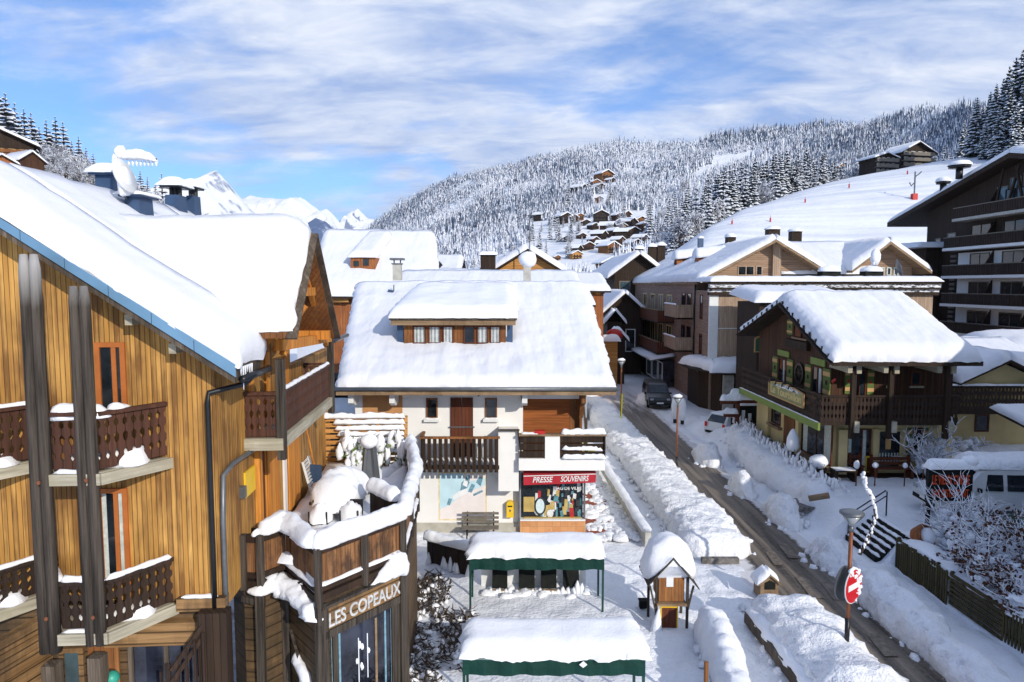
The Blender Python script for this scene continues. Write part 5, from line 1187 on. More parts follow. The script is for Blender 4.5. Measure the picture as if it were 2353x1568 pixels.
# chimney and roof aerial of the white house
def stack(name, u0, u1, vb, vt, Yc, mat, par, d=.5, cap=None, capsnow=.0):
    a, b = P(u0, vb, Yc), P(u1, vb, Yc); zt = P(u0, vt, Yc).z
    mb = MB(); mb.box((a.x, Yc, a.z), (b.x, Yc + d, zt)); c_ = mb.build(name, mat, par)
    if cap: mb = MB(); w_ = (b.x - a.x) * .3; mb.box((a.x - w_, Yc - w_, zt + .16), (b.x + w_, Yc + d + w_, zt + .26)); mb.box((a.x - w_ * .4, Yc - w_ * .4, zt - .06), (b.x + w_ * .4, Yc + d + w_ * .4, zt)); mb.bar((a.x + .05, Yc + d / 2, zt), (a.x + .05, Yc + d / 2, zt + .18), .06, .06); mb.bar((b.x - .05, Yc + d / 2, zt), (b.x - .05, Yc + d / 2, zt + .18), .06, .06); mb.build('chimney_cap', cap, c_)
    if capsnow: mb = MB(); mb.blob(((a.x + b.x) / 2, Yc + d / 2, zt + (.26 if cap else 0)), ((b.x - a.x) * .75, d * .75, capsnow), .15, 2, 12, u0, half=True); mb.build('cap_snow', 'snow', c_, True)
    return c_
stack('chimney', 903, 922, 690, 605, 36.2, 'concrete', h, .45, 'grey_metal')
mb = MB(); mb.blob(P(912, 665, 36.0), (.3, .25, .45), .2, 2, 10); mb.build('chimney_snow', 'snow', h, True)
stack('chimney', 1203, 1220, 690, 610, 36.4, 'concrete', h, .5, None); mb = MB(); mb.blob(P(1214, 597, 36.6), (.48, .4, .42), .2, 1.6, 14); mb.build('chimney_snow', 'snow', h, True)
t_ = thing('roof_aerial', P(908, 690, 34.5), 'thin aerial with a crooked snow covered arm at the left corner of the long dormer', 'aerial')
mb = MB(); mb.tube([P(905, 715, 34.3), P(905, 655, 34.3)], .03); mb.tube([P(894, 668, 34.3), P(912, 676, 34.3)], .025); mb.tube([P(905, 690, 34.3), P(914, 680, 34.3)], .02); mb.build('mast', 'grey_metal', t_); mb = MB(); mb.bar(P(892, 668, 34.2), P(904, 672, 34.2), .1, .14); mb.build('head', 'blue_chimney', t_)
# ================================================================ green market canopies
def canopy(name, label, Yf, x0, x1, zf, dep, seed, grp):
    t_ = thing(name, ((x0 + x1) / 2, Yf, 0), label, 'canopy', grp)
    for x, y in ((x0 + .03, Yf), (x1 - .03, Yf), (x0 + .03, Yf + dep), (x1 - .03, Yf + dep)): mb = MB(); mb.bar((x, y, -.1), (x, y, zf), .06, .06); mb.build('leg', 'green_steel', t_)
    mb = MB(); mb.prism([(x0, Yf, zf), (x1, Yf, zf), (x1, Yf + dep, zf + .12), (x0, Yf + dep, zf + .12)], (0, 0, .04)); mb.build('roof', 'green_canvas', t_)
    mb = MB(); n = 26
    vs = []
    for i in range(n + 1):
        x = x0 + (x1 - x0) * i / n; w_ = .02 * math.sin(i * 1.7 + seed); vs += [(x, Yf - .03, zf + .03), (x, Yf - .05 + w_, zf - .14), (x, Yf - .045 + w_ * 1.5, zf - .33 + .015 * math.sin(i * .9 + seed))]
    fs = []
    for i in range(n): fs += [(i * 3, i * 3 + 3, i * 3 + 4, i * 3 + 1), (i * 3 + 1, i * 3 + 4, i * 3 + 5, i * 3 + 2)]
    mb.add(vs, fs); mb.build('valance', 'green_canvas', t_, fix=False)
    mb = MB(); mb.bar((x0, Yf - .03, zf + .03), (x1, Yf - .03, zf + .03), .04, .05); mb.build('front_rail', 'green_steel', t_)
    mb = MB(); slab(mb, (x0 - .08, Yf - .06, zf + .05), (x1 + .06, Yf - .06, zf + .05), (x1 + .06, Yf + dep + .1, zf + .17), (x0 - .08, Yf + dep + .1, zf + .17), .34, '1111', .08, .05, seed, .13); mb.build('snow_cap', 'snow', t_, True)
    return t_
canopy('market_canopy', 'green canvas market canopy with a snow loaf on top, nearer the souvenir shop', 20.2, P(1078, 1300, 20.2).x, P(1388, 1300, 20.2).x, P(1230, 1284, 20.2).z, 1.1, 5, None)
canopy('market_canopy', 'green market canopy with a small white tag on its edge, nearer the viewer', 14.7, P(1063, 1540, 14.7).x, P(1482, 1540, 14.7).x, P(1270, 1517, 14.7).z, 1.15, 6, None)
mb = MB(); c_ = P(1340, 1527, 14.6)
mb.prism([c_ + V((-.09, 0, .0)), c_ + V((0, 0, -.07)), c_ + V((.09, 0, .0)), c_ + V((0, 0, .08))], (0, -.02, 0)); tag(mb.build('white_tag', 'satin_white', None, loc=c_), 'small white tag hanging on the green edge of the nearer canopy', 'tag')
for i, (u0, u1) in enumerate(((1131, 1166), (1192, 1229), (1243, 1279), (1294, 1331))):
    a, b = P(u0, 1388, 21.6), P(u1, 1388, 21.6); labs = ['dark chalkboard panel half buried in snow under the far canopy, next to the boarded fence', 'dark chalkboard panel with a wooden foot under the far canopy, second from the boarded fence', 'dark chalkboard panel under the far canopy, third from the boarded fence', 'dark chalkboard panel under the far canopy, farthest from the boarded fence']
    t_ = thing('chalkboard', (a.x, 21.6, 0), labs[i], 'board', 'chalkboards under the canopy')
    zt_ = P(1230, 1306, 21.6).z; mb = MB(); mb.prism([(a.x, 21.6, .1), (b.x, 21.6, .1), (b.x, 21.85, zt_), (a.x, 21.85, zt_)], (0, .04, 0)); mb.build('panel', 'black_board', t_)
    mb = MB(); mb.box((a.x, 21.5, -.05), (b.x, 21.58, .1)); mb.build('foot', 'beam_wood', t_)
    mb = MB()
    for k in range(7):
        f_ = (k + random.uniform(-.3, .3)) / 6; x = a.x - .05 + (b.x - a.x + .1) * f_; hh = random.uniform(.05, .38) * (1 if i in (0, 3) else .55) * (1 if k in (0, 1, 5, 6) else .5)
        mb.tube([(x, 21.52, -.05), (x, 21.55, hh * .7), (x + .02, 21.6, hh)], [.11, .07, .02], 7)
    mb.blob(((a.x + b.x) / 2, 21.86, zt_), ((b.x - a.x) * .5, .1, .09), .3, 3, 10, i)
    split_build(mb, 'snow_drift', 'snow', t_, True)
mb = MB()
for k in range(26): mb.blob((random.uniform(-.9, 2.6), random.uniform(21.2, 22.3), 0), (random.uniform(.12, .3), random.uniform(.12, .3), random.uniform(.06, .16)), .3, 2, 10, k, half=True)
tag(mb.build('drift_snow', 'snow', None, True), 'drifted snow between and behind the chalkboards under the canopy', 'snow', kind='stuff')
mb = MB(); mb.box((-1.0, 22.0, -.05), (2.4, 22.06, 1.15)); tag(mb.build('board_screen', 'satin_white', None, loc=(.7, 22, 0)), 'pale low screen standing behind the four chalkboards', 'screen')
# ================================================================ notice hut, litter hut, small box
t_ = thing('notice_hut', (4.5, 20, 0), 'tiny open fronted wooden notice hut wearing a tall hood of snow', 'hut')
kx0, kx1, ky = 4.12, 4.95, 19.2
for x, y in ((kx0, ky), (kx1 + .05, ky), (kx0 - .05, ky + .9), (kx1 + .1, ky + .9)): mb = MB(); mb.bar((x, y, -.1), (x, y, 1.5), .07, .07); mb.build('post', 'weathered_log', t_)
mb = MB(); mb.prism([(kx0 + .08, ky + .05, .78), (kx1 - .03, ky + .05, .78), (kx1 - .03, ky + .05, 1.45), ((kx0 + kx1) / 2, ky + .05, 1.9), (kx0 + .08, ky + .05, 1.45)], (0, .8, 0)); mb.build('back_panel', 'hut_wood', t_)
mb = MB(); mb.box((kx0 + .0, ky - .1, .70), (kx1 + .02, ky + .3, .76)); mb.build('counter', 'beam_wood', t_)
mb = MB(); mb.box((kx0 + .28, ky + .02, 1.22), (kx0 + .48, ky + .05, 1.62)); mb.build('notice', 'satin_white', t_)
mb = MB(); mb.box((kx0 + .12, ky - .02, -.05), (kx0 + .62, ky + .0, .66)); mb.build('lower_board', 'yellow_paint', t_); mb = MB(); mb.box((kx0 + .16, ky - .03, -.0), (kx0 + .58, ky - .02, .62)); mb.build('lower_panel', 'door_wood', t_)
mb = MB(); kc = (kx0 + kx1) / 2 + .02; ap = 2.1
mb.prism([(kc - .72, ky - .18, 1.3), (kc, ky - .18, ap), (kc, ky + 1.2, ap), (kc - .72, ky + 1.2, 1.3)], (0, 0, .05)); mb.prism([(kc + .74, ky - .18, 1.2), (kc, ky - .18, ap), (kc, ky + 1.2, ap), (kc + .74, ky + 1.2, 1.2)], (0, 0, .05)); mb.build('roof', 'weathered_log', t_)
mb = MB()
for s_ in (-1, 1):
    mb.bar((kc + s_ * .45, ky + .02, .5), (kc + s_ * .62, ky + .02, 1.25), .05, .05)
split_build(mb, 'brace', 'grey_timber', t_)
mb = MB(); bank(mb, [(kc, ky - .14, 1.36), (kc, ky + .3, 1.4), (kc, ky + 1.25, 1.4)], [1.36, 1.5, 1.45], [1.05, 1.2, 1.1], .08, 18, .07, 1.6, 4, ends=.45, sq=.95)
v2 = []
for i, p in enumerate(mb.v):     # hollow the underside so the cap sits on the two roof slopes
    x, y, z = p; zl = ap + .06 - abs(x - kc) * 1.13
    v2.append((x, y, max(z, zl)))
mb.v = v2; mb.build('snow_cap', 'snow', t_, True)
mb = MB(); mb.tube([(kx0 - .05, ky - .2, -.1), (kx0, ky - .15, .3), (kx0 + .05, ky - .1, .62)], [.2, .12, .03], 8); mb.build('snow_drift', 'snow', t_, True)
t_ = thing('litter_hut', (7.95, 21.9, 0), 'house shaped wooden litter bin with dark opening and snowy roof, at the road side', 'bin')
mb = MB(); x0, x1, y0, y1 = 7.74, 8.3, 21.0, 21.6; xm = (x0 + x1) / 2
mb.prism([(x0, y0, 0), (x1, y0, 0), (x1, y0, .52), (xm, y0, .76), (x0, y0, .52)], (0, y1 - y0, 0)); mb.build('body', 'beam_wood', t_); mb = MB(); mb.prism([(xm - .16, y0 - .01, .34), (xm + .18, y0 - .01, .34), (xm + .18, y0 - .01, .55), (xm, y0 - .01, .64), (xm - .16, y0 - .01, .55)], (0, .008, 0)); mb.build('opening', 'black_board', t_)
mb = MB(); mb.prism([(x0 - .1, y0 - .08, .46), (xm, y0 - .08, .78), (xm, y1 + .05, .78), (x0 - .1, y1 + .05, .46)], (0, 0, .04)); mb.prism([(x1 + .1, y0 - .08, .46), (xm, y0 - .08, .78), (xm, y1 + .05, .78), (x1 + .1, y1 + .05, .46)], (0, 0, .04)); mb.build('roof', 'beam_wood', t_)
mb = MB(); slab(mb, (x0 - .1, y0 - .05, .5), (x0 - .1, y1, .5), (xm, y1, .82), (xm, y0 - .05, .82), .16, '1101', .1, .03, 3, .04); slab(mb, (x1 + .08, y1, .5), (x1 + .08, y0 + .2, .5), (xm, y0 + .2, .82), (xm, y1, .82), .13, '1101', .1, .03, 4, .04); mb.build('snow_cap', 'snow', t_, True)
mb = MB(); mb.box((3.86, 20.3, .05), (4.12, 20.5, .28)); mb.box((3.84, 20.28, .26), (4.14, 20.52, .30)); tag(mb.build('black_box', 'black_board', None, loc=(4, 20.4, 0)), 'small black box on the snow beside the notice hut', 'box')
mb = MB(); mb.bar((4.45, 15.3, -.1), (4.45, 15.3, 1.2), .08, .08); tag(mb.build('timber_post', 'brown_siding', None, loc=(5, 15.2, 0)), 'brown timber post standing against the narrow snow wall', 'post')
# brush covered mound between shop and canopies
mb = MB(); me_ = MB(); random.seed(5)
for i in range(3000):
    s_, t2 = random.random(), random.random(); x = -3.15 + 2.1 * s_ ; y = 14.5 + 8.2 * t2
    if x > -1.15 - (y > 20) * .8: continue
    nz = noise.noise((x * 1.1, y * 1.1, 3)); 
    if nz < -.2: continue
    z = gz(x, y) + random.uniform(.0, .22); d = V((random.gauss(0, 1), random.gauss(0, 1), random.uniform(-.2, .9))).normalized(); L_ = random.uniform(.08, .32)
    sd = d.cross(V((0, 0, 1))).normalized() * random.uniform(.012, .05); p = V((x, y, z)); mb.poly([p - sd, p + sd, p + d * L_ + sd * .3, p + d * L_ - sd * .3])
    if i % 7 == 0: me_.blob((x, y, z - .05), (random.uniform(.05, .16), random.uniform(.05, .16), random.uniform(.04, .1)), .3, 2, 6, i)
tag(mb.build('dead_brush', 'dead_brush', None, fix=False), 'dark dead brush sticking out of the snow between the shop and the green canopies', 'brush', kind='stuff')
tag(me_.build('brush_snow', 'snow', None, True), 'clumps of snow caught in the dark dead brush', 'snow', kind='stuff')
# ================================================================ lamp posts and signs
def lamp(x, y, z0, ztop, label, grp=None, snow=True):
    t_ = thing('street_lamp', (x, y, z0), label, 'street lamp', grp)
    mb = MB(); mb.tube([(x, y, z0), (x, y, ztop - .45)], .05, 8); mb.build('pole', 'rust_steel', t_, True)
    mb = MB(); mb.tube([(x, y, z0), (x, y, z0 + .8)], .062, 8); mb.build('pole_base', 'dark_metal', t_, True)
    mb = MB(); mb.tube([(x, y, ztop - .5), (x, y, ztop - .36)], .06, 8)
    r_ = .29
    for k in range(4): a = k * math.pi / 2 + .6; mb.tube([(x, y, ztop - .38), (x + r_ * math.cos(a), y + r_ * math.sin(a), ztop - .05)], .016, 5)
    mb.lathe((x, y, ztop - .07), [(r_ * .9, 0), (r_, .02), (r_ * .98, .06), (r_ * .7, .09), (.05, .1)], 20); mb.build('head', 'grey_metal', t_, True)
    mb = MB(); mb.lathe((x, y, ztop - .36), [(.05, 0), (r_ * .82, .28)], 16); mb.build('glass', 'lamp_glass', t_, True)
    if snow: mb = MB(); mb.blob((x, y, ztop + .02), (r_ * .85, r_ * .85, .12), .25, 2, 12); mb.build('snow_cap', 'snow', t_, True)
    return t_
lp = lamp(P(1951, 1340, 16.7).x, 16.7, .75, P(1960, 1176, 16.7).z, 'rust red street lamp with triangular head, carrying the no entry sign', snow=False)
lamp(P(1556, 1000, 36).x, 36, 0, P(1558, 912, 36).z, 'rust red street lamp standing mid street at the edge of the cleared road')
lamp(P(1427, 930, 47).x, 47, 0, P(1427, 828, 47).z, 'rust red street lamp at the corner of the white house roof, beside a yellow pole')
mb = MB(); a, b = P(1427, 975, 46.6), P(1430, 905, 46.6); mb.bar(a, b, .12, .06); mb.build('snow_pole', 'neon_yellow', None, loc=a); tag(bpy.data.objects['snow_pole'], 'fluorescent yellow marker pole beside the far street lamp', 'marker pole')
sx_, sy_, sz_ = P(1951, 1348, 16.7).x, 16.7, P(1951, 1348, 16.6).z
t_ = thing('no_entry_sign', (sx_, sy_, sz_), 'round red no entry sign, half plastered with snow, on the nearest lamp post', 'road sign')
nrm = V((.62, -.78, 0)).normalized(); tx_ = V((-nrm.y, nrm.x, 0)); c0 = V((sx_, sy_, sz_)) + nrm * .09
def sdisc(r, off, d, mat, name, sx=1, par=None):
    mb = MB(); pts = [c0 + nrm * off + tx_ * (r * sx * math.cos(2 * math.pi * k / 32)) + V((0, 0, r * math.sin(2 * math.pi * k / 32))) for k in range(32)]; mb.prism(pts, nrm * d); return mb.build(name, mat, par or t_)
sdisc(.43, 0, .025, 'satin_white', 'rim'); sdisc(.41, .026, .006, 'sign_red', 'face')
mb = MB(); mb.obox(c0 + nrm * .033 - tx_ * .29 - V((0, 0, .075)), tx_ * .58, V((0, 0, .15)), nrm * .004); mb.build('bar', 'satin_white', t_)
mb = MB(); pts = [V((sx_, sy_, sz_)) - nrm * .16 + tx_ * (.43 * math.cos(2 * math.pi * k / 32)) + V((0, 0, .43 * math.sin(2 * math.pi * k / 32))) for k in range(32)]; mb.prism(pts, nrm * .03); mb.build('rear_sign', 'grey_metal', t_)
mb = MB(); random.seed(3)
for k in range(120):
    r_ = .42 * math.sqrt(random.random()); a = random.uniform(0, 6.28); p_, q_ = r_ * math.cos(a), r_ * math.sin(a)
    if p_ < .06 + .1 * noise.noise((q_ * 6, 0, 0)) and q_ < .24: continue
    if random.random() < .45 * (q_ < .1): continue
    mb.blob(c0 + nrm * .036 + tx_ * p_ + V((0, 0, q_)), (random.uniform(.015, .05), random.uniform(.01, .02), random.uniform(.02, .06)), .3, 3, 7, k)
bank(mb, [c0 + tx_ * .3 + V((0, 0, .31)), c0 + V((0, 0, .44)), c0 - tx_ * .2 + V((0, 0, .38))], .08, .06, .04, 6, .02, 5, 3, ends=.05)
mb.build('stuck_snow', 'snow', t_, True)
# ================================================================ generic gabled house
def ghouse(name, label, cat, fr, w, d, z0, ze, slope, wall, ridge='a', over=.8, snow=.42, thick=.16, grp=None, seed=1, roofm='dark_boards', amp=.05, a_off=0, st=.45, snowm='snow_roof', wall_lo=None):
    """house in frame fr: front edge along a from 0..w, depth d; ridge runs along a or b"""
    W_ = fr.W
    t_ = thing(name, W_(w / 2, d / 2, z0), label, cat, grp)
    half = (d if ridge == 'a' else w) / 2; zr = ze + slope * half
    mb = MB()
    if ridge == 'a': mb.prism([W_(0, 0, z0), W_(0, d, z0), W_(0, d, ze), W_(0, d / 2, zr), W_(0, 0, ze)], fr.e1 * w)
    else: mb.prism([W_(0, 0, z0), W_(w, 0, z0), W_(w, 0, ze), W_(w / 2, 0, zr), W_(0, 0, ze)], fr.e2 * d)
    mb.build('wall', wall, t_)
    zo = ze - slope * over + .03; zr2 = zr + .03
    if ridge == 'a':
        q1 = [W_(-over, -over, zo), W_(w + over, -over, zo), W_(w + over, d / 2, zr2), W_(-over, d / 2, zr2)]
        q2 = [W_(w + over, d + over, zo), W_(-over, d + over, zo), W_(-over, d / 2, zr2), W_(w + over, d / 2, zr2)]
    else:
        q1 = [W_(-over, d + over, zo), W_(-over, -over, zo), W_(w / 2, -over, zr2), W_(w / 2, d + over, zr2)]
        q2 = [W_(w + over, -over, zo), W_(w + over, d + over, zo), W_(w / 2, d + over, zr2), W_(w / 2, -over, zr2)]
    mb = MB()
    for q in (q1, q2): mb.prism(q, (0, 0, thick))
    mb.build('roof', roofm, t_)
    mb = MB(); up = V((0, 0, thick))
    for i, q in enumerate((q1, q2)): slab(mb, *[p + up for p in q], snow, '1101', st, amp, seed, .07)
    mb.build('roof_snow', snowm, t_, True)
    t_['_z'] = 0; del t_['_z']
    return t_
def glazed(fr, t_, items, fm='satin_white', gl='dark_glass', fw=.08, bpl=0, name='window'):
    for (a, b, z0, z1, *mull) in items: winbox(fr, a, b, z0, z1, t_, fm, gl, mull[0] if mull else (), bpl, fw, .05, name)
# ================================================================ restaurant chalet
RX, RY = 14.9, 32.3
GF = Fr((RX, RY), -90)          # gable side, faces the street; a grows towards the camera
FF = Fr((RX, RY), 0)            # front side
rs = thing('restaurant_chalet', (17.5, 37, .9), 'dark timber and yellow plaster restaurant with green shutters and thick snow on its gable roof', 'restaurant')
gd, fw_ = 9.6, 5.7
mb = MB(); mb.box((RX, RY, .2), (RX + fw_ + .15, RY + gd, 3.55)); mb.build('ground_floor', 'yellow_plaster', rs)
ez = lambda y: 8.72 - (36.4 - y) * .40 if y < 36.4 else 8.72 - (y - 36.4) * .315
mb = MB(); mb.prism([(RX + .03, RY + .03, 3.56), (RX + .03, RY + gd, 3.56), (RX + .03, RY + gd, ez(RY + gd)), (RX + .03, 36.4, ez(36.4)), (RX + .03, RY + .03, ez(RY + .03))], (fw_, 0, 0)); mb.build('upper_floor', 'restaurant_boards', rs)
xR0, xR1 = 14.0, 20.6
eF, eB = 30.25, 43.0
mb = MB(); q1 = [V((xR0, eF, ez(eF))), V((xR1, eF, ez(eF))), V((xR1, 36.4, ez(36.4))), V((xR0, 36.4, ez(36.4)))]; q2 = [V((xR1, eB, ez(eB))), V((xR0, eB, ez(eB))), V((xR0, 36.4, ez(36.4))), V((xR1, 36.4, ez(36.4)))]
for q in (q1, q2): mb.prism(q, (0, 0, .2))
mb.build('roof', 'dark_boards', rs)
mb = MB(); u_ = V((0, 0, .2)); slab(mb, *[p + u_ for p in q1], .62, '1101', .14, .06, 21, .10); slab(mb, *[p + u_ for p in q2], .62, '1101', .22, .06, 21, .08); mb.build('roof_snow', 'snow_roof', rs, True)
mb = MB(); mb.bar((xR0 - .02, eF, ez(eF) + .08), (xR0 - .02, 36.4, ez(36.4) + .08), .05, .26, up=(1, 0, 0)); mb.bar((xR0 - .02, eB, ez(eB) + .08), (xR0 - .02, 36.4, ez(36.4) + .08), .05, .26, up=(1, 0, 0)); mb.build('barge_board', 'dark_boards', rs)
mb = MB()
for i in range(9):
    for (ya, yb) in ((eF, 36.4), (36.4, eB)):
        y = ya + (yb - ya) * (i + .5) / 9; mb.box((xR0 - .06, y - .04, ez(y) + .2), (xR0 + .02, y + .04, ez(y) + .38))
mb.build('snow_guard', 'dark_metal', rs)
# gable windows with painted shutters
def gp(u, v): return GF.fb(u, v, 0)
def shutter(u0, u1, v0, v1, par=rs, fr=GF, bpl=0):
    a, b = fr.fb(u0, (v0 + v1) / 2, bpl), fr.fb(u1, (v0 + v1) / 2, bpl); z1, z0 = fr.fb((u0 + u1) / 2, v0, bpl).z, fr.fb((u0 + u1) / 2, v1, bpl).z
    def q(s0, s1, t0, t1, d0, d1, mb): mb.prism([fr.W(a.x + (b.x - a.x) * s, bpl - d0, z0 + (z1 - z0) * t) for s, t in ((s0, t0), (s1, t0), (s1, t1), (s0, t1))], -fr.e2 * (d1 - d0))
    mb = MB(); q(0, 1, 0, 1, 0, .05, mb); s_ = mb.build('shutter', 'leaf_green', par)
    for t0, t1 in ((.12, .27), (.75, .9)): mb = MB(); q(.0, 1, t0, t1, .05, .065, mb); mb.build('painted_band', 'shutter_tan', s_)
    mb = MB(); q(.35, .65, .45, .6, .05, .06, mb); mb.build('cutout', 'red_paint' if u0 > 1930 else 'dark_boards', s_)
def opening(u0, u1, v0, v1, fr=GF, par=rs, mull=(.5,), fm='door_wood', gl='dark_glass', cur=False, bpl=0):
    a, b = fr.fb(u0, (v0 + v1) / 2, bpl), fr.fb(u1, (v0 + v1) / 2, bpl); z1, z0 = fr.fb((u0 + u1) / 2, v0, bpl).z, fr.fb((u0 + u1) / 2, v1, bpl).z
    return winbox(fr, min(a.x, b.x), max(a.x, b.x), z0, z1, par, fm, gl, mull, bpl, .07, .05, curtain=cur)
def plate(u0, u1, v0, v1, mat, name, fr=GF, par=rs, d=.06, bpl=0, slant=0):
    a, b = fr.fb(u0, (v0 + v1) / 2, bpl), fr.fb(u1, (v0 + v1) / 2, bpl); z1, z0 = fr.fb((u0 + u1) / 2, v0, bpl).z, fr.fb((u0 + u1) / 2, v1, bpl).z
    mb = MB(); mb.prism([fr.W(a.x, bpl, z0), fr.W(b.x, bpl, z0), fr.W(b.x, bpl, z1), fr.W(a.x, bpl, z1)], -fr.e2 * d); return mb.build(name, mat, par)
shutter(1777, 1788, 819, 872); opening(1790, 1809, 824, 882, cur=[(.45, .7)]); shutter(1810, 1823, 826, 884); plate(1789, 1815, 806, 819, 'fascia_green', 'lintel')
shutter(1852, 1865, 838, 897); opening(1867, 1892, 842, 905, cur=[(.6, .8)]); shutter(1893, 1909, 848, 914); plate(1865, 1898, 824, 840, 'fascia_green', 'lintel')
shutter(1811, 1823, 735, 769); opening(1825, 1842, 740, 776, mull=()); shutter(1856, 1869, 762, 780); plate(1823, 1858, 777, 781, 'beam_wood', 'sill', d=.12); plate(1811, 1862, 783, 802, 'dark_boards', 'flower_box', d=.2)
mb = MB(); c_ = gp(1838, 858); mb.lathe(GF.W(c_.x, -.02, c_.z), [(.55, 0), (.55, .05), (.42, .05), (.42, 0)], 20, 0, -GF.e2)
for k in range(4): a = k * math.pi / 4; dv = GF.e1 * math.cos(a) + V((0, 0, math.sin(a))); mb.bar(GF.W(c_.x, -.04, c_.z) - dv * .45, GF.W(c_.x, -.04, c_.z) + dv * .45, .05, .04, up=GF.e2)
mb.build('cart_wheel', 'dark_metal', rs)
mb = MB(); c_ = gp(1918, 875)
for k in range(3): mb.blob(GF.W(c_.x - .1 + .12 * k, -.05, c_.z + .05 * (k - 1)), (.04, .08, .08), .2, 2, 8, k)
split_build(mb, 'wall_ornament', 'red_paint', rs, gap=.2)
# balcony round the corner
bal = bpl_ = bpy.data.objects.new('balcony', None); C.objects.link(bal); bal.parent = rs; ORG[bal.name] = ORG[rs.name]
xB, yB = 13.9, 31.0; zt_, zb_ = 4.82, 3.62
mb = MB(); balusters(mb, (xB, RY + gd, 0), (xB, yB, 0), zb_, zt_, .16, .012, .03, 'cut'); balusters(mb, (xB, yB, 0), (20.1, yB, 0), zb_, zt_, .16, .012, .03, 'cut'); mb.build('railing', 'rail_dark', bal)
mb = MB(); mb.bar((xB, RY + gd, zt_), (xB, yB, zt_), .12, .07); mb.bar((xB, yB, zt_), (20.1, yB, zt_), .12, .07); mb.build('handrail', 'rail_dark', bal)
mb = MB(); mb.box((xB - .02, yB + .02, zb_ - .14), (xB + 1.0, RY + gd, zb_ + .02)); mb.box((xB + 1.0, yB + .02, zb_ - .14), (20.1, RY, zb_ + .02)); mb.build('slab', 'dark_boards', bal)
mb = MB(); mb.box((xB - .12, yB - .05, zb_ - .36), (xB - .02, RY + gd, zb_ - .02)); mb.build('green_fascia', 'fascia_green', bal)
mb = MB(); bank(mb, [(xB - .07, yB, zb_ - .02), (xB - .07, RY + gd, zb_ - .02)], .1, .035, .15, 6, .01, 4, 2, ends=.1); mb.build('fascia_snow', 'snow', bal, True)
for u in (1960, 2046, 2176):
    mb = MB(); x = P(u, 900, 30.9).x; mb.bar((x, 30.9, 2.9), (x, 30.9, ez(30.9)), .2, .2); p_ = mb.build('post', 'dark_boards', rs)
    for v in (846, 982):
        z = P(u, v, 30.75).z; mb = MB(); mb.box((x + .05, 30.7, z - .25), (x + .26, 30.98, z + .25)); mb.build('beam_end', 'light_beam', p_)
mb = MB()
for u in (1930, 2010, 2130): x = P(u, 830, 31.5).x; mb.bar((x, RY, 6.15), (x, 30.5, 6.1), .2, .35)
split_build(mb, 'roof_beam', 'light_beam', rs)
# sign board on the railing
BF = Fr((xB - .06, RY), -90)
a, b = BF.fb(1770, 890, 0), BF.fb(1849, 925, 0); sgn = bpy.data.objects.new('name_board', None); C.objects.link(sgn); sgn.parent = rs; ORG[sgn.name] = ORG[rs.name]
zlo, zhi = BF.fb(1849, 939, 0).z, BF.fb(1849, 906, 0).z; zm = (zlo + zhi) / 2; zhi0 = BF.fb(1770, 878, 0).z; zlo0 = BF.fb(1770, 904, 0).z
zlo, zhi = (zlo + zlo0) / 2, (zhi + zhi0) / 2
arc = [BF.W(b.x, 0, zlo), BF.W(b.x, 0, zhi)] + [BF.W(b.x + (a.x - b.x) * k / 8, 0, zhi + .18 * math.sin(math.pi * k / 8)) for k in range(1, 8)] + [BF.W(a.x, 0, zhi), BF.W(a.x, 0, zlo)]
mb = MB(); mb.prism(arc, -BF.e2 * .05); mb.build('panel', 'sign_green', sgn)
mb = MB()
for i in range(len(arc)): p_, q_ = arc[i] - BF.e2 * .06, arc[(i + 1) % len(arc)] - BF.e2 * .06; mb.bar(p_, q_, .05, .09, up=BF.e2)
mb.build('border', 'shutter_tan', sgn)
textmesh('lettering', 'Le Tourbillon', 'cream_lettering', BF.W(a.x + .25, -.055, zlo + .14), BF.e1, (0, 0, 1), (zhi - zlo) * .62, sgn, .02, abs(b.x - a.x) - .5)
mb = MB(); mb.prism([BF.W(a.x + .2, -.052, zhi - .08), BF.W(b.x - .5, -.052, zhi - .08), BF.W(b.x - .6, -.052, zhi + .06), BF.W((a.x + b.x) / 2, -.052, zhi + .12)], -BF.e2 * .004); mb.build('painted_peaks', 'snowy_ledge', sgn)
for k in range(4):
    x = a.x + (b.x - a.x) * (.14 + .19 * k); mb = MB(); mb.tube([BF.W(x, 0, zhi + .2), BF.W(x, -.25, zhi + .22), BF.W(x, -.3, zhi + .05)], .04, 6); mb.build('spot_lamp', 'dark_metal', sgn)
# hanging green menu board on the far side
t_ = thing('hanging_sign', (14.0, 43.4, 4), 'arched green hanging sign in a wooden frame, on the back corner of the restaurant balcony', 'sign')
HS = Fr((14.0, 43), 0); p0, p1_ = P(1733, 810, 42.3), P(1762, 780, 42.3)
mb = MB(); pts = [(p0.x, 42.3, p0.z), (p1_.x, 42.3, p0.z), (p1_.x, 42.3, p1_.z)] + [((p0.x + p1_.x) / 2 + (p1_.x - p0.x) / 2 * math.cos(k * math.pi / 8), 42.3, p1_.z + .2 * math.sin(k * math.pi / 8)) for k in range(1, 8)] + [(p0.x, 42.3, p1_.z)]
mb.prism(pts, (0, .06, 0)); mb.build('frame', 'shutter_tan', t_); mb = MB(); cx_ = (p0.x + p1_.x) / 2; cz_ = (p0.z + p1_.z) / 2; mb.prism([(cx_ + (x - cx_) * .82, y - .012, cz_ + (z - cz_) * .84) for x, y, z in pts], (0, .01, 0)); mb.build('panel', 'sign_dark_green', t_)
mb = MB(); mb.bar((p0.x + .2, 42.34, p0.z - 1.1), (p0.x + .2, 42.34, p0.z), .06, .06); mb.bar((p1_.x - .2, 42.34, p0.z - 1.1), (p1_.x - .2, 42.34, p0.z), .06, .06); mb.build('post', 'dark_boards', t_)
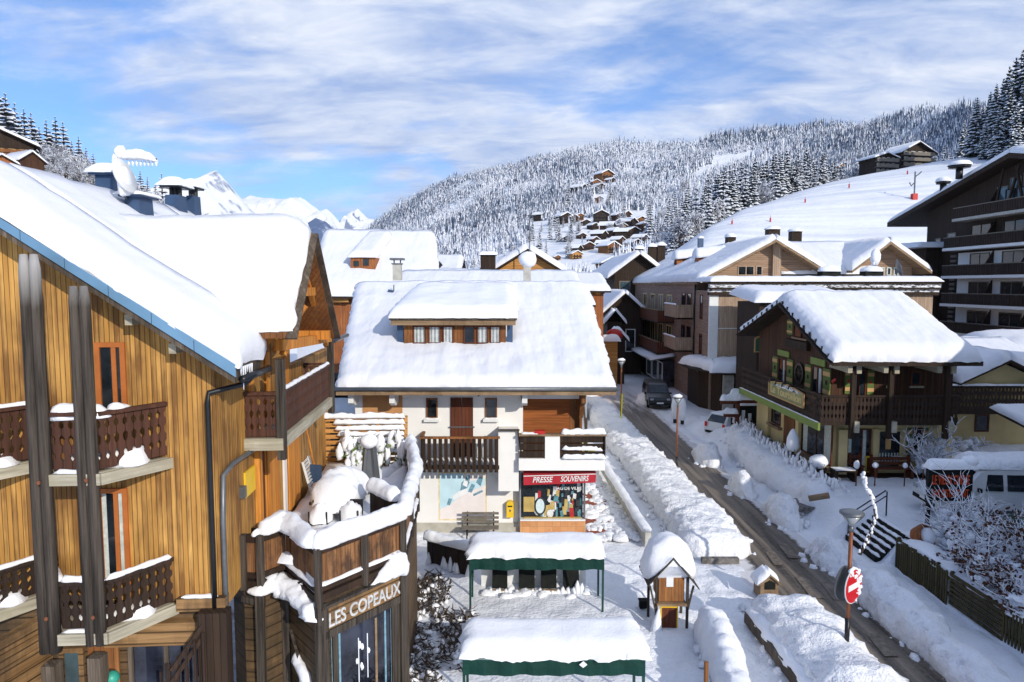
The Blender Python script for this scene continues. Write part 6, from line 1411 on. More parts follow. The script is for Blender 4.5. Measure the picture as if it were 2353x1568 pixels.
# front, upper floor
shutter(1941, 1956, 848, 905, fr=FF); opening(1957, 1990, 850, 915, fr=FF); shutter(1992, 2007, 851, 907, fr=FF)
opening(2092, 2116, 853, 886, fr=FF, mull=()); plate(2088, 2120, 887, 891, 'light_beam', 'sill', FF, d=.12); plate(2036, 2046, 886, 892, 'cream_lettering', 'wall_ornament', FF)
# front, ground floor
opening(1944, 2000, 985, 1092, fr=FF, mull=(.62,), fm='door_wood', cur=[(.03, .2), (.66, .8)]); plate(1920, 1940, 985, 1092, 'yellow_plaster', 'pillar', FF, d=.3); plate(2002, 2014, 985, 1092, 'yellow_plaster', 'pillar', FF, d=.15)
plate(1987, 1999, 1048, 1085, 'yellow_paint', 'menu_frame', FF, d=.1); plate(1989, 1997, 1051, 1082, 'door_wood', 'menu_panel', FF, d=.11)
opening(2016, 2070, 988, 1075, fr=FF, mull=(), fm='yellow_plaster'); plate(2034, 2046, 1005, 1032, 'shutter_tan', 'menu_card', FF, d=.06)
shutter(2082, 2095, 983, 1040, fr=FF); opening(2096, 2116, 983, 1040, fr=FF, mull=(.5,)); shutter(2117, 2131, 984, 1041, fr=FF); plate(2084, 2128, 1041, 1047, 'light_beam', 'sill', FF, d=.15)
mb = MB(); x0, x1 = FF.fb(2018, 1050, -.1).x, FF.fb(2066, 1050, -.1).x; balusters(mb, (RX + x0, RY - .1, 0), (RX + x1, RY - .1, 0), P(2040, 1062, RY).z, P(2040, 1040, RY).z, .1, .05, .02, 'wave'); mb.build('lace_curtain', 'curtain', rs)
# gable, ground floor
opening(1774, 1795, 925, 975, mull=()); plate(1803, 1828, 938, 1032, 'brown_siding', 'door'); opening(1843, 1914, 955, 1055, mull=(.5,), cur=[(.05, .2), (.75, .95)]); plate(1836, 1843, 945, 1035, 'yellow_plaster', 'pillar', d=.2); plate(1764, 1772, 918, 1000, 'yellow_plaster', 'pillar', d=.2)
plate(1845, 1916, 1056, 1064, 'beam_wood', 'sill', d=.3); plate(1770, 1798, 976, 982, 'beam_wood', 'sill', d=.25)
# terrace furniture of the restaurant
def rbench(u, v, Yq, wd, label):
    p = P(u, v, Yq); z = .92; x = p.x; t_ = thing('terrace_bench', (x, Yq, z), label, 'bench', None)
    mb = MB(); mb.box((x - wd / 2, Yq - .2, z + .42), (x + wd / 2, Yq + .2, z + .48)); mb.build('seat', 'door_wood', t_); mb = MB(); mb.box((x - wd / 2, Yq + .2, z + .55), (x + wd / 2, Yq + .26, z + .68)); mb.box((x - wd / 2, Yq + .2, z + .76), (x + wd / 2, Yq + .26, z + .9)); mb.build('backrest', 'door_wood', t_)
    for s_ in (-1, 1): mb = MB(); mb.box((x + s_ * (wd / 2 - .12) - .06, Yq - .2, z - .05), (x + s_ * (wd / 2 - .12) + .06, Yq + .26, z + .42)); mb.bar((x + s_ * (wd / 2 - .08), Yq + .23, z), (x + s_ * (wd / 2 - .08), Yq + .23, z + 1.0), .1, .1); mb.build('leg', 'door_wood', t_)
rbench(2050, 1085, 31.6, 1.9, 'dark wooden terrace bench in front of the arched restaurant window'); rbench(1968, 1072, 32.0, .0 + .6, 'small carved wooden seat beside the restaurant glass door')
p = P(1937, 1082, 31.3); t_ = thing('terrace_table', (p.x, 31.3, .9), 'low dark terrace table with a dusting of snow at the corner of the restaurant', 'table')
mb = MB(); mb.box((p.x - .5, 30.9, 1.35), (p.x + .5, 31.6, 1.41)); mb.build('tabletop', 'dark_boards', t_); mb = MB(); mb.box((p.x - .46, 30.94, 1.412), (p.x + .46, 31.56, 1.43)); mb.build('table_snow', 'snow', t_)
for dx in (-.42, .42): mb = MB(); mb.box((p.x + dx - .05, 30.95, .85), (p.x + dx + .05, 31.55, 1.35)); mb.build('leg', 'dark_boards', t_)
mb = MB(); mb.prism([(14.3, 31.6, .85), (20.5, 31.6, .85), (20.5, 32.28, .85), (14.3, 32.28, .85)], (0, 0, .1)); mb.prism([(14.2, 31.6, .85), (14.85, 31.6, .85), (14.85, 41, .85), (14.2, 41, .85)], (0, 0, .1)); tag(mb.build('wooden_deck', 'dark_boards', None, loc=(16, 32, .9)), 'dark boarded walkway along the foot of the restaurant walls', 'deck')
for i, (u, v0, v1) in enumerate(((1967, 1062, 1110), (2010, 1063, 1112), (2078, 1064, 1112), (2120, 1066, 1112))):
    labs = ['terrace stake light with a tall teardrop of snow, in front of the restaurant door', 'terrace stake light with a round snow ball, just beside the bench', 'terrace stake light with a small snow ball, in front of the shuttered ground floor window', 'terrace stake light capped with snow, nearest the frosted shrub']
    Yq = 30.3; p = P(u, v1, Yq); zt2 = P(u, v0, Yq).z; t_ = thing('stake_light', (p.x, Yq, .9), labs[i], 'lamp', 'snow topped stake lights on the restaurant terrace')
    mb = MB(); mb.tube([(p.x, Yq, .8), (p.x, Yq, zt2 - .2)], .03, 6); mb.build('stake', 'door_wood', t_); mb = MB(); mb.blob((p.x, Yq, zt2 - .12), (.13 if i < 2 else .1, .12, .2 if i == 0 else .13), .15, 2, 10, i); mb.build('snow_cap', 'snow', t_, True)
p = P(1820, 1080, 33.5); t_ = thing('bird_table', (p.x, 33.5, .9), 'pole lantern under a tall pointed hood of snow beside the restaurant gable', 'lantern')
mb = MB(); mb.tube([(p.x, 33.5, .6), (p.x, 33.5, 1.9)], .05, 6); mb.box((p.x - .18, 33.35, 1.75), (p.x + .18, 33.65, 1.82)); mb.build('post', 'dark_metal', t_); mb = MB(); mb.tube([(p.x, 33.5, 1.72), (p.x, 33.5, 1.95), (p.x, 33.5, 2.35), (p.x, 33.5, 2.65), (p.x, 33.5, 2.8)], [.2, .32, .28, .16, .05], 12); mb.build('snow_hood', 'snow', t_, True)
p = P(1880, 1085, 31.8); t_ = thing('planter', (p.x, 31.8, .9), 'planter with dry stalks under a round ball of snow near the restaurant corner', 'planter')
mb = MB(); mb.lathe((p.x, 31.8, .8), [(.25, 0), (.33, .5), (.3, .5)], 12); mb.build('pot', 'dark_boards', t_); mb = MB(); mb.blob((p.x, 31.8, 1.62), (.42, .4, .34), .15, 2, 16); mb.build('snow_ball', 'snow', t_, True)
mb = MB()
for k in range(14): a = random.uniform(0, 6.28); mb.tube([(p.x, 31.8, 1.2), (p.x + .5 * math.cos(a), 31.8 + .4 * math.sin(a), random.uniform(1.2, 1.6))], .012, 4)
mb.build('stalk', 'twig', t_)
# signpost and noticeboard left of the restaurant
p = P(1690, 1015, 42); t_ = thing('signpost', (p.x, 42, 0), 'brown wooden signpost whose pointing arms are piled with snow, beside the white hatchback', 'signpost')
x = p.x; mb = MB(); mb.bar((x, 42, 0), (x + .1, 42, 3.0), .2, .2); mb.build('post', 'door_wood', t_)
for k, (dx0, dx1, z) in enumerate(((-1.0, .15, 2.7), (0, 1.25, 2.75), (-.8, .1, 1.9))): mb = MB(); mb.bar((x + dx0, 41.9, z), (x + dx1, 41.9, z), .08, .25); mb.build('arm', 'door_wood', t_); mb = MB(); bank(mb, [(x + dx0 - .05, 41.9, z + .1), (x + dx1, 41.9, z + .1)], .4, .42 if k < 2 else .3, .1, 10, .08, 2, k, ends=.2); mb.build('arm_snow', 'snow', t_, True)
mb = MB(); bank(mb, [(x - .5, 41.95, 2.8), (x + .3, 41.95, 2.8)], .4, .85, .1, 10, .14, 2, 9, ends=.35); mb.build('snow_cap', 'snow', t_, True)
p = P(1718, 990, 43); t_ = thing('noticeboard', (p.x, 43, 0), 'black framed noticeboard with white papers under a strip of snow, behind the signpost', 'noticeboard')
mb = MB(); mb.box((p.x - .55, 43, .6), (p.x + .55, 43.1, 2.3)); mb.build('board', 'black_board', t_); mb = MB(); mb.box((p.x - .4, 42.98, 1.5), (p.x - .2, 43, 2.0)); mb.build('paper', 'satin_white', t_); mb = MB(); mb.box((p.x + .0, 42.98, 1.35), (p.x + .2, 43, 1.8)); mb.build('paper', 'satin_white', t_)
mb = MB(); mb.bar((p.x - .45, 43.05, 0), (p.x - .45, 43.05, .6), .1, .1); mb.build('leg', 'black_board', t_); mb = MB(); mb.bar((p.x + .45, 43.05, 0), (p.x + .45, 43.05, .6), .1, .1); mb.build('leg', 'black_board', t_); mb = MB(); bank(mb, [(p.x - .6, 43, 2.3), (p.x + .6, 43, 2.3)], .3, .18, .1, 8, .03, 2, 3, ends=.15); mb.build('snow_cap', 'snow', t_, True)
# yellow annex behind the restaurant
AF = Fr((20.9, 38.5), 0)
ax_ = ghouse('yellow_annex', 'low yellow annex with dark pierced balcony rail and deep shaded snow, right of the restaurant', 'annex', AF, 8.5, 7, .3, 5.0, .28, 'yellow_plaster', 'a', .6, .55, seed=31)
mb = MB(); balusters(mb, (21.2, 37.3, 0), (29.2, 37.3, 0), 3.0, 4.35, .18, .015, .03, 'cut'); mb.build('balcony_railing', 'rail_dark', ax_); mb = MB(); bank(mb, [(21.4, 37.25, 4.38), (29.2, 37.25, 4.38)], .2, .1, .2, 6, .03, 2, 3, ends=.1); mb.build('railing_snow', 'snow', ax_, True); mb = MB(); mb.box((21.2, 37.33, 2.8), (29.2, 38.49, 3.0)); mb.build('balcony_slab', 'dark_boards', ax_)
glazed(AF, ax_, [(5.0, 5.8, 1.6, 2.6)], 'door_wood')
gz_ = bpy.data.objects.new('porch_gable', None); C.objects.link(gz_); gz_.parent = ax_; ORG[gz_.name] = ORG[ax_.name]
mb = MB(); mb.prism([(24.6, 37.6, 4.4), (28.6, 37.6, 4.4), (28.6, 37.6, 4.7), (26.6, 37.6, 5.6), (24.6, 37.6, 4.7)], (0, 2, 0)); mb.build('gable', 'yellow_plaster', gz_)
mb = MB(); qa = [V((24.0, 42, 4.45)), V((24.0, 36.9, 4.45)), V((26.6, 36.9, 5.7)), V((26.6, 42, 5.7))]; qb = [V((29.2, 36.9, 4.45)), V((29.2, 42, 4.45)), V((26.6, 42, 5.7)), V((26.6, 36.9, 5.7))]
for q in (qa, qb): mb.prism(q, (0, 0, .12))
mb.build('roof', 'dark_boards', gz_); mb = MB()
for q in (qa, qb): slab(mb, *[p + V((0, 0, .12)) for p in q], .5, '1101', .3, .06, 33, .07)
mb.build('roof_snow', 'snow_roof', gz_, True)
t_ = thing('wooden_shelter', (26.2, 33.2, .9), 'dark timber shelter corner under a snow roof at the right edge, before the yellow annex', 'shelter')
mb = MB(); mb.bar((24.7, 32.6, .8), (24.7, 32.6, 3.1), .3, .3); mb.build('post', 'dark_boards', t_); mb = MB(); mb.prism([(24.1, 31.8, 3.0), (27.5, 31.8, 3.0), (27.5, 34.8, 3.5), (24.1, 34.8, 3.5)], (0, 0, .12)); mb.build('roof', 'dark_boards', t_); mb = MB(); slab(mb, (24.1, 31.8, 3.12), (27.5, 31.8, 3.12), (27.5, 34.8, 3.62), (24.1, 34.8, 3.62), .3, '1111', .3, .05, 3, .06); mb.build('snow_cap', 'snow', t_, True)
# bus shelter and big snow covered roof by the apartment block
t_ = thing('open_shelter', (35, 50, 0), 'open dark shelter under a flat pillow of snow, below the apartment balconies', 'shelter')
p0, p1_ = P(2256, 800, 50), P(2332, 800, 50)
for x in (p0.x + .4, p1_.x - .4): mb = MB(); mb.bar((x, 50, 0), (x, 50, p0.z - .5), .2, .2); mb.build('post', 'dark_boards', t_)
mb = MB(); mb.box((p0.x, 49, p0.z - .5), (p1_.x, 52, p0.z - .3)); mb.build('roof', 'dark_boards', t_); mb = MB(); slab(mb, (p0.x, 49, p0.z - .3), (p1_.x, 49, p0.z - .3), (p1_.x, 52, p0.z - .3), (p0.x, 52, p0.z - .3), .6, '1111', .3, .06, 3, .08); mb.build('snow_cap', 'snow', t_, True)
mb = MB(); mb.box((p0.x + .6, 51.9, 0), (p1_.x - .6, 52, p0.z - .5)); mb.build('back_wall', 'black_board', t_)
p = P(2385, 830, 44); t_ = thing('snowy_roof_hut', (p.x, 44, 0), 'dark hut under a big rounded dome of blue shaded snow, cut by the right edge', 'hut')
mb = MB(); mb.box((p.x - 2.0, 43.4, 0), (p.x + 3, 48, p.z)); mb.build('wall', 'dark_boards', t_); mb = MB(); slab(mb, (p.x - 2.5, 42.8, p.z), (p.x + 3.2, 42.8, p.z), (p.x + 3.2, 48.5, p.z + 1.0), (p.x - 2.5, 48.5, p.z + 1.0), 1.15, '1111', .3, .1, 5, .1, rnd=1.4); mb.build('roof_snow', 'snow_roof', t_, True)
p = P(2330, 830, 38.6); t_ = thing('chimney_pipe', (p.x, 40.3, 5.6), 'short pipe wrapped in lumpy snow on the annex roof', 'vent pipe')
mb = MB(); a, b = P(2336, 858, 40.3), P(2330, 812, 40.3); mb.tube([a, b], .16, 8); mb.build('pipe', 'grey_metal', t_, True); mb = MB(); bank(mb, [a, a.lerp(b, .5), b], .3, .2, .1, 8, .1, 3, 3, ends=.1); mb.blob(b, (.32, .3, .25), .3, 2, 12); mb.build('snow_cap', 'snow', t_, True)
# ================================================================ big brown building across the street
BX = 15.3
bb = thing('brown_residence', (24, 62, 0), 'large brown street building with twin snowy gables, panelled corner and balconies facing the road', 'building')
BS = Fr((BX, 54), -90); BFr = Fr((BX, 54), 0)
mb = MB(); mb.box((BX + .2, 54.2, 0), (32.6, 59.5, 9.35)); mb.box((BX + .2, 59.51, 0), (33, 92, 10.0)); mb.build('street_wall', 'taupe_render', bb)
mb = MB(); mb.box((BX, 54, 3.2), (BX + .7, 54.2, 9.0)); mb.build('corner_pilaster', 'satin_white', bb); mb = MB(); mb.box((BX + .75, 54.02, 6.45), (32.6, 54.2, 9.0)); mb.box((BX + .75, 54.02, 3.2), (32.6, 54.2, 6.4)); mb.build('front_panel', 'tan_boards', bb)
mb = MB(); mb.box((BX + .7, 53.98, 6.4), (32.6, 54.2, 6.46)); mb.build('panel_joint', 'satin_white', bb)
mb = MB()
for z0, z1, d in ((9.0, 9.25, .25), (9.45, 9.6, .45), (9.85, 10.05, .55)): mb.box((BX - .1, 54 - d, z0), (32.9, 54.3, z1))
mb.build('parapet', 'dark_boards', bb); mb = MB()
for z1, d, hh in ((9.25, .25, .2), (9.6, .45, .25)): mb.box((BX - .1, 54 - d, z1), (32.9, 54 - d + .5, z1 + hh))
mb.build('ledge_snow', 'snowy_ledge', bb)
mb = MB(); slab(mb, (BX - .2, 53.35, 10.05), (33, 53.35, 10.05), (33, 60, 10.05), (BX - .2, 60, 10.05), .42, '1111', .4, .05, 41, .06); mb.build('terrace_snow', 'snow_roof', bb, True)
# main gable roof
def roofpair(par, x0, xm, x1, y0, y1, zl, zm_, zr, seed, snow=.5, wall=None, wy=None, edge='1101', wallm='tan_boards_flat'):
    qa = [V((x0, y1, zl)), V((x0, y0, zl)), V((xm, y0, zm_)), V((xm, y1, zm_))]; qb = [V((x1, y0, zr)), V((x1, y1, zr)), V((xm, y1, zm_)), V((xm, y0, zm_))]
    mb = MB()
    for q in (qa, qb): mb.prism(q, (0, 0, .22))
    mb.build('roof', 'beam_wood', par); mb = MB()
    for q in (qa, qb): slab(mb, *[p + V((0, 0, .22)) for p in q], snow, '1101', .5, .06, seed, .08)
    mb.build('roof_snow', 'snow_roof', par, True)
    if wall: 
        mb = MB(); i_ = .9; f_ = lambda x: zl + (zm_ - zl) * (x - x0) / (xm - x0) if x < xm else zr + (zm_ - zr) * (x1 - x) / (x1 - xm)
        mb.prism([(x0 + i_, wy, wall), (x1 - i_, wy, wall), (x1 - i_, wy, f_(x1 - i_)), (xm, wy, zm_), (x0 + i_, wy, f_(x0 + i_))], (0, .3, 0)); mb.build('gable_wall', wallm, par)
ap1 = P(1780, 557, 58); el = P(1615, 648, 58); er = P(1903, 622, 58)
roofpair(bb, el.x - .6, ap1.x, er.x, 57.6, 92, el.z - .2, ap1.z, er.z - .4, 42, wall=10.0, wy=59.0)
ap2 = P(2040, 562, 58.5); el2 = P(1952, 622, 58.5); er2 = P(2134, 622, 58.5)
roofpair(bb, el2.x, ap2.x, er2.x, 58, 74, el2.z - .2, ap2.z, er2.z - .3, 43, wall=10.0, wy=59.4)
mb = MB(); slab(mb, (ap1.x + 1, 59.0, ap1.z - 2.6), (ap2.x - .5, 59.0, ap1.z - 2.6), (ap2.x, 66, ap1.z + .1), (ap1.x, 66, ap1.z + .1), .5, '1000', .5, .06, 44, .06); mb.build('cross_roof_snow', 'snow_roof', bb, True); mb = MB(); mb.prism([(ap1.x + 1, 59.0, ap1.z - 2.62), (ap2.x - .5, 59.0, ap1.z - 2.62), (ap2.x, 66, ap1.z + .08), (ap1.x, 66, ap1.z + .08)], (0, 0, -.2)); mb.build('cross_roof', 'dark_boards', bb); mb = MB(); mb.box((ap1.x + 1, 59.6, 10), (ap2.x, 59.9, ap1.z - 2.4)); mb.build('rear_wall', 'tan_boards_flat', bb)
g59 = Fr((0, 59.0), 0); X59 = lambda u: P(u, 620, 59.0).x
glazed(g59, bb, [(X59(1695), X59(1733), 10.6, 11.4, (.5,)), (X59(1737), X59(1752), 10.6, 11.4)], 'tan_boards', fw=.08)
mb = MB(); mb.box((X59(1772), 58.6, 10), (X59(1790), 59.0, 13.2)); mb.build('gable_pier', 'tan_boards', bb)
g594 = Fr((0, 59.4), 0); glazed(g594, bb, [(P(u, 620, 59.4).x, P(u + 11, 620, 59.4).x, 10.6, 11.3) for u in (1988, 2004, 2021, 2037, 2053)], 'curtain', fw=.1)
for (u0, u1, vb, vt, Yc, cs) in ((1766, 1792, 560, 527, 64, .35), (1820, 1842, 565, 532, 68, .35), (1672, 1690, 590, 545, 70, .45)): stack('chimney', u0, u1, vb, vt, Yc, 'dark_boards', bb, 1.0, None, cs)
stack('chimney', 1605, 1616, 590, 548, 84, 'blue_chimney', bb, .6, None, .3)
# small roof dormers on the street slope
fslope = lambda x: el.z - .2 + (ap1.z - el.z) * (x - el.x + .6) / (ap1.x - el.x + .6)
for (u, v, Yc) in ((1552, 605, 76), (1600, 603, 68)):
    p = P(u, v, Yc); dmr = bpy.data.objects.new('roof_dormer', None); C.objects.link(dmr); dmr.parent = bb; ORG[dmr.name] = ORG[bb.name]
    x, y, z = p.x, Yc, p.z - .5
    mb = MB(); mb.prism([(x, y - .7, z), (x, y + .7, z), (x, y + .7, z + .7), (x, y, z + 1.3), (x, y - .7, z + .7)], (3, 0, 0)); mb.build('dormer_wall', 'rust_boards', dmr); mb = MB(); bank(mb, [(x - .4, y, z + .85), (x + 3, y, z + 1.2)], 2.2, 1.0, .2, 12, .05, 1.5, u, ends=.4); mb.build('dormer_snow', 'snow_roof', dmr, True); mb = MB(); mb.prism([(x - .01, y - .4, z + .2), (x - .01, y + .4, z + .2), (x - .01, y, z + .9)], (-.02, 0, 0)); mb.build('dormer_window', 'dark_glass', dmr)
# street side: balconies, windows, shops
def sbox(y0, y1, z0, z1, out, mat, name, par=bb, x=BX + .2): mb = MB(); mb.box((x - out, y0, z0), (x + .0, y1, z1)); return mb.build(name, mat, par)
for zf in (3.3, 6.3):
    sb = sbox(66.5, 88, zf - .15, zf + .0, 1.6, 'dark_boards', 'long_balcony'); mb = MB(); balusters(mb, (BX - 1.4, 88, 0), (BX - 1.4, 66.5, 0), zf, zf + 1.05, .2, .02, .04, 'flat'); mb.build('railing', 'door_wood', sb); mb = MB(); mb.bar((BX - 1.4, 66.5, zf + 1.1), (BX - 1.4, 88, zf + 1.1), .14, .08); mb.build('handrail', 'beam_wood', sb)
    mb = MB(); balusters(mb, (BX - 1.4, 66.5, 0), (BX + .2, 66.5, 0), zf, zf + 1.05, .2, .02, .04, 'flat'); mb.build('side_railing', 'door_wood', sb)
for zf in (3.75, 6.75):
    glazed(Fr((BX + .2, 54), -90), bb, [(-y - 2.2, -y, zf + .0, zf + 2.1, (.5,)) for y in (13.5, 17.5, 21.5, 26)], 'cream_lettering', fw=.12)
for zf in (4.2, 7.0):
    sb = sbox(59.6, 64, zf - .15, zf, 1.5, 'dark_boards', 'small_balcony'); mb = MB(); balusters(mb, (BX - 1.3, 64, 0), (BX - 1.3, 59.6, 0), zf - .1, zf + 1.1, .18, .02, .04, 'flat'); balusters(mb, (BX - 1.3, 59.6, 0), (BX + .2, 59.6, 0), zf - .1, zf + 1.1, .18, .02, .04, 'flat'); mb.build('railing', 'tan_boards', sb); mb = MB(); bank(mb, [(BX - 1.3, 59.6, zf + 1.1), (BX - 1.3, 64, zf + 1.1)], .2, .12, .2, 6, .02, 2, 3, ends=.1); mb.build('railing_snow', 'snow', sb, True)
glazed(BS, bb, [(-7.6, -6.2, 4.3, 6.2), (-9.6, -8.2, 4.3, 6.2), (-7.6, -6.2, 7.1, 9.1), (-9.6, -8.2, 7.1, 9.1), (-3.4, -2.6, 4.0, 5.8), (-3.4, -2.6, 7.0, 9.0)], 'door_wood', bpl=.2)
sbox(58.9, 59.1, 2, 10, .12, 'black_pipe', 'drainpipe')
mb = MB(); mb.box((BX - .9, 66, .2), (BX + .2, 80, 2.6)); mb.build('shop_front', 'shop_glass', bb); mb = MB(); mb.prism([(BX - 2.2, 65.5, 2.6), (BX + .2, 65.5, 3.0), (BX + .2, 81, 3.0), (BX - 2.2, 81, 2.6)], (0, 0, .1)); mb.build('shop_canopy', 'grey_metal', bb); mb = MB(); slab(mb, (BX - 2.2, 81, 2.7), (BX - 2.2, 65.5, 2.7), (BX + .1, 65.5, 3.1), (BX + .1, 81, 3.1), .2, '1101', .4, .04, 3, .05); mb.build('canopy_snow', 'snow', bb, True)
glazed(Fr((BX - .9, 54), -90), bb, [(-14, -12.2, .4, 2.4), (-17, -14.4, .4, 2.4), (-20, -17.4, .4, 2.4)], 'satin_white', gl='blue_glass', fw=.12)
cs_ = bpy.data.objects.new('corner_shop', None); C.objects.link(cs_); cs_.parent = bb; ORG[cs_.name] = ORG[bb.name]
mb = MB(); mb.prism([(BX - .3, 59, 0), (BX - .3, 55.5, 0), (BX + .8, 53.2, 0), (22, 53.2, 0), (22, 59, 0)], (0, 0, 3.1)); mb.build('shop_wall', 'dark_boards', cs_)
CF = Fr((BX + .8, 53.2), 0); glazed(CF, cs_, [(1.4, 3.8, .5, 2.8, (.33, .66)), (4.4, 5.0, .0, 2.6)], 'black_board', 'dark_glass', fw=.1); mb = MB(); mb.box((BX + .9, 52.9, 0), (BX + 1.7, 53.15, 2.9)); mb.box((BX + 1.0, 52.7, 0), (BX + 1.6, 52.8, 1.3)); split_build(mb, 'pillar', 'concrete', cs_)
mb = MB(); mb.box((17.8, 51.5, .6), (22.3, 51.6, 2.1)); tag(mb.build('hoarding', 'concrete', None, loc=(20, 51.5, 0)), 'low plain grey hoarding behind the white hatchback, below the canopy snow', 'hoarding')
mb = MB(); cp = [V((P(1568, 852, 57).x, 58.5, 3.15)), V((P(1600, 865, 53).x, 54.5, 3.1)), V((P(1655, 870, 52).x, 51.8, 3.1)), V((P(1728, 868, 51.8).x, 51.8, 3.1))]
mb.prism([cp[0], cp[1], cp[2], cp[3], V((cp[3].x, 54, 3.3)), V((BX + .2, 54.2, 3.3)), V((BX + .2, 58.5, 3.3))], (0, 0, .1)); mb.build('canopy', 'dark_boards', cs_)
mb = MB(); slab(mb, cp[2] + V((-.8, .3, .1)), cp[3] + V((.1, 0, .1)), V((cp[3].x + .1, 54, 3.4)), V((BX + .1, 54, 3.4)), .85, '1101', .2, .1, 51, .12); slab(mb, cp[0] + V((0, 0, .1)), cp[2] + V((-.3, .3, .1)), V((BX + .3, 54, 3.4)), V((BX + .2, 58.5, 3.4)), .7, '1001', .2, .1, 52, .12); mb.build('canopy_snow', 'snow', cs_, True)
mb = MB()
for k in range(12): p_ = V((BX - .3 + .02, 58.4 - k * .22, 3.0)); mb.tube([p_, p_ - V((0, 0, .18))], .05, 5)
split_build(mb, 'string_light', 'yellow_paint', cs_)
# satellite dish, vents on the terrace roof
for (u, v, nm, lab) in ((1905, 655, 'roof_vent', 'snow topped vent box on the flat snowy terrace roof, left of the dish'), (2003, 655, 'roof_unit', 'low dark unit under snow on the flat terrace roof, by the aerial mast')):
    p = P(u, v, 52.6 if False else 55); t_ = thing(nm, (p.x, 55, 10.4), lab, 'vent'); mb = MB(); mb.box((p.x - .7, 54.6, 10.3), (p.x + .7, 55.6, 10.85)); mb.build('box', 'black_board', t_); mb = MB(); mb.blob((p.x, 55.1, 10.85), (.9, .7, .45), .2, 1.5, 14, u, half=True); mb.build('snow_cap', 'snow', t_, True)
p = P(2064, 655, 55); t_ = thing('roof_dish', (p.x, 55, 10.4), 'grey satellite dish seen edge on at the right end of the flat terrace roof', 'satellite dish'); mb = MB(); mb.lathe((p.x, 55, 11.1), [(.75, .05), (.7, 0), (.4, -.12), (.02, -.16)], 18, 0, (.9, -.3, .3)); mb.build('dish', 'grey_metal', t_, True); mb = MB(); mb.tube([(p.x - .2, 55, 10.3), (p.x - .1, 55, 11.0)], .05); mb.build('mount', 'grey_metal', t_)
p = P(2007, 655, 56); t_ = thing('roof_mast', (p.x, 56, 10.4), 'icy aerial mast rising in front of the second brown gable', 'aerial'); mb = MB(); zt2 = P(2007, 573, 56).z; mb.tube([(p.x, 56, 10.3), (p.x, 56, zt2)], .05); mb.build('mast', 'grey_metal', t_); mb = MB(); bank(mb, [(p.x - .2, 56, zt2 - 1.4), (p.x + .25, 56, zt2 - .7)], .4, .5, .08, 10, .1, 2, 3, ends=.2); mb.blob((p.x + .1, 56, zt2 - .6), (.4, .3, .7), .25, 2, 12); mb.build('mast_snow', 'snow', t_, True)
# low snowy roof between brown building and restaurant
t_ = thing('lean_to', (19.5, 47, 0), 'dark lean to with a thick snow slab, squeezed between the panelled wall and the restaurant', 'lean-to')
p0 = P(1722, 695, 47); mb = MB(); mb.box((p0.x + .5, 46.5, 0), (p0.x + 6, 51, p0.z)); mb.build('wall', 'dark_boards', t_); mb = MB(); slab(mb, (p0.x, 46, p0.z), (p0.x + 6.5, 46, p0.z), (p0.x + 6.5, 51.5, p0.z + .5), (p0.x, 51.5, p0.z + .5), .75, '1111', .3, .06, 61, .08); mb.build('roof_snow', 'snow_roof', t_, True)
# ================================================================ apartment block on the right
AX = 44.0; AG = Fr((AX, 60.5), -90)
ap = thing('apartment_block', (52, 62, 0), 'tall shaded apartment block with stacked dark balconies under a broad low gable roof', 'apartment block')
zr_a = lambda y: 20.6 - abs(y - 60.5) * .225
mb = MB(); mb.prism([(AX, 48, 0), (AX, 74.5, 0), (AX, 74.5, zr_a(74.5)), (AX, 60.5, zr_a(60.5)), (AX, 48, zr_a(48))], (16, 0, 0)); mb.build('wall', 'dark_boards', ap)
mb = MB(); mb.box((AX - .06, 48, 1.5), (AX, 69, 12.9)); mb.build('white_wall', 'white_paint', ap)
mb = MB(); qa = [V((AX - 1.6, 46, zr_a(46))), V((AX + 18, 46, zr_a(46))), V((AX + 18, 60.5, zr_a(60.5))), V((AX - 1.6, 60.5, zr_a(60.5)))]; qb = [V((AX + 18, 79.5, zr_a(79.5))), V((AX - 1.6, 79.5, zr_a(79.5))), V((AX - 1.6, 60.5, zr_a(60.5))), V((AX + 18, 60.5, zr_a(60.5)))]
for q in (qa, qb): mb.prism(q, (0, 0, .45))
mb.build('roof', 'dark_boards', ap); mb = MB()
for q in (qa, qb): slab(mb, *[p + V((0, 0, .45)) for p in q], .6, '1101', .6, .06, 71, .08)
mb.build('roof_snow', 'snow_roof', ap, True)
mb = MB(); slab(mb, (AX + 2, 56, 21.3), (AX + 16, 56, 21.3), (AX + 16, 62, 22), (AX + 2, 62, 22), .5, '1111', .6, .05, 3, .06); mb.box((AX + 2.5, 57, 20), (AX + 15, 62, 21.3), 1); mb.build('ridge_box', ['snow', 'dark_boards'], ap)
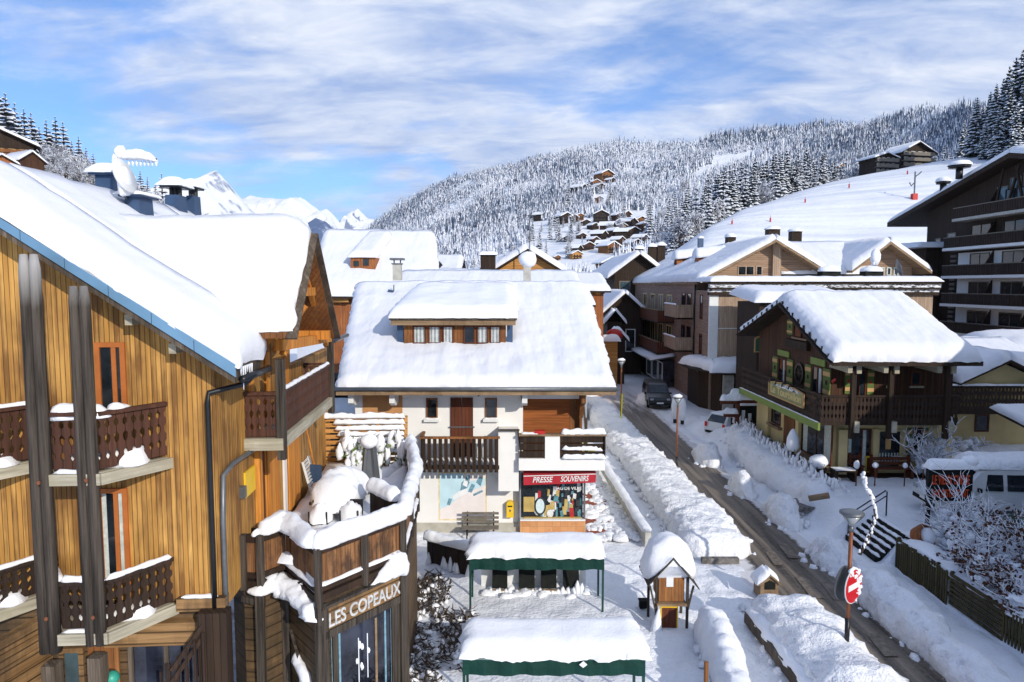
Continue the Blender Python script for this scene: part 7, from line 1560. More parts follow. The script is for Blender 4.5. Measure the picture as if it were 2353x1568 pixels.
for i, z in enumerate((5.1, 7.85, 10.55, 13.25, 16.0)):
    y1 = 69.3 if i < 4 else 68.0
    sb = bpy.data.objects.new('balcony', None); C.objects.link(sb); sb.parent = ap; ORG[sb.name] = ORG[ap.name]
    mb = MB(); mb.box((AX - 1.5, 48, z - .14), (AX - .07, y1, z + .12)); mb.build('slab', 'white_paint' if i < 4 else 'concrete', sb); mb = MB(); balusters(mb, (AX - 1.4, y1, 0), (AX - 1.4, 48, 0), z + .14, z + 1.1, .25, .06, .04, 'flat'); mb.build('railing', 'dark_boards', sb); mb = MB(); mb.bar((AX - 1.4, y1, z + 1.13), (AX - 1.4, 48, z + 1.13), .1, .08); mb.build('handrail', 'grey_slats', sb)
    for y in (50.5, 55.0, 59.5, 64.0):
        mb = MB(); mb.prism([(AX - .02, y - .1, z + .14), (AX - 1.4, y - .1, z + .14), (AX - .02, y - .1, z + 2.5)], (0, .12, 0)); mb.build('divider', 'dark_boards', sb)
    glazed(AG, ap, [(60.5 - y - 3.0, 60.5 - y - .2, z + .15, z + 2.25, (.5,)) for y in (51, 55.3, 59.8, 64.2)][:4 if i < 4 else 3], 'dark_boards' if i > 2 else 'grey_slats', 'dark_glass', bpl=-.07, fw=.1)
glazed(AG, ap, [(60.5 - 64, 60.5 - 62.6, 17.2, 18.6), (60.5 - 62.4, 60.5 - 61, 17.2, 19.2), (60.5 - 60.8, 60.5 - 59.4, 17.2, 19.4), (60.5 - 59.2, 60.5 - 57.8, 17.2, 19.2), (60.5 - 71, 60.5 - 69.6, 13.6, 15), (60.5 - 73, 60.5 - 72, 13.4, 14.6)], 'grey_slats', 'blue_glass', fw=.1)
mb = MB()
for y, dy in ((61.5, -1.2), (59.5, 1.2), (63, -.8)): mb.bar((AX - .8, y, 16.5), (AX - .8, y + dy, 20), .16, .2)
split_build(mb, 'timber_brace', 'dark_boards', ap)
mb = MB()
for k in range(26): mb.box((AX - .15, 69.3, 1 + k * .46), (AX + .1, 70.1, 1.25 + k * .46))
mb.build('stone_quoin', 'grey_slats', ap)
t_ = thing('dark_side_wing', (46, 77, 0), 'dark lower side wing of the apartment block with snow on its flat roof', 'building')
mb = MB(); mb.box((42.5, 72, 0), (56, 84, 13.6)); mb.build('wall', 'dark_boards', t_); mb = MB(); slab(mb, (41.0, 71, 13.6), (57, 71, 13.6), (57, 85, 13.6), (41, 85, 13.6), .6, '1111', .6, .05, 73, .08); mb.build('roof_snow', 'snow_roof', t_, True)
glazed(Fr((42.5, 72), -90), t_, [(-4, -2.6, 8.5, 10.5), (-9, -7.6, 8.5, 10.5), (-4, -2.6, 4.5, 6.5)], 'grey_slats', 'blue_glass')
for (u, v, Yq, r_) in ((2168, 415, 70, .8), (2205, 385, 66, 1.15)):
    p = P(u, v, Yq); t_ = thing('roof_cowl', p, 'snow capped roof cowl, %s on the apartment roof slope' % ('smaller and lower' if r_ < 1.0 else 'larger and higher'), 'roof vent'); zz_ = zr_a(Yq) + .9
    mb = MB(); mb.lathe((p.x, Yq, zz_ - .6), [(.3, 0), (.3, 1.0)], 10); mb.lathe((p.x, Yq, zz_ + .4), [(r_ * .8, 0), (r_ * .8, .25)], 14); mb.build('cowl', 'dark_metal', t_, True); mb = MB(); mb.blob((p.x, Yq, zz_ + .62), (r_ * .9, r_ * .9, .5), .12, 1.5, 16, u, half=True); mb.build('snow_cap', 'snow', t_, True)
# ================================================================ unseen chalets, added and sized to throw shade over the lower right
ghouse('added_shade_chalet', 'unseen dark timber chalet added beside the road to shade the picket fence', 'chalet', Fr((18.6, -6), 0), 5.6, 24.0, 0, 6.5, .7, 'dark_boards', 'b', .9, .4, seed=81, st=1.5)
ghouse('added_shade_chalet', 'unseen tall dark timber chalet added to shade the restaurant terrace', 'chalet', Fr((25.6, 15.5), 0), 10, 13, 0, 10.9, .30, 'dark_boards', 'b', .9, .4, seed=82, st=1.5)
# ================================================================ roofs behind the white house
HA = Fr((P(742, 655, 48).x, 48), 8.5)
ha = ghouse('chalet', 'big snowy roofed timber chalet with a little dormer, behind the white house', 'chalet', HA, 7.2, 17, 0, 9.3, .50, 'rust_boards', 'a', .9, .55, seed=91)
dm2 = bpy.data.objects.new('dormer', None); C.objects.link(dm2); dm2.parent = ha; ORG[dm2.name] = ORG[ha.name]
p0, p1_ = P(806, 614, 50.1), P(862, 592, 50.1); mb = MB(); mb.box((p0.x, 50.1, p0.z - .6), (p1_.x, 55, p1_.z)); mb.build('dormer_wall', 'rust_boards', dm2); mb = MB(); slab(mb, (p0.x - .15, 49.9, p1_.z), (p1_.x + .15, 49.9, p1_.z), (p1_.x + .3, 55.5, p1_.z + 1.9), (p0.x + .1, 55.5, p1_.z + 1.9), .4, '1101', .3, .04, 3, .05); mb.build('dormer_snow', 'snow_roof', dm2, True); mb = MB(); mb.box((p0.x + .9, 50.06, p0.z + .1), (p0.x + 1.3, 50.1, p1_.z - .1)); mb.box((p0.x + .2, 50.06, p0.z + .05), (p0.x + .6, 50.1, p1_.z - .25)); split_build(mb, 'dormer_window', 'dark_glass', dm2)
mb = MB(); c_ = P(775, 678, 47.9); mb.box((c_.x - .8, 47.7, c_.z - .5), (c_.x + .8, 47.95, c_.z + .4)); mb.build('balcony_door', 'honey_boards', ha)
LR = Fr((P(888, 650, 41).x, 44.5), 0)
lr = ghouse('long_roofed_house', 'long low house showing only its white roof, close behind the souvenir shop house', 'house', LR, 11.5, 10, 0, 8.6, .32, 'plaster', 'a', .6, .5, seed=92)
HB = Fr((P(1222, 655, 44).x, 50), 0)
ghouse('house', 'low snow roofed house between the grey chimney and the rust red barn', 'house', HB, 4.2, 8, 0, 8.3, .22, 'plaster', 'a', .5, .45, seed=93)
fl = ghouse('flat_roofed_house', 'pale house with stepped snowy roof below the wooded hill, left of the dark chimney block', 'house', Fr((P(947, 610, 74).x, 74), 0), 4.6, 12, 0, 10.8, .30, 'plaster', 'a', .5, .5, seed=94)
ghouse('flat_roofed_house', 'lower snow roofed house in front of the stepped roof, carrying an aerial', 'house', Fr((P(945, 615, 64).x, 64), 0), 4.8, 6, 0, 10.2, .18, 'plaster', 'a', .5, .5, seed=95)
OG = Fr((P(1140, 612, 60).x, 60), 0)
ghouse('orange_gabled_chalet', 'honey timber chalet gable catching the sun behind the white house ridge', 'chalet', OG, 5.4, 12, 0, 11.0, .62, 'honey_boards', 'b', .7, .5, seed=96)
t_ = thing('chimney_block', (-2.2, 56, 9), 'dark boxy chimney block with snow on top, left of the honey timber gable', 'chimney'); p0, p1_ = P(1104, 625, 56), P(1138, 586, 56); mb = MB(); mb.box((p0.x, 56, 8), (p1_.x, 57.2, p1_.z)); mb.build('stack', 'dark_boards', t_); mb = MB(); slab(mb, (p0.x - .15, 55.8, p1_.z), (p1_.x + .15, 55.8, p1_.z), (p1_.x + .15, 57.4, p1_.z), (p0.x - .15, 57.4, p1_.z), .3, '1111', .2, .03, 3, .04); mb.build('snow_cap', 'snow', t_, True)
for (u, v0, v1, Yq, lab) in ((1217, 575, 487, 58, 'tall thin bare aerial pole above the honey timber gable'), (993, 612, 558, 66, 'thin aerial pole on the lower snowy roof left of the dark chimney block')):
    a, b = P(u, v0 + 40, Yq), P(u, v1, Yq); t_ = thing('aerial_pole', a, lab, 'aerial'); mb = MB(); mb.tube([a, b], .045, 6); mb.build('pole', 'grey_metal', t_); mb = MB(); mb.tube([b - V((.6, 0, .3)), b + V((.5, 0, -.3))], .03, 5); mb.build('crossbar', 'grey_metal', t_)
p0 = P(1000, 610, 63.5); mb = MB(); mb.blob(p0, (.7, .5, .35), .4, 2, 10); tag(mb.build('roof_hatch', 'dark_metal', None, loc=p0), 'small dark roof hatch poking through snow beside the aerial pole', 'hatch')
RB = Fr((P(1290, 655, 58).x, 58), 0)
rb = ghouse('rust_barn', 'rust red boarded barn with low snow roof at the street corner behind the white house', 'barn', RB, 3.5, 9, 0, 9.25, .22, 'rust_boards', 'a', .55, .5, seed=97)
mb = MB(); c_ = P(1374, 668, 57.97); mb.box((c_.x - .2, 57.9, c_.z - .35), (c_.x + .2, 57.99, c_.z + .35)); mb.build('small_window', 'honey_boards', rb)
# left neighbour: dark car and yard seen between chalet and white house
t_ = thing('snowed_in_shed', (-7.6, 29, 0), 'dark shed roofed with snow in the gap between golden chalet and white house', 'shed'); p0 = P(770, 945, 29); mb = MB(); mb.box((-9.5, 29, 0), (-6.3, 33, p0.z - .25)); mb.build('wall', 'black_board', t_); mb = MB(); slab(mb, (-9.7, 28.7, p0.z - .25), (-6.25, 28.7, p0.z - .25), (-6.25, 31, p0.z), (-9.7, 31, p0.z), .35, '1111', .3, .04, 3, .05); mb.build('roof_snow', 'snow', t_, True); mb = MB(); mb.box((-9.5, 31, p0.z - .2), (-6.3, 33, p0.z + 1.1)); mb.build('rear_wall', 'black_board', t_)
# dark chalet at the head of the street
DC = Fr((P(1412, 655, 88).x, 88), 0); 
dc = ghouse('dark_chalet', 'dark tall chalet with steep snowy gable at the head of the street', 'chalet', DC, 6.0, 22, 0, 11.2, .75, 'dark_boards', 'b', 1.0, .55, seed=98)
dc2 = ghouse('dark_chalet', 'dark narrow gabled house with balcony, lower neighbour next to the rust red barn', 'chalet', Fr((P(1394, 655, 76).x, 76), 0), 3.9, 10, 0, 7.0, .9, 'dark_boards', 'b', .8, .4, seed=99)
glazed(Fr((P(1394, 655, 76).x, 76), 0), dc2, [(.8, 1.5, 4.3, 5.8), (2.1, 3.2, 2.5, 5.0)], 'satin_white', 'dark_glass', fw=.1)
glazed(DC, dc, [(.6, 2.0, 8.3, 10.3), (2.6, 4.0, 8.3, 10.3)], 'grey_slats', 'blue_glass', fw=.12)
for k, (u, v) in enumerate(((1470, 583), (1500, 578), (1520, 575))):
    p = P(u, v, 92); mb = MB(); mb.box((p.x - .5, 92, p.z - 2.5), (p.x + .5, 93, p.z + .6)); mb.build('chimney', 'dark_boards', dc); mb = MB(); mb.blob((p.x, 92.5, p.z + .6), (.8, .8, .5), .15, 1.5, 10, k, half=True); mb.build('chimney_snow', 'snow', dc, True)
# street kiosks with snowy roofs
for k, (u0, u1, v0, v1, Yq, lab) in enumerate(((1388, 1440, 708, 745, 74, 'upper of two street kiosks with peaked snow roofs, at the far bend of the road'), (1398, 1446, 752, 785, 68, 'lower of two street kiosks with peaked snow roofs, nearer along the road'))):
    a, b = P(u0, v1, Yq), P(u1, v1, Yq); zt2 = P((u0 + u1) / 2, v0 + 6, Yq).z; t_ = thing('street_kiosk', ((a.x + b.x) / 2, Yq, 0), lab, 'kiosk', None); xm = (a.x + b.x) / 2
    mb = MB(); mb.box((a.x + .4, Yq + .3, 0), (b.x - .4, Yq + 2.2, a.z + .2)); mb.build('wall', 'dark_boards', t_); mb = MB(); qa = [V((a.x, Yq + 2.6, a.z)), V((a.x, Yq, a.z)), V((xm, Yq, zt2)), V((xm, Yq + 2.6, zt2))]; qb = [V((b.x, Yq, a.z)), V((b.x, Yq + 2.6, a.z)), V((xm, Yq + 2.6, zt2)), V((xm, Yq, zt2))]
    for q in (qa, qb): mb.prism(q, (0, 0, -.08))
    mb.build('roof', 'dark_boards', t_); mb = MB()
    for q in (qa, qb): slab(mb, *q, .3, '1101', .3, .04, k, .05)
    mb.build('roof_snow', 'snow', t_, True)
mb = MB(); p = P(1412, 770, 66); mb.blob(p, (.8, .5, .6), .1, 1, 12); tag(mb.build('red_awning', 'red_paint', None, True, loc=p), 'small red awning by the street kiosks', 'awning')
mb = MB(); p = P(1405, 785, 64); slab(mb, p + V((-.9, 0, 0)), p + V((.9, 0, 0)), p + V((.9, 1.5, .2)), p + V((-.9, 1.5, .2)), .45, '1111', .2, .05, 4, .05); t_ = thing('display_stand', (p.x, 64, 0), 'little boarded street stand with a snow slab below the red awning', 'stand'); mb.build('snow_cap', 'snow', t_, True); mb = MB(); mb.box((p.x - .6, 64.2, 0), (p.x + .6, 65.4, p.z)); mb.build('body', 'honey_boards', t_)
# ================================================================ vehicles
def wheel(par, c, r, w, axis):
    mb = MB(); ax = V(axis).normalized(); mb.lathe(V(c) - ax * w / 2, [(r * .55, 0), (r, .02), (r, w - .02), (r * .55, w)], 18, 0, ax); wh = mb.build('wheel', 'tyre', par, True)
    mb = MB(); mb.lathe(V(c) - ax * (w / 2 + .005), [(r * .55, 0), (r * .55, w + .01)], 14, 0, ax); mb.build('rim', 'grey_metal', wh, True)
def car(name, label, cat, o, ang, L, Wd, H, prof, glassf, paint, grp=None, snow=0, lights=True):
    """prof: side outline (x along the length from the nose, z); the cabin narrows towards the roof"""
    fr = Fr((o[0], o[1]), ang); z0 = o[2]; t_ = thing(name, fr.W(0, 0, z0), label, cat, grp)
    def Q(x, y, z): return fr.W(x, y * (1 - .16 * max(0, (z - H * .55)) / (H * .45)), z0 + z)
    hw = Wd / 2; mb = MB(); n = len(prof)
    ys = [-hw, -hw * .94, hw * .94, hw]; shr = [.93, 1, 1, .93]; vs = []; cz = H * .45; cxm = L / 2
    for y, s in zip(ys, shr): vs += [Q(cxm + (x - cxm) * (s if s == 1 else .985), y, cz + (z - cz) * s) for x, z in prof]
    fs = [(k * n + i, k * n + (i + 1) % n, (k + 1) * n + (i + 1) % n, (k + 1) * n + i) for k in range(3) for i in range(n)] + [tuple(range(n)), tuple(range(3 * n, 4 * n))[::-1]]
    mb.add(vs, fs); mb.build('body', paint, t_)
    mb = MB()
    for poly in glassf['side']:
        for sgn in (-1, 1): mb.prism([Q(x, sgn * (hw + .008), z) for x, z in poly], fr.e2 * sgn * .006)
    split_build(mb, 'side_window', 'dark_glass', t_, gap=.02)
    for nm, (x0, za, x1, zb) in glassf['ends'].items():
        mb = MB(); d = .012 if nm == 'rear_window' else -.012; k = hw * .8
        mb.prism([Q(x0 + d, -k, za), Q(x0 + d, k, za), Q(x1 + d, k, zb), Q(x1 + d, -k, zb)], fr.e1 * d * .5 + V((0, 0, .006))); mb.build(nm, 'dark_glass', t_)
    r = min(.34, H * .22)
    for x in (L * .18, L * .79):
        for s in (-1, 1): wheel(t_, fr.W(x, s * (hw - .06), z0 + r), r, .2, fr.e2)
    for s in (-1, 1):
        mb = MB(); mb.obox(fr.W(-.015, s * hw * .72 - .13, z0 + H * .40), fr.e1 * .05, fr.e2 * .26, V((0, 0, .14))); mb.build('headlight', 'lamp_glass', t_)
        mb = MB(); mb.obox(fr.W(L - .04, s * hw * .82 - .08, z0 + H * .46), fr.e1 * .06, fr.e2 * .16, V((0, 0, .3))); mb.build('tail_light', 'tail_red', t_)
        mb = MB(); mb.obox(fr.W(L * .27, s * (hw + .1) - .08, z0 + H * .56), fr.e1 * .1, fr.e2 * .16, V((0, 0, .14))); mb.build('mirror', 'black_board', t_)
    mb = MB(); mb.obox(fr.W(-.02, -hw * .85, z0 + H * .2), fr.e1 * .06, fr.e2 * hw * 1.7, V((0, 0, .16))); mb.obox(fr.W(L - .04, -hw * .85, z0 + H * .2), fr.e1 * .06, fr.e2 * hw * 1.7, V((0, 0, .16))); split_build(mb, 'bumper', 'black_board', t_)
    mb = MB(); mb.obox(fr.W(-.03, -.26, z0 + H * .25), fr.e1 * .015, fr.e2 * .52, V((0, 0, .11))); mb.build('number_plate', 'satin_white', t_)
    if snow:
        rx = [x for x, z in prof if z > H * .9]; mb = MB(); a, b = min(rx), max(rx)
        slab(mb, fr.W(a - .1, -hw * .85, z0 + H - .03), fr.W(b, -hw * .85, z0 + H - .03), fr.W(b, hw * .85, z0 + H - .03), fr.W(a - .1, hw * .85, z0 + H - .03), snow, '1111', .15, .06, 3, .06); mb.build('roof_snow', 'snow_rough', t_, True)
    return t_, fr
# white van on the forecourt
vp = [(0, .35), (0, .75), (.25, .95), (.95, 1.1), (1.6, 1.85), (1.85, 1.95), (5.1, 1.95), (5.25, 1.8), (5.3, .9), (5.3, .35)]
p = P(2118, 1190, 26.8)
car('white_van', 'white van with snow piled on its roof, parked behind the frosted bush', 'van', (p.x + .1, 26.9, .9), -4, 5.3, 1.95, 1.95, vp, dict(side=[[(1.75, 1.12), (2.4, 1.12), (2.4, 1.72), (1.85, 1.72)], [(2.55, 1.12), (3.9, 1.12), (3.9, 1.72), (2.55, 1.72)]], ends={'windscreen': (1.0, 1.14, 1.55, 1.78), 'rear_window': (5.29, 1.1, 5.26, 1.7)}), 'car_white', snow=.4)
hp = [(0, .3), (0, .62), (.15, .78), (.95, .9), (1.5, 1.38), (1.75, 1.46), (3.2, 1.44), (3.7, .95), (3.95, .88), (4.0, .3)]
gl = dict(side=[[(1.25, .92), (2.2, .92), (2.2, 1.34), (1.62, 1.34)], [(2.3, .92), (3.35, .92), (3.1, 1.34), (2.3, 1.34)]], ends={'windscreen': (.98, .93, 1.46, 1.36), 'rear_window': (3.66, .98, 3.26, 1.40)})
car('green_car', 'dark green car nose half hidden by brown leaved shrubs at the right edge', 'car', (P(2310, 1225, 24.0).x, 23.4, .9), -8, 4.0, 1.7, 1.46, hp, gl, 'car_green', snow=.1)
hb = [(0, .3), (0, .62), (.15, .78), (.95, .92), (1.5, 1.42), (1.75, 1.5), (3.35, 1.48), (3.75, 1.0), (3.85, .5), (3.85, .3)]
gl2 = dict(side=[[(1.25, .95), (2.2, .95), (2.2, 1.38), (1.62, 1.38)], [(2.3, .95), (3.3, .95), (3.2, 1.38), (2.3, 1.38)]], ends={'windscreen': (.98, .95, 1.46, 1.4), 'rear_window': (3.73, 1.03, 3.4, 1.44)})
p = P(1645, 985, 43.5); car('white_hatchback', 'white hatchback with red tail light, nosed in beside the snowy signpost', 'car', (p.x + 3.2, 46.2, 0), 215, 3.85, 1.7, 1.5, hb, gl2, 'car_white', snow=.08)
mp2 = [(0, .3), (0, .75), (.2, .95), (1.0, 1.15), (1.7, 1.75), (1.95, 1.86), (4.5, 1.86), (4.75, 1.2), (4.8, .35)]
gl3 = dict(side=[[(1.55, 1.15), (2.4, 1.15), (2.4, 1.66), (1.95, 1.66)], [(2.5, 1.15), (4.4, 1.15), (4.4, 1.66), (2.5, 1.66)]], ends={'windscreen': (1.05, 1.2, 1.66, 1.74), 'rear_window': (4.74, 1.25, 4.55, 1.75)})
p = P(1515, 935, 54.5); car('dark_van', 'black van facing the camera, parked in the street below the brown residence', 'van', (p.x, 54.2, 0), 86, 4.8, 1.8, 1.86, mp2, gl3, 'car_dark', snow=0)
for k, (u, v, Yq) in enumerate(((1520, 935, 57), (1551, 960, 49), (1568, 962, 48.5))):
    labs = ['snow topped bollard behind the dark van', 'snow topped bollard in front of the brown shop corner, left of a pair', 'snow topped bollard in front of the brown shop corner, right of a pair']
    p = P(u, v, Yq); t_ = thing('bollard', (p.x, Yq, 0), labs[k], 'bollard', 'bollards along the street'); mb = MB(); mb.lathe((p.x, Yq, 0), [(.13, 0), (.13, .95), (.08, 1.05)], 12); mb.build('post', 'dark_metal', t_, True); mb = MB(); mb.tube([(p.x, Yq, .3), (p.x, Yq, .8), (p.x, Yq, 1.3), (p.x, Yq, 1.7), (p.x, Yq, 1.85)], [.2, .24, .28, .2, .06], 12); mb.build('snow_cap', 'snow', t_, True)
# ================================================================ right foreground: picket fence, sign, bushes
t_ = thing('picket_fence', (13.6, 19, 0), 'dark olive picket fence holding back the snowy garden above the footpath', 'fence')
random.seed(11)
segs = [((13.4, 23.6), (13.43, 20.7), 'v'), ((13.43, 20.7), (13.46, 18.4), 'h'), ((13.46, 18.4), (13.5, 10), 'v')]
mv, mh, mpst = MB(), MB(), MB()
for (a, b, kd) in segs:
    a, b = V((*a, 0)), V((*b, 0)); L_ = (b - a).length; d = (b - a) / L_
    if kd == 'v':
        for i in range(int(L_ / .125)): q = a + d * (i * .125); mv.bar(q + V((0, 0, -.1)), q + V((0, 0, 1.02 + random.uniform(-.05, .05))), .085, .025, up=(1, 0, 0))
        mh.bar(a + V((.04, 0, .8)), b + V((.04, 0, .8)), .05, .08); mh.bar(a + V((.04, 0, .3)), b + V((.04, 0, .3)), .05, .08)
    else:
        for i in range(7): mh.bar(a + V((0, 0, .1 + i * .145)), b + V((0, 0, .1 + i * .145)), .03, .11)
    for i in range(int(L_ / 2.2) + 1): q = a + d * min(L_, i * 2.2); mpst.bar(q + V((.08, 0, -.1)), q + V((.08, 0, 1.05)), .09, .09)
split_build(mv, 'pickets', 'olive_pickets', t_, gap=.2); mh.build('rails', 'olive_pickets', t_); split_build(mpst, 'fence_post', 'olive_pickets', t_)
mb = MB(); bank(mb, [(13.9, 23.7, .88), (13.95, 20, .88), (14.0, 10, .88)], 1.0, .22, .2, 10, .09, 2, 3, ends=.3)
for k in range(150): mb.blob((random.uniform(14, 19), random.uniform(15, 24.5), .88), (random.uniform(.1, .4), random.uniform(.1, .4), random.uniform(.08, .3)), .3, 2, 8, k, half=True)
tag(mb.build('garden_snow', 'snow', None, True), 'lumpy snow heaped in the garden behind the picket fence', 'snow', kind='stuff')
t_ = thing('restaurant_sign', (15.4, 24.8, .9), 'black double post roadside sign with orange lettering under a thick snow loaf', 'sign')
Ys = 24.8; s0, s1 = P(2130, 1112, Ys).x, P(2231, 1112, Ys).x; zt_, zb_ = P(2180, 1076, Ys).z, P(2180, 1150, Ys).z
for x in (s0 + .08, s1 - .08): mb = MB(); mb.bar((x, Ys, .7), (x, Ys, zb_), .12, .12); mb.build('post', 'black_board', t_)
mb = MB(); mb.box((s0, Ys - .1, zb_), (s1, Ys + .1, zt_)); sb = mb.build('board', 'black_board', t_)
textmesh('lettering', 'LE VIEUX CHÊNE', 'orange_lettering', (s0 + .12, Ys - .1, zt_ - .58), (1, 0, 0), (0, 0, 1), .44, sb, .02, s1 - s0 - .24)
textmesh('lettering', 'BAR RESTAURANT', 'orange_lettering', (s0 + .14, Ys - .1, zb_ + .14), (1, 0, 0), (0, 0, 1), .30, sb, .02, s1 - s0 - .28)
mb = MB(); slab(mb, (s0 - .05, Ys - .2, zt_), (s1 + .1, Ys - .2, zt_), (s1 + .1, Ys + .25, zt_), (s0 - .05, Ys + .25, zt_), .32, '1111', .1, .05, 3, .05); mb.blob((s1 - .05, Ys + .05, zt_ + .25), (.3, .28, .2), .2, 2, 12); mb.build('snow_cap', 'snow', t_, True)
def branchy(mbs, base, n, L, spread, seed, mats, rw=.02, sub=4, leaf=0, up=1.0, curve=.3):
    """frosted branches: dark stem with a frost ribbon on top; mbs = (stem, frost, leaves)"""
    rnd = random.Random(seed); st, fr_, lf = mbs
    def tw(p, d, l, r, lev):
        pts = [p]; k = 4
        for i in range(k):
            d = (d + V((rnd.gauss(0, .18), rnd.gauss(0, .18), rnd.gauss(0, .14)))).normalized(); pts.append(pts[-1] + d * l / k)
        st.tube(pts, [r, r * .8, r * .65, r * .5, r * .3], 3, cap=False)
        fr_.tube([q + V((0, 0, r * .9 + .004)) for q in pts], [r * 1.1, r * 1.3, r * 1.3, r * 1.2, r * .7], 4, cap=False)
        if lev > 0:
            for j in range(sub):
                i = rnd.randint(1, k); dd = (d + V((rnd.gauss(0, .6), rnd.gauss(0, .6), rnd.uniform(-.3, .5)))).normalized(); tw(pts[i], dd, l * rnd.uniform(.35, .6), r * .6, lev - 1)
        if lf is not None and lev == 0 and rnd.random() < leaf:
            for j in range(6):
                q = pts[rnd.randint(1, k)] + V((rnd.gauss(0, .05), rnd.gauss(0, .05), rnd.gauss(0, .05))); a1 = V((rnd.gauss(0, .05), rnd.gauss(0, .05), rnd.gauss(0, .03))); a2 = V((rnd.gauss(0, .04), rnd.gauss(0, .04), rnd.gauss(0, .05))); lf.poly([q, q + a1, q + a1 + a2, q + a2])
    for i in range(n):
        a = rnd.uniform(0, 6.28); s = spread * math.sqrt(rnd.random()); d = V((math.cos(a) * s, math.sin(a) * s, up)).normalized()
        tw(V(base) + V((math.cos(a) * s * .25, math.sin(a) * s * .25, 0)), d, L * rnd.uniform(.6, 1.1), rw, 2)
def bush(name, label, base, n, L, spread, seed, leaf=0, rw=.018, sub=4, up=1.0, frost='frost', blobs=0):
    t_ = thing(name, base, label, 'shrub'); st, fr_, lf = MB(), MB(), MB(); branchy((st, fr_, lf), base, n, L, spread, seed, None, rw, sub, leaf, up)
    st.build('branch', 'twig', t_, fix=False); 
    rnd = random.Random(seed + 1)
    for k in range(blobs):
        a = rnd.uniform(0, 6.28); s = spread * L * .6 * math.sqrt(rnd.random()); fr_.blob(V(base) + V((math.cos(a) * s, math.sin(a) * s, rnd.uniform(.15, .7) * L)), (rnd.uniform(.06, .22), rnd.uniform(.06, .2), rnd.uniform(.06, .2)), .35, 2, 8, k)
    fr_.build('frost_coat', frost, t_, fix=False)
    if leaf: lf.build('foliage', 'dry_leaf', t_, fix=False)
    return t_
b1 = P(2185, 1215, 23.3); bush('frosted_bush', 'tall frosted bush of bare white twigs in front of the black restaurant sign', (b1.x + .1, 22.9, .85), 22, 1.65, .7, 3, rw=.017, sub=4, blobs=60)
b1 = P(2245, 1275, 21.7); bush('frosted_bush', 'low spreading frosted bush between the barrel and the brown leaved shrubs', (b1.x, 21.4, .85), 30, 1.3, 1.2, 5, rw=.02, blobs=90)
b1 = P(2290, 1370, 19.8); bush('brown_shrub', 'shrub with rust brown dead leaves and snow clumps behind the horizontal fence panel', (b1.x, 19.8, .8), 22, 1.35, .9, 7, leaf=.6, rw=.018, blobs=70)
b1 = P(2350, 1330, 20.6); bush('brown_shrub', 'taller brown leaved shrub cut by the right edge, beside the green car', (b1.x, 20.6, .8), 22, 1.6, .8, 8, leaf=.6, rw=.018, blobs=70)
b1 = P(2335, 1440, 18.3); bush('brown_shrub', 'small brown leaved shrub poking over the near end of the picket fence', (b1.x + .3, 18.3, .8), 16, 1.0, .9, 9, leaf=.55, rw=.016, blobs=46)
b1 = P(2140, 1065, 31.4); bush('frosted_bush', 'pale frosted shrub against the yellow restaurant wall, right of the benches', (b1.x, 31.4, .85), 26, 1.9, .5, 13, rw=.03, blobs=60)
b1 = P(2295, 1030, 37.3); bush('frosted_bush', 'row of small frosted plants at the foot of the yellow annex', (b1.x - 1.8, 37.4, .85), 14, .8, 1.6, 15, rw=.03, blobs=20)
# snow wrapped sapling behind the near lamp
sp = P(1985, 1262, 19.3); t_ = thing('leaning_sapling', (sp.x, 19.3, .1), 'thin leaning sapling sheathed in snow, curving up behind the near street lamp', 'sapling')
crv = [P(1975, 1275, 19.3), P(2000, 1225, 19.3), P(2012, 1185, 19.3), P(2006, 1148, 19.3), P(1990, 1120, 19.3), P(1983, 1085, 19.3)]
mb = MB(); mb.tube(crv, [.05, .045, .04, .035, .025, .015], 6); mb.build('stem', 'twig', t_, True); mb = MB()
for i in range(len(crv) - 1):
    for k in range(9): q = crv[i].lerp(crv[i + 1], k / 9); mb.blob(q + V((random.gauss(0, .02), random.gauss(0, .02), .02)), [random.uniform(.03, .065)] * 2 + [random.uniform(.04, .09)], .3, 2, 7, i * 9 + k)
mb.build('snow_coat', 'snow', t_, True)
# tilted half barrel
bp = P(2125, 1245, 23.4); t_ = thing('half_barrel', (bp.x, 23.4, 1.0), 'tilted wooden half barrel filled with snow behind the corner of the picket fence', 'barrel')
axb = V((.45, -.75, .35)).normalized(); mb = MB(); mb.lathe(V((bp.x, 23.4, 1.15)), [(.30, -.35), (.42, -.05), (.42, .1), (.37, .1), (.36, -.1)], 18, 0, axb); mb.build('staves', 'rust_boards', t_); mb = MB(); mb.lathe(V((bp.x, 23.4, 1.15)) + axb * .0, [(.425, -.02), (.43, .04)], 18, 0, axb); mb.build('hoop', 'rust_steel', t_); mb = MB(); mb.blob(V((bp.x, 23.4, 1.15)) + axb * .06, (.3, .3, .3), .15, 2, 14); mb.build('snow_fill', 'snow', t_, True)
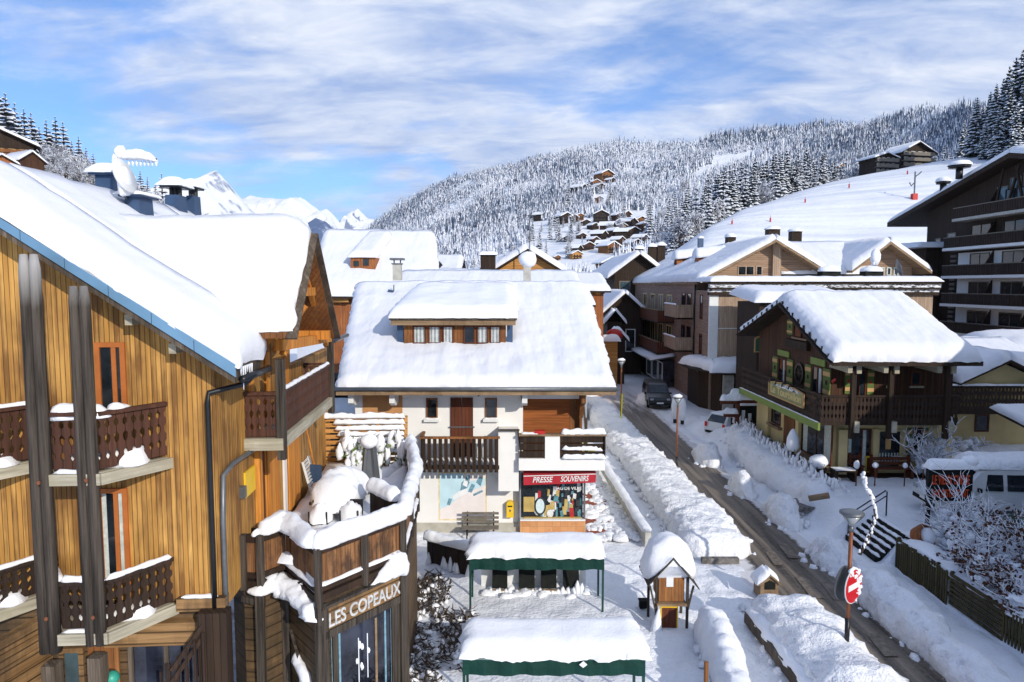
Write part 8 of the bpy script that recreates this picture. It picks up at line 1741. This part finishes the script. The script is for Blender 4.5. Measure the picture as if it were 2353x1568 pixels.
# ragged tufts on the restaurant bank, little log beside steps
mb = MB(); mst = MB(); random.seed(17)
for k in range(170):
    y = random.uniform(28.5, 43); x = 13.6 + random.gauss(0, .22) + max(0, y - 38) * .12; z = 1.3 + random.uniform(-.1, .15); h_ = random.uniform(.12, .4); mb.tube([(x, y, z - .1), (x + random.gauss(0, .03), y, z + h_ * .5), (x + random.gauss(0, .06), y, z + h_)], [random.uniform(.06, .12), .06, .02], 6)
    if k % 3 == 0: q = V((x, y, z)); mst.tube([q, q + V((random.gauss(0, .1), random.gauss(0, .1), .45))], .012, 4)
tag(mb.build('snow_tuft', 'snow', None, True), 'ragged snow tufts on stalks along the crest of the terrace bank', 'snow', kind='stuff')
tag(mst.build('dry_stalks', 'twig', None), 'thin dry stalks sticking out of the terrace bank', 'stalks', kind='stuff')
for (pts, w_, lab) in (([P(1738, 1057, 35.5), P(1775, 1092, 33.6)], .16, 'dark stone edging peeping from the terrace bank below the restaurant gable'), ([P(1840, 1150, 29.6), P(1868, 1172, 28.6)], .12, 'dark stone wall end showing under the terrace bank near the steps')):
    mb = MB(); a, b = G(*proj(pts[0]), .35) , G(*proj(pts[1]), .35); mb.bar(a + V((-.25, 0, 0)), b + V((-.25, 0, 0)), .7, w_ * 1.6); tag(mb.build('stone_edging', 'rock_wall', None, loc=a), lab, 'edging')
p = P(1880, 1160, 28.3); mb = MB(); mb.tube([(p.x - .4, 28.3, .95), (p.x + .35, 28.1, 1.15)], .13, 8); tag(mb.build('log', 'beam_wood', None, True, loc=p), 'short brown log end poking out of the snow above the stone steps', 'log')
mb = MB(); a, b = P(2240, 1072, 29.5), P(2380, 1098, 29.5); mb.tube([a, b], .16, 8); mb.tube([a + V((0, 0, .35)), b + V((0, 0, .3))], .06, 6); tag(mb.build('barrier_beam', 'grey_timber', None, True, loc=a), 'weathered barrier beam crossing behind the white van', 'barrier')
# ================================================================ trees
def terr(x, y):
    s = x / max(y, 1e-3); z = 0.0
    for fn, lo, hi, a, b in ((piste_z, .07, 1.25, 92, 420), (hill_z, -.45, 1.35, 195, 1800), (left_z, -1.4, -.31, 46, 330)):
        if lo <= s <= hi and a <= y <= b: z = max(z, float(fn(np.array(s), np.array(float(y)))))
    return z
def terrv(x, y):
    s = x / y; z = np.zeros_like(x)
    for fn, lo, hi, a, b in ((piste_z, .07, 1.25, 92, 420), (hill_z, -.45, 1.35, 195, 1800)):
        q = fn(s, y); z = np.where((s >= lo) & (s <= hi) & (y >= a) & (y <= b), np.maximum(z, q), z)
    return z
def hillhit(u, v, y0=100, y1=1800, st=2.0):
    y = y0
    while y < y1:
        p = P(u, v, y)
        if terr(p.x, p.y) > p.z: return V((p.x, p.y, terr(p.x, p.y)))
        y += st * (1 + y / 400)
    return None
def spruce(seed, tiers=17, nb=11, dens=1.0, slim=1.0):
    """unit spruce: height 1, drooping boughs each with dark needles and a bed of snow"""
    rnd = random.Random(seed); mb = MB()
    mb.tube([(0, 0, -.03), (0, 0, .5), (0, 0, .97)], [.018, .011, .002], 6, 2, cap=False)
    for i in range(tiers):
        f = i / (tiers - 1); z = .09 + .87 * f ** .93; R_ = (.165 * (1 - f) ** .85 + .012) * slim
        for k in range(max(4, int(nb * (1 - f * .45)))):
            a = 6.283 * (k + rnd.random() * .8) / max(4, int(nb * (1 - f * .45))) + i; L_ = R_ * rnd.uniform(.65, 1.15); c, s = math.cos(a), math.sin(a)
            zz0 = z + rnd.uniform(-.012, .012); dr = rnd.uniform(.28, .5) * (1 - f * .5); wd = L_ * rnd.uniform(.22, .34) + .004
            pts = []
            for t_ in (0.08, .4, .75, 1.0):
                r_ = L_ * t_; pts.append((r_, zz0 + .015 * math.sin(t_ * 2.2) - dr * L_ * t_ ** 1.6, wd * (.45, 1.0, .8, .12)[(0.08, .4, .75, 1.0).index(t_)]))
            def pt(r_, zz_, o): return V((c * r_ - s * o, s * r_ + c * o, zz_))
            A = [[pt(r_, zz_ - w_ * .55 - rnd.random() * .006, -w_), pt(r_, zz_, 0), pt(r_, zz_ - w_ * .55 - rnd.random() * .006, w_)] for r_, zz_, w_ in pts]
            for j in range(3):
                mb.poly([A[j][0], A[j][1], A[j + 1][1], A[j + 1][0]], 0); mb.poly([A[j][1], A[j][2], A[j + 1][2], A[j + 1][1]], 0)
            if rnd.random() < dens:
                h_ = .006 + wd * .22
                S = [[pt(r_, zz_ - w_ * .30 + h_ * .4, -w_ * .9), pt(r_ + .002, zz_ + h_ + rnd.random() * .004, 0), pt(r_, zz_ - w_ * .30 + h_ * .4, w_ * .9)] for r_, zz_, w_ in pts]
                j0 = 0 if rnd.random() < .7 else 1
                for j in range(j0, 3):
                    if rnd.random() < .1: continue
                    mb.poly([S[j][0], S[j][1], S[j + 1][1], S[j + 1][0]], 1); mb.poly([S[j][1], S[j][2], S[j + 1][2], S[j + 1][1]], 1)
    return mb
def frosted(seed, n=150):
    """unit hoar-frosted broadleaf tree: fine white twigs on grey limbs"""
    rnd = random.Random(seed); st, fr_ = MB(), MB()
    st.tube([(0, 0, -.05), (.01, 0, .3), (0, .01, .55)], [.022, .016, .008], 5, cap=False)
    for i in range(n):
        z0 = rnd.uniform(.12, .6); a = rnd.uniform(0, 6.283); d = V((math.cos(a) * .75, math.sin(a) * .75, rnd.uniform(.3, 1.2))).normalized(); p = V((0, 0, z0)); l = rnd.uniform(.2, .42) * (1.1 - abs(z0 - .35))
        q = p + d * l * .5; e = q + (d + V((rnd.gauss(0, .3), rnd.gauss(0, .3), rnd.gauss(0, .2)))).normalized() * l * .5
        if i % 3 == 0: st.tube([p, q, e], [.006, .004, .001], 3, cap=False)
        for k in range(9):
            b = q.lerp(e, rnd.random()); o = V((rnd.gauss(0, 1), rnd.gauss(0, 1), rnd.gauss(0, .8))).normalized(); g = o.cross(V((rnd.random(), rnd.random(), 1))).normalized() * rnd.uniform(.004, .011); t2 = b + o * rnd.uniform(.03, .085)
            (fr_ if rnd.random() < .78 else st).poly([b - g, b + g, t2 + g * .3, t2 - g * .3])
    return st, fr_
PROTO = {}
def proto_spruce(key, seed, **k):
    mb = spruce(seed, **k); v, f, m = mb.v, mb.f, mb.m
    crown = MB(); trunk = MB()
    me = []
    for which, dst in (((0, 1), 'crown'), ((2,), 'trunk')):
        fs = [f[i] for i in range(len(f)) if m[i] in which]; ms_ = [m[i] for i in range(len(f)) if m[i] in which]
        idx = sorted(set(i for q in fs for i in q)); mp_ = {a: b for b, a in enumerate(idx)}
        o = bpy.data.meshes.new(dst); o.from_pydata([v[i] for i in idx], [], [tuple(mp_[i] for i in q) for q in fs])
        if dst == 'crown': o.materials.append(MATS['needles_frosted' if key[0] == 'm' else 'needles']); o.materials.append(MATS['frost']); o.polygons.foreach_set('material_index', ms_)
        else: o.materials.append(MATS['bark'])
        me.append((dst, o))
    PROTO[key] = me
def proto_frost(key, seed):
    st, fr_ = frosted(seed); me = []
    for nm, mb, mt in (('trunk', st, 'twig'), ('crown', fr_, 'frost')):
        o = bpy.data.meshes.new(nm); o.from_pydata(mb.v, [], mb.f); o.materials.append(MATS[mt]); me.append((nm, o))
    PROTO[key] = me
for i in range(4): proto_spruce('big%d' % i, 100 + i, tiers=24, nb=13, dens=.82, slim=.95 + .1 * (i % 2))
for i in range(4): proto_spruce('mid%d' % i, 200 + i, tiers=15, nb=9, dens=.95, slim=.8 + .12 * (i % 3))
for i in range(3): proto_frost('frost%d' % i, 300 + i)
NT_ = [0]
def tree(kind, p, hgt, name, label, grp, wide=1.0):
    NT_[0] += 1
    t_ = thing(name, p, label, 'tree', grp); t_.scale = (hgt * wide, hgt * wide, hgt); t_.rotation_euler = (0, 0, random.uniform(0, 6.28))
    for nm, me in PROTO[kind]:
        o = bpy.data.objects.new(nm, me); C.objects.link(o); o.parent = t_
    return t_
random.seed(31)
used = []
def sp_at(u, vb, vt, Y, kind, label, grp, name='spruce_tree', wide=1.0, drop=0):
    b = P(u, vb, Y); zt_ = P(u, vt, Y).z; zb_ = terr(b.x, Y) - .3 if drop == 0 else b.z
    zb_ = min(zb_, zt_ - 3) if drop == 0 else zb_
    return tree(kind, (b.x, Y, zb_), zt_ - zb_, name, label, grp, wide)
# wood on the left slope
for i, (u, vt, Y) in enumerate(((-18, 190, 128), (5, 203, 130), (22, 212, 122), (42, 235, 126), (62, 248, 118), (78, 258, 130), (95, 290, 124), (112, 274, 120), (133, 266, 122), (150, 278, 126), (120, 300, 134), (168, 322, 122), (184, 312, 118), (200, 338, 124), (216, 352, 130), (40, 255, 140), (86, 285, 140), (-5, 235, 140), (322, 392, 128), (338, 405, 134), (371, 397, 150), (356, 420, 140))):
    sp_at(u, 400, vt, Y, 'mid%d' % (i % 4), 'snow dusted spruce in the wood above the golden chalet roof', 'spruces on the slope above the golden chalet', wide=1.45)
sp_at(163, 424, 376, 96, 'mid1', 'small young spruce loaded with snow just above the golden chalet ridge', None)
for i, (u, vt, Y) in enumerate(((112, 320, 112), (132, 312, 108), (150, 325, 112), (168, 335, 108), (190, 342, 112), (206, 360, 110), (224, 378, 112), (240, 392, 116), (20, 335, 112), (60, 345, 108), (84, 330, 114), (100, 350, 104), (305, 405, 124), (330, 420, 128), (352, 428, 134), (385, 445, 150), (410, 455, 160), (455, 470, 180), (475, 485, 180), (180, 375, 104), (70, 338, 100), (95, 342, 106), (120, 335, 104), (140, 340, 106), (155, 352, 102), (175, 350, 106), (200, 372, 106), (214, 385, 106), (50, 350, 96), (84, 352, 96), (105, 362, 98), (28, 346, 98), (128, 368, 98), (228, 395, 108), (345, 440, 128), (398, 458, 150))):
    sp_at(u, 410, vt, Y, 'frost%d' % (i % 3), 'hoar frosted bare tree on the slope above the golden chalet', 'frosted trees above the golden chalet', 'frosted_tree', 1.15)
# giants at the upper right
for i, (u, vt, Y) in enumerate(((2238, 222, 188), (2252, 240, 196), (2268, 208, 190), (2281, 190, 184), (2296, 178, 190), (2308, 150, 186), (2322, 128, 182), (2336, 112, 186), (2348, 104, 180), (2362, 118, 176), (2314, 190, 178), (2345, 180, 172), (2290, 240, 176), (2260, 275, 180), (2330, 235, 170), (2228, 262, 205), (2212, 275, 215), (2375, 150, 170))):
    sp_at(u, 380, vt, Y, 'big%d' % (i % 4), 'towering dark spruce streaked with snow behind the apartment block roof', 'tall spruces behind the apartment block', wide=1.0)
for i, (u, vb, vt) in enumerate(((2168, 382, 328), (2182, 378, 345), (2150, 372, 345), (1985, 412, 368), (1960, 420, 372), (1935, 424, 388), (1975, 415, 390))):
    s = (u - CX) / F; Yc = float(PCR(s)[1]) * 1.06; sp_at(u, vb, vt, Yc, 'mid%d' % (i % 4) if i < 3 else 'frost%d' % (i % 3), 'white frosted tree beside the two dark chalets at the top of the ski slope', 'frosted trees by the chalets on the ski slope', 'spruce_tree' if i < 3 else 'frosted_tree')
# dense row along the far edge of the ski slope
k = 0; u = 1545.0
while u < 1945:
    for row in range(2):
        s = (u + row * 4 - CX) / F; zc, Yc = [float(q) for q in PCR(s)]
        Y = Yc * (1.04 + row * .14 + random.uniform(0, .06)); vc = 655 - (zc - CAMZ) / Yc * F
        vt = np.interp(u, [1545, 1600, 1650, 1700, 1780, 1850, 1900, 1945], [470, 425, 398, 380, 362, 352, 362, 385]) + random.uniform(-14, 26) - row * 4
        frosty = random.random() < .22
        sp_at(u + row * 4, vc, vt + (30 if frosty else 0), Y, ('frost%d' if frosty else 'mid%d' if random.random() < .6 else 'big%d') % (k % 3), 'hoar frosted tree in the dense row along the ski slope edge' if frosty else 'snow laden spruce in the dense row along the ski slope edge', 'frosted trees along the ski slope edge' if frosty else 'spruces along the ski slope edge', 'frosted_tree' if frosty else 'spruce_tree', 1.05)
        k += 1
    u += random.uniform(7, 11)
# trees round the hillside hamlet
spots = []
for (u0, u1, v0, v1, n, h0, h1) in ((1195, 1290, 520, 615, 14, 38, 62), (1300, 1330, 480, 600, 8, 40, 62), (1390, 1450, 470, 560, 9, 36, 60), (1490, 1570, 500, 600, 16, 50, 85), (1560, 1640, 440, 520, 14, 40, 70), (1110, 1200, 540, 620, 12, 30, 50), (1240, 1300, 470, 540, 10, 26, 40), (940, 1090, 560, 618, 12, 26, 44), (1330, 1400, 440, 480, 8, 22, 34)):
    for i in range(n): spots.append((random.uniform(u0, u1), random.uniform(v0, v1), random.uniform(h0, h1)))
for i, (u, v, h_) in enumerate(spots):
    p = hillhit(u, v)
    if p is None: p = P(u, v, 180); p.z = 0
    hh = h_ / F * p.y
    fr_ = random.random() < .2
    tree(('frost%d' % (i % 3)) if fr_ else 'mid%d' % (i % 4), p - V((0, 0, .4)), hh * (.7 if fr_ else 1), 'frosted_tree' if fr_ else 'spruce_tree', 'frosted bare tree scattered among the far hillside chalets' if fr_ else 'snow covered spruce scattered among the far hillside chalets', 'frosted trees around the hillside hamlet' if fr_ else 'spruces around the hillside hamlet', 1.0)
# ================================================================ chalets on the hillside
def mini(seed, w, d, h, wall):
    mb = MB(); rnd = random.Random(seed); zr_ = h + w * .24
    mb.prism([(-w / 2, -d / 2, -1.5), (w / 2, -d / 2, -1.5), (w / 2, -d / 2, h), (0, -d / 2, zr_), (-w / 2, -d / 2, h)], (0, d, 0), 0)
    ov = w * .14
    for s in (-1, 1):
        q = [V((s * (w / 2 + ov), -d / 2 - ov, h - ov * .48)), V((s * (w / 2 + ov), d / 2 + ov, h - ov * .48)), V((0, d / 2 + ov, zr_ + .02)), V((0, -d / 2 - ov, zr_ + .02))]
        mb.prism(q, (0, 0, .18), 3); mb.prism([p + V((0, 0, .19)) for p in q], (0, 0, .6), 1)
    for z in (h * .12, h * .56):
        for x in (-.3, 0, .3): mb.box((x * w - .5, -d / 2 - .06, z), (x * w + .5, -d / 2, z + h * .26), 2)
        mb.box((-w * .46, -d / 2 - .9, z - .5), (w * .46, -d / 2 - .05, z - .35), 3); mb.box((-w * .46, -d / 2 - .9, z - .35), (w * .46, -d / 2 - .84, z + .3), 3)
    me = bpy.data.meshes.new('chalet'); me.from_pydata(mb.v, [], mb.f); me.polygons.foreach_set('material_index', mb.m)
    for m_ in (wall, 'snow', 'dark_glass', 'dark_boards'): me.materials.append(MATS[m_])
    return me
minis = [mini(1, 8.5, 9, 4.6, 'brown_siding'), mini(2, 9, 10, 5, 'dark_boards'), mini(3, 8, 9, 4.4, 'restaurant_boards'), mini(4, 9.5, 9, 5.2, 'restaurant_boards'), mini(5, 8, 8, 4.4, 'honey_boards')]
def hchalet(u, v, px, kind, rot, label, grp=None):
    p = hillhit(u, v)
    if p is None: p = P(u, v, 185); p.z = max(0, terr(p.x, p.y))
    sc_ = px / F * p.y / 9.0 * random.uniform(.8, 1.15); rot += random.uniform(-28, 28)
    o = bpy.data.objects.new('hillside_chalet', minis[kind]); C.objects.link(o); o.location = p; o.rotation_euler = (0, 0, math.radians(rot)); o.scale = (sc_,) * 3; ORG[o.name] = p
    return tag(o, label, 'chalet', grp)
g1, g2, g3 = 'chalets of the upper hillside cluster', 'chalets of the lower hillside hamlet', 'single chalets among the hillside trees'
for i, (u, v, px, kd, rot) in enumerate(((1344, 439, 20, 2, 20), (1368, 430, 24, 0, 35), (1386, 418, 30, 0, 30), (1362, 445, 20, 1, 30), (1330, 447, 22, 1, 35), (1375, 440, 18, 3, 25), (1322, 440, 16, 2, 40), (1402, 424, 16, 3, 20))):
    hchalet(u, v, px, kd, rot, 'tiny timber chalet in the upper cluster just below the dense hillside forest', g1)
for i, (u, v, px, kd, rot) in enumerate(((1305, 560, 24, 1, 20), (1335, 552, 24, 2, 40), (1348, 578, 26, 3, 15), (1318, 585, 24, 1, 45), (1440, 590, 28, 3, 30), (1470, 560, 26, 2, 60), (1495, 545, 22, 1, 40), (1345, 522, 20, 1, 30), (1432, 508, 20, 3, 30), (1380, 510, 26, 1, 25), (1417, 508, 28, 2, 20), (1293, 515, 26, 1, 35), (1312, 512, 26, 2, 40), (1330, 505, 22, 0, 35), (1362, 530, 22, 1, 50), (1395, 535, 24, 3, 60), (1408, 545, 24, 2, 40), (1440, 528, 30, 1, 55), (1430, 548, 26, 1, 50), (1470, 522, 26, 0, 30), (1418, 565, 26, 3, 40), (1375, 552, 26, 1, 55), (1362, 562, 24, 3, 50), (1398, 583, 36, 0, 10), (1450, 545, 24, 2, 45), (1480, 530, 22, 3, 40), (1385, 572, 24, 1, 60), (1425, 530, 20, 0, 20), (1455, 575, 26, 1, 20))):
    hchalet(u, v, px, kd, rot, 'small snow roofed chalet in the crowded hamlet halfway up the hillside', g2)
hchalet(1322, 598, 30, 4, 35, 'honey coloured chalet standing alone lowest on the hillside, with a long snowy annex roof')
hchalet(1376, 466, 16, 0, 30, 'lone reddish chalet among trees between the two hillside clusters'); hchalet(1277, 600, 18, 0, 20, 'reddish little hut half hidden at the foot of the hillside trees'); hchalet(1240, 505, 18, 1, 30, 'dark hut at the edge of the clearing, far from the other chalets')
hchalet(1930, 398, 26, 4, 40, 'bright orange chalet alone at the upper edge of the ski slope trees'); hchalet(1720, 392, 18, 1, 40, 'dark hut on the high bare clearing strip above the spruce row')
hchalet(1395, 628, 46, 3, 0, 'wide half timbered chalet low on the hillside, just above the rust red barn roof')
# two larger dark chalets on the crest of the ski slope
def crestchalet(u0, u1, vb, ve, va, label, seed):
    um = (u0 + u1) / 2; s = (um - CX) / F; Yc = float(PCR(s)[1]) * .985; a, b = P(u0, vb, Yc), P(u1, vb, Yc); w = b.x - a.x; ze_ = P(um, ve, Yc).z; za = P(um, va, Yc).z
    t_ = ghouse('dark_hill_chalet', label, 'chalet', Fr((a.x + w * .1, Yc), 12), w * .8, w * .8, a.z - 4, ze_, (za - ze_) / (w * .5), 'dark_boards', 'b', w * .1, .5, seed=seed, st=2)
    F_ = Fr((a.x + w * .1, Yc), 12); hz = (ze_ - a.z)
    for k in range(3):
        z = a.z + hz * (.12 + .32 * k); mb = MB(); mb.obox(F_.W(-.3, -1.2, z), F_.e1 * (w * .84), F_.e2 * 1.15, V((0, 0, .2))); mb.obox(F_.W(-.3, -1.2, z + .21), F_.e1 * (w * .84), F_.e2 * .06, V((0, 0, .8)));  mb.build('balcony', 'grey_slats', t_)
        glazed(F_, t_, [(w * .8 * q, w * .8 * (q + .14), z + .25, z + hz * .27) for q in (.06, .3, .54, .78)], 'satin_white', fw=.12)
    return t_
crestchalet(2004, 2072, 404, 362, 350, 'smaller of two dark chalets on the crest of the ski slope, with half timbered gable', 111)
crestchalet(2062, 2160, 388, 348, 322, 'larger of two dark chalets on the crest of the ski slope, with long balcony rows', 112)
# the two houses on the left slope
for (u0, wd, dp, vb, ve, va, Y, ang, wall, label, sd_, nk) in ((-100, 9.5, 9, 352, 322, 284, 104, 27, 'dark_boards', 'dark balconied chalet block at the left edge below the snowy spruces', 121, 3), (47, 3.0, 5.0, 394, 368, 346, 92, 62, 'restaurant_boards', 'small reddish timber chalet just below the dark block at the left edge', 122, 0), (-30, 3.2, 4, 392, 372, 354, 88, 50, 'rust_boards', 'low red gable end of a hut cut off by the left edge', 123, 0)):
    a = P(u0, vb, Y); ze_ = P(u0 + 30, ve, Y).z; za = P(u0 + 30, va, Y).z; F_ = Fr((a.x, Y), ang)
    t_ = ghouse('slope_chalet', label, 'chalet', F_, wd, dp, a.z - 6, ze_, (za - ze_) / (wd * .55), wall, 'b', wd * .09, .4 if nk else .3, seed=sd_, st=1.0)
    for k in range(nk):
        z = a.z + (ze_ - a.z) * (k / 3.0) - .6; mb = MB(); mb.obox(F_.W(-.2, -1.2, z - .2), F_.e1 * wd, F_.e2 * 1.15, V((0, 0, .15))); mb.obox(F_.W(-.2, -1.2, z - .04), F_.e1 * wd, F_.e2 * .06, V((0, 0, .35))); mb.build('balcony', 'brown_siding', t_); glazed(F_, t_, [(wd * q, wd * (q + .1), z + .05, z + (ze_ - a.z) * .28) for q in (.1, .3, .5, .66, .8)], 'cream_lettering', fw=.12)
# piste furniture
for i, (u, v) in enumerate(((1682, 520), (1770, 512), (1850, 470), (2085, 402), (1951, 433))):
    p = hillhit(u, v) or P(u, v, 190); labs = ['red piste marker on the open ski slope, lowest of them', 'red piste marker behind the brown residence chimneys', 'red piste marker midway along the spruce row', 'red piste marker right of the two dark chalets', 'red padded piste marker next to the frosted trees at the slope crest']
    mb = MB(); mb.lathe((p.x, p.y, p.z - .2), [(.16, 0), (.16, .9)], 8); mb.lathe((p.x, p.y, p.z + .7), [(.04, 0), (.03, .5)], 6); tag(mb.build('piste_marker', 'red_paint', None, loc=p), labs[i], 'piste marker', 'red piste markers')
p = hillhit(2100, 466) or P(2100, 466, 150); t_ = thing('snow_gun', p, 'tall snow making mast with two arms on a red base, on the ski slope', 'snow gun')
k_ = p.y / F; top = p.z + 60 * k_; x, y = p.x, p.y
mb = MB(); mb.tube([(x, y, p.z), (x, y, top)], .16, 8); mb.tube([(x, y, top - 12 * k_), (x + 10 * k_, y, top - 4 * k_), (x + 14 * k_, y, top)], .13, 6); mb.tube([(x, y, top - 24 * k_), (x - 8 * k_, y, top - 32 * k_), (x - 12 * k_, y, top - 24 * k_)], .13, 6); mb.build('mast', 'grey_metal', t_); mb = MB(); mb.box((x - .5, y - .5, p.z - .5), (x + .5, y + .5, p.z + 1.0)); mb.build('base', 'red_paint', t_)
# ================================================================ the far forest: thousands of trees that read as one mass
rs_ = np.random.RandomState(5)
N = 44000
s = rs_.uniform(-.24, .86, N); t = rs_.uniform(.04, 1.03, N) ** .8
zc, yc = FCR(s); y0 = np.interp(s, [-.45, -.19, .02, .3], [900, 520, 215, 200])
Y = y0 + (yc - y0) * t; keep = rs_.uniform(0, 1, N) < (Y / 1250) ** 1.15 * 1.7
s, t, Y = s[keep], t[keep], Y[keep]; X = s * Y
Z = hill_z(s, Y); U = CX + F * X / Y; Vv = 655 - (Z - CAMZ) / Y * F
clear = np.zeros(len(U), bool)
def ell(cu, cv, ru, rv, rot=0):
    a = math.radians(rot); du, dv = U - cu, Vv - cv; x = du * math.cos(a) + dv * math.sin(a); y = -du * math.sin(a) + dv * math.cos(a)
    return (x / ru) ** 2 + (y / rv) ** 2 < 1
for e in ((1415, 545, 90, 37), (1380, 515, 130, 14), (1360, 436, 58, 15, -12), (1458, 402, 34, 9), (1275, 556, 75, 32), (1660, 385, 85, 12, -22), (1545, 405, 60, 6, -10), (1230, 520, 50, 12), (1180, 600, 90, 16, -15), (1330, 600, 90, 22), (1480, 495, 60, 14), (1380, 466, 22, 14)): clear |= ell(*e)
clear |= vnoise(X, Y, 70, 9) > .40
k = ~clear & (Y > 205)
X, Y, Z = X[k], Y[k], Z[k]
Z = Z + vnoise(X, Y, 60, 2) * 6 * np.clip((Y - 300) / 400, 0, 1)
n = len(X); H = rs_.uniform(8, 15, n) * np.interp(Y, [200, 400, 900, 1600], [.62, .75, .95, 1.15]); pf = np.clip(.60 + rs_.normal(0, .17, n) + vnoise(X, Y, 55, 12) * .75 + vnoise(X, Y, 160, 14) * .35, .15, 1.0); H = np.where(pf > .86, H * .7, H) * (1 + vnoise(X, Y, 38, 15) * .8); Rr = H * rs_.uniform(.085, .14, n) * np.where(pf > .86, 1.7, 1.0)
tiers = 5; seg = 5
ang = rs_.uniform(0, 6.28, n)
vs = []; fs = []; ms = []
base = 0
prm = [(.02, .42, 1.0), (.2, .6, .86), (.38, .75, .66), (.56, .89, .46), (.74, 1.03, .28)]
V_all = np.zeros((n, tiers * (seg + 1), 3)); 
for ti, (zb_, zt_, rr_) in enumerate(prm):
    jit = rs_.uniform(.7, 1.25, (n, seg)); 
    for k2 in range(seg):
        a = ang + ti * .7 + k2 * 2 * math.pi / seg
        V_all[:, ti * (seg + 1) + k2, 0] = X + np.cos(a) * Rr * rr_ * jit[:, k2]; V_all[:, ti * (seg + 1) + k2, 1] = Y + np.sin(a) * Rr * rr_ * jit[:, k2]; V_all[:, ti * (seg + 1) + k2, 2] = Z + H * (zb_ + rs_.uniform(-.05, .05, n)) - .3
    V_all[:, ti * (seg + 1) + seg, 0] = X; V_all[:, ti * (seg + 1) + seg, 1] = Y; V_all[:, ti * (seg + 1) + seg, 2] = Z + H * zt_
tf = np.array([(ti * (seg + 1) + k2, ti * (seg + 1) + (k2 + 1) % seg, ti * (seg + 1) + seg) for ti in range(tiers) for k2 in range(seg)])
Fa = (tf[None] + (np.arange(n) * tiers * (seg + 1))[:, None, None]).reshape(-1, 3)
me = bpy.data.meshes.new('distant_forest'); co_ = V_all.reshape(-1, 3); me.vertices.add(len(co_)); me.vertices.foreach_set('co', co_.ravel()); me.loops.add(Fa.size); me.loops.foreach_set('vertex_index', Fa.ravel().astype(np.int32))
me.polygons.add(len(Fa)); me.polygons.foreach_set('loop_start', np.arange(0, Fa.size, 3, dtype=np.int32)); me.polygons.foreach_set('loop_total', np.full(len(Fa), 3, np.int32))
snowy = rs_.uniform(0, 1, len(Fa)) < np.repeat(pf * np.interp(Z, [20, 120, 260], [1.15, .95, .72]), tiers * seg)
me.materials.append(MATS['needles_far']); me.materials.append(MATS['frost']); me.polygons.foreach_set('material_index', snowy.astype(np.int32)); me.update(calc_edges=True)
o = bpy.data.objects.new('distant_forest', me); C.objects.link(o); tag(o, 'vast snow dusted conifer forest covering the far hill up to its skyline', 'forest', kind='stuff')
# ================================================================ the air
mb = MB(); mb.box((-7000, -90, -160), (7000, 12600, 1250)); hz = mb.build('haze', 'snow'); hz.data.materials.clear()
hm = bpy.data.materials.new('haze_air'); hm.use_nodes = True; hm.node_tree.nodes.clear()
vo = hm.node_tree.nodes.new('ShaderNodeVolumePrincipled'); ou = hm.node_tree.nodes.new('ShaderNodeOutputMaterial'); hm.node_tree.links.new(vo.outputs[0], ou.inputs['Volume'])
vo.inputs['Color'].default_value = (.78, .87, 1, 1); vo.inputs['Density'].default_value = .00004; vo.inputs['Anisotropy'].default_value = .1
hz.data.materials.append(hm); tag(hz, 'thin pale blue air over the whole valley', 'haze', kind='stuff')
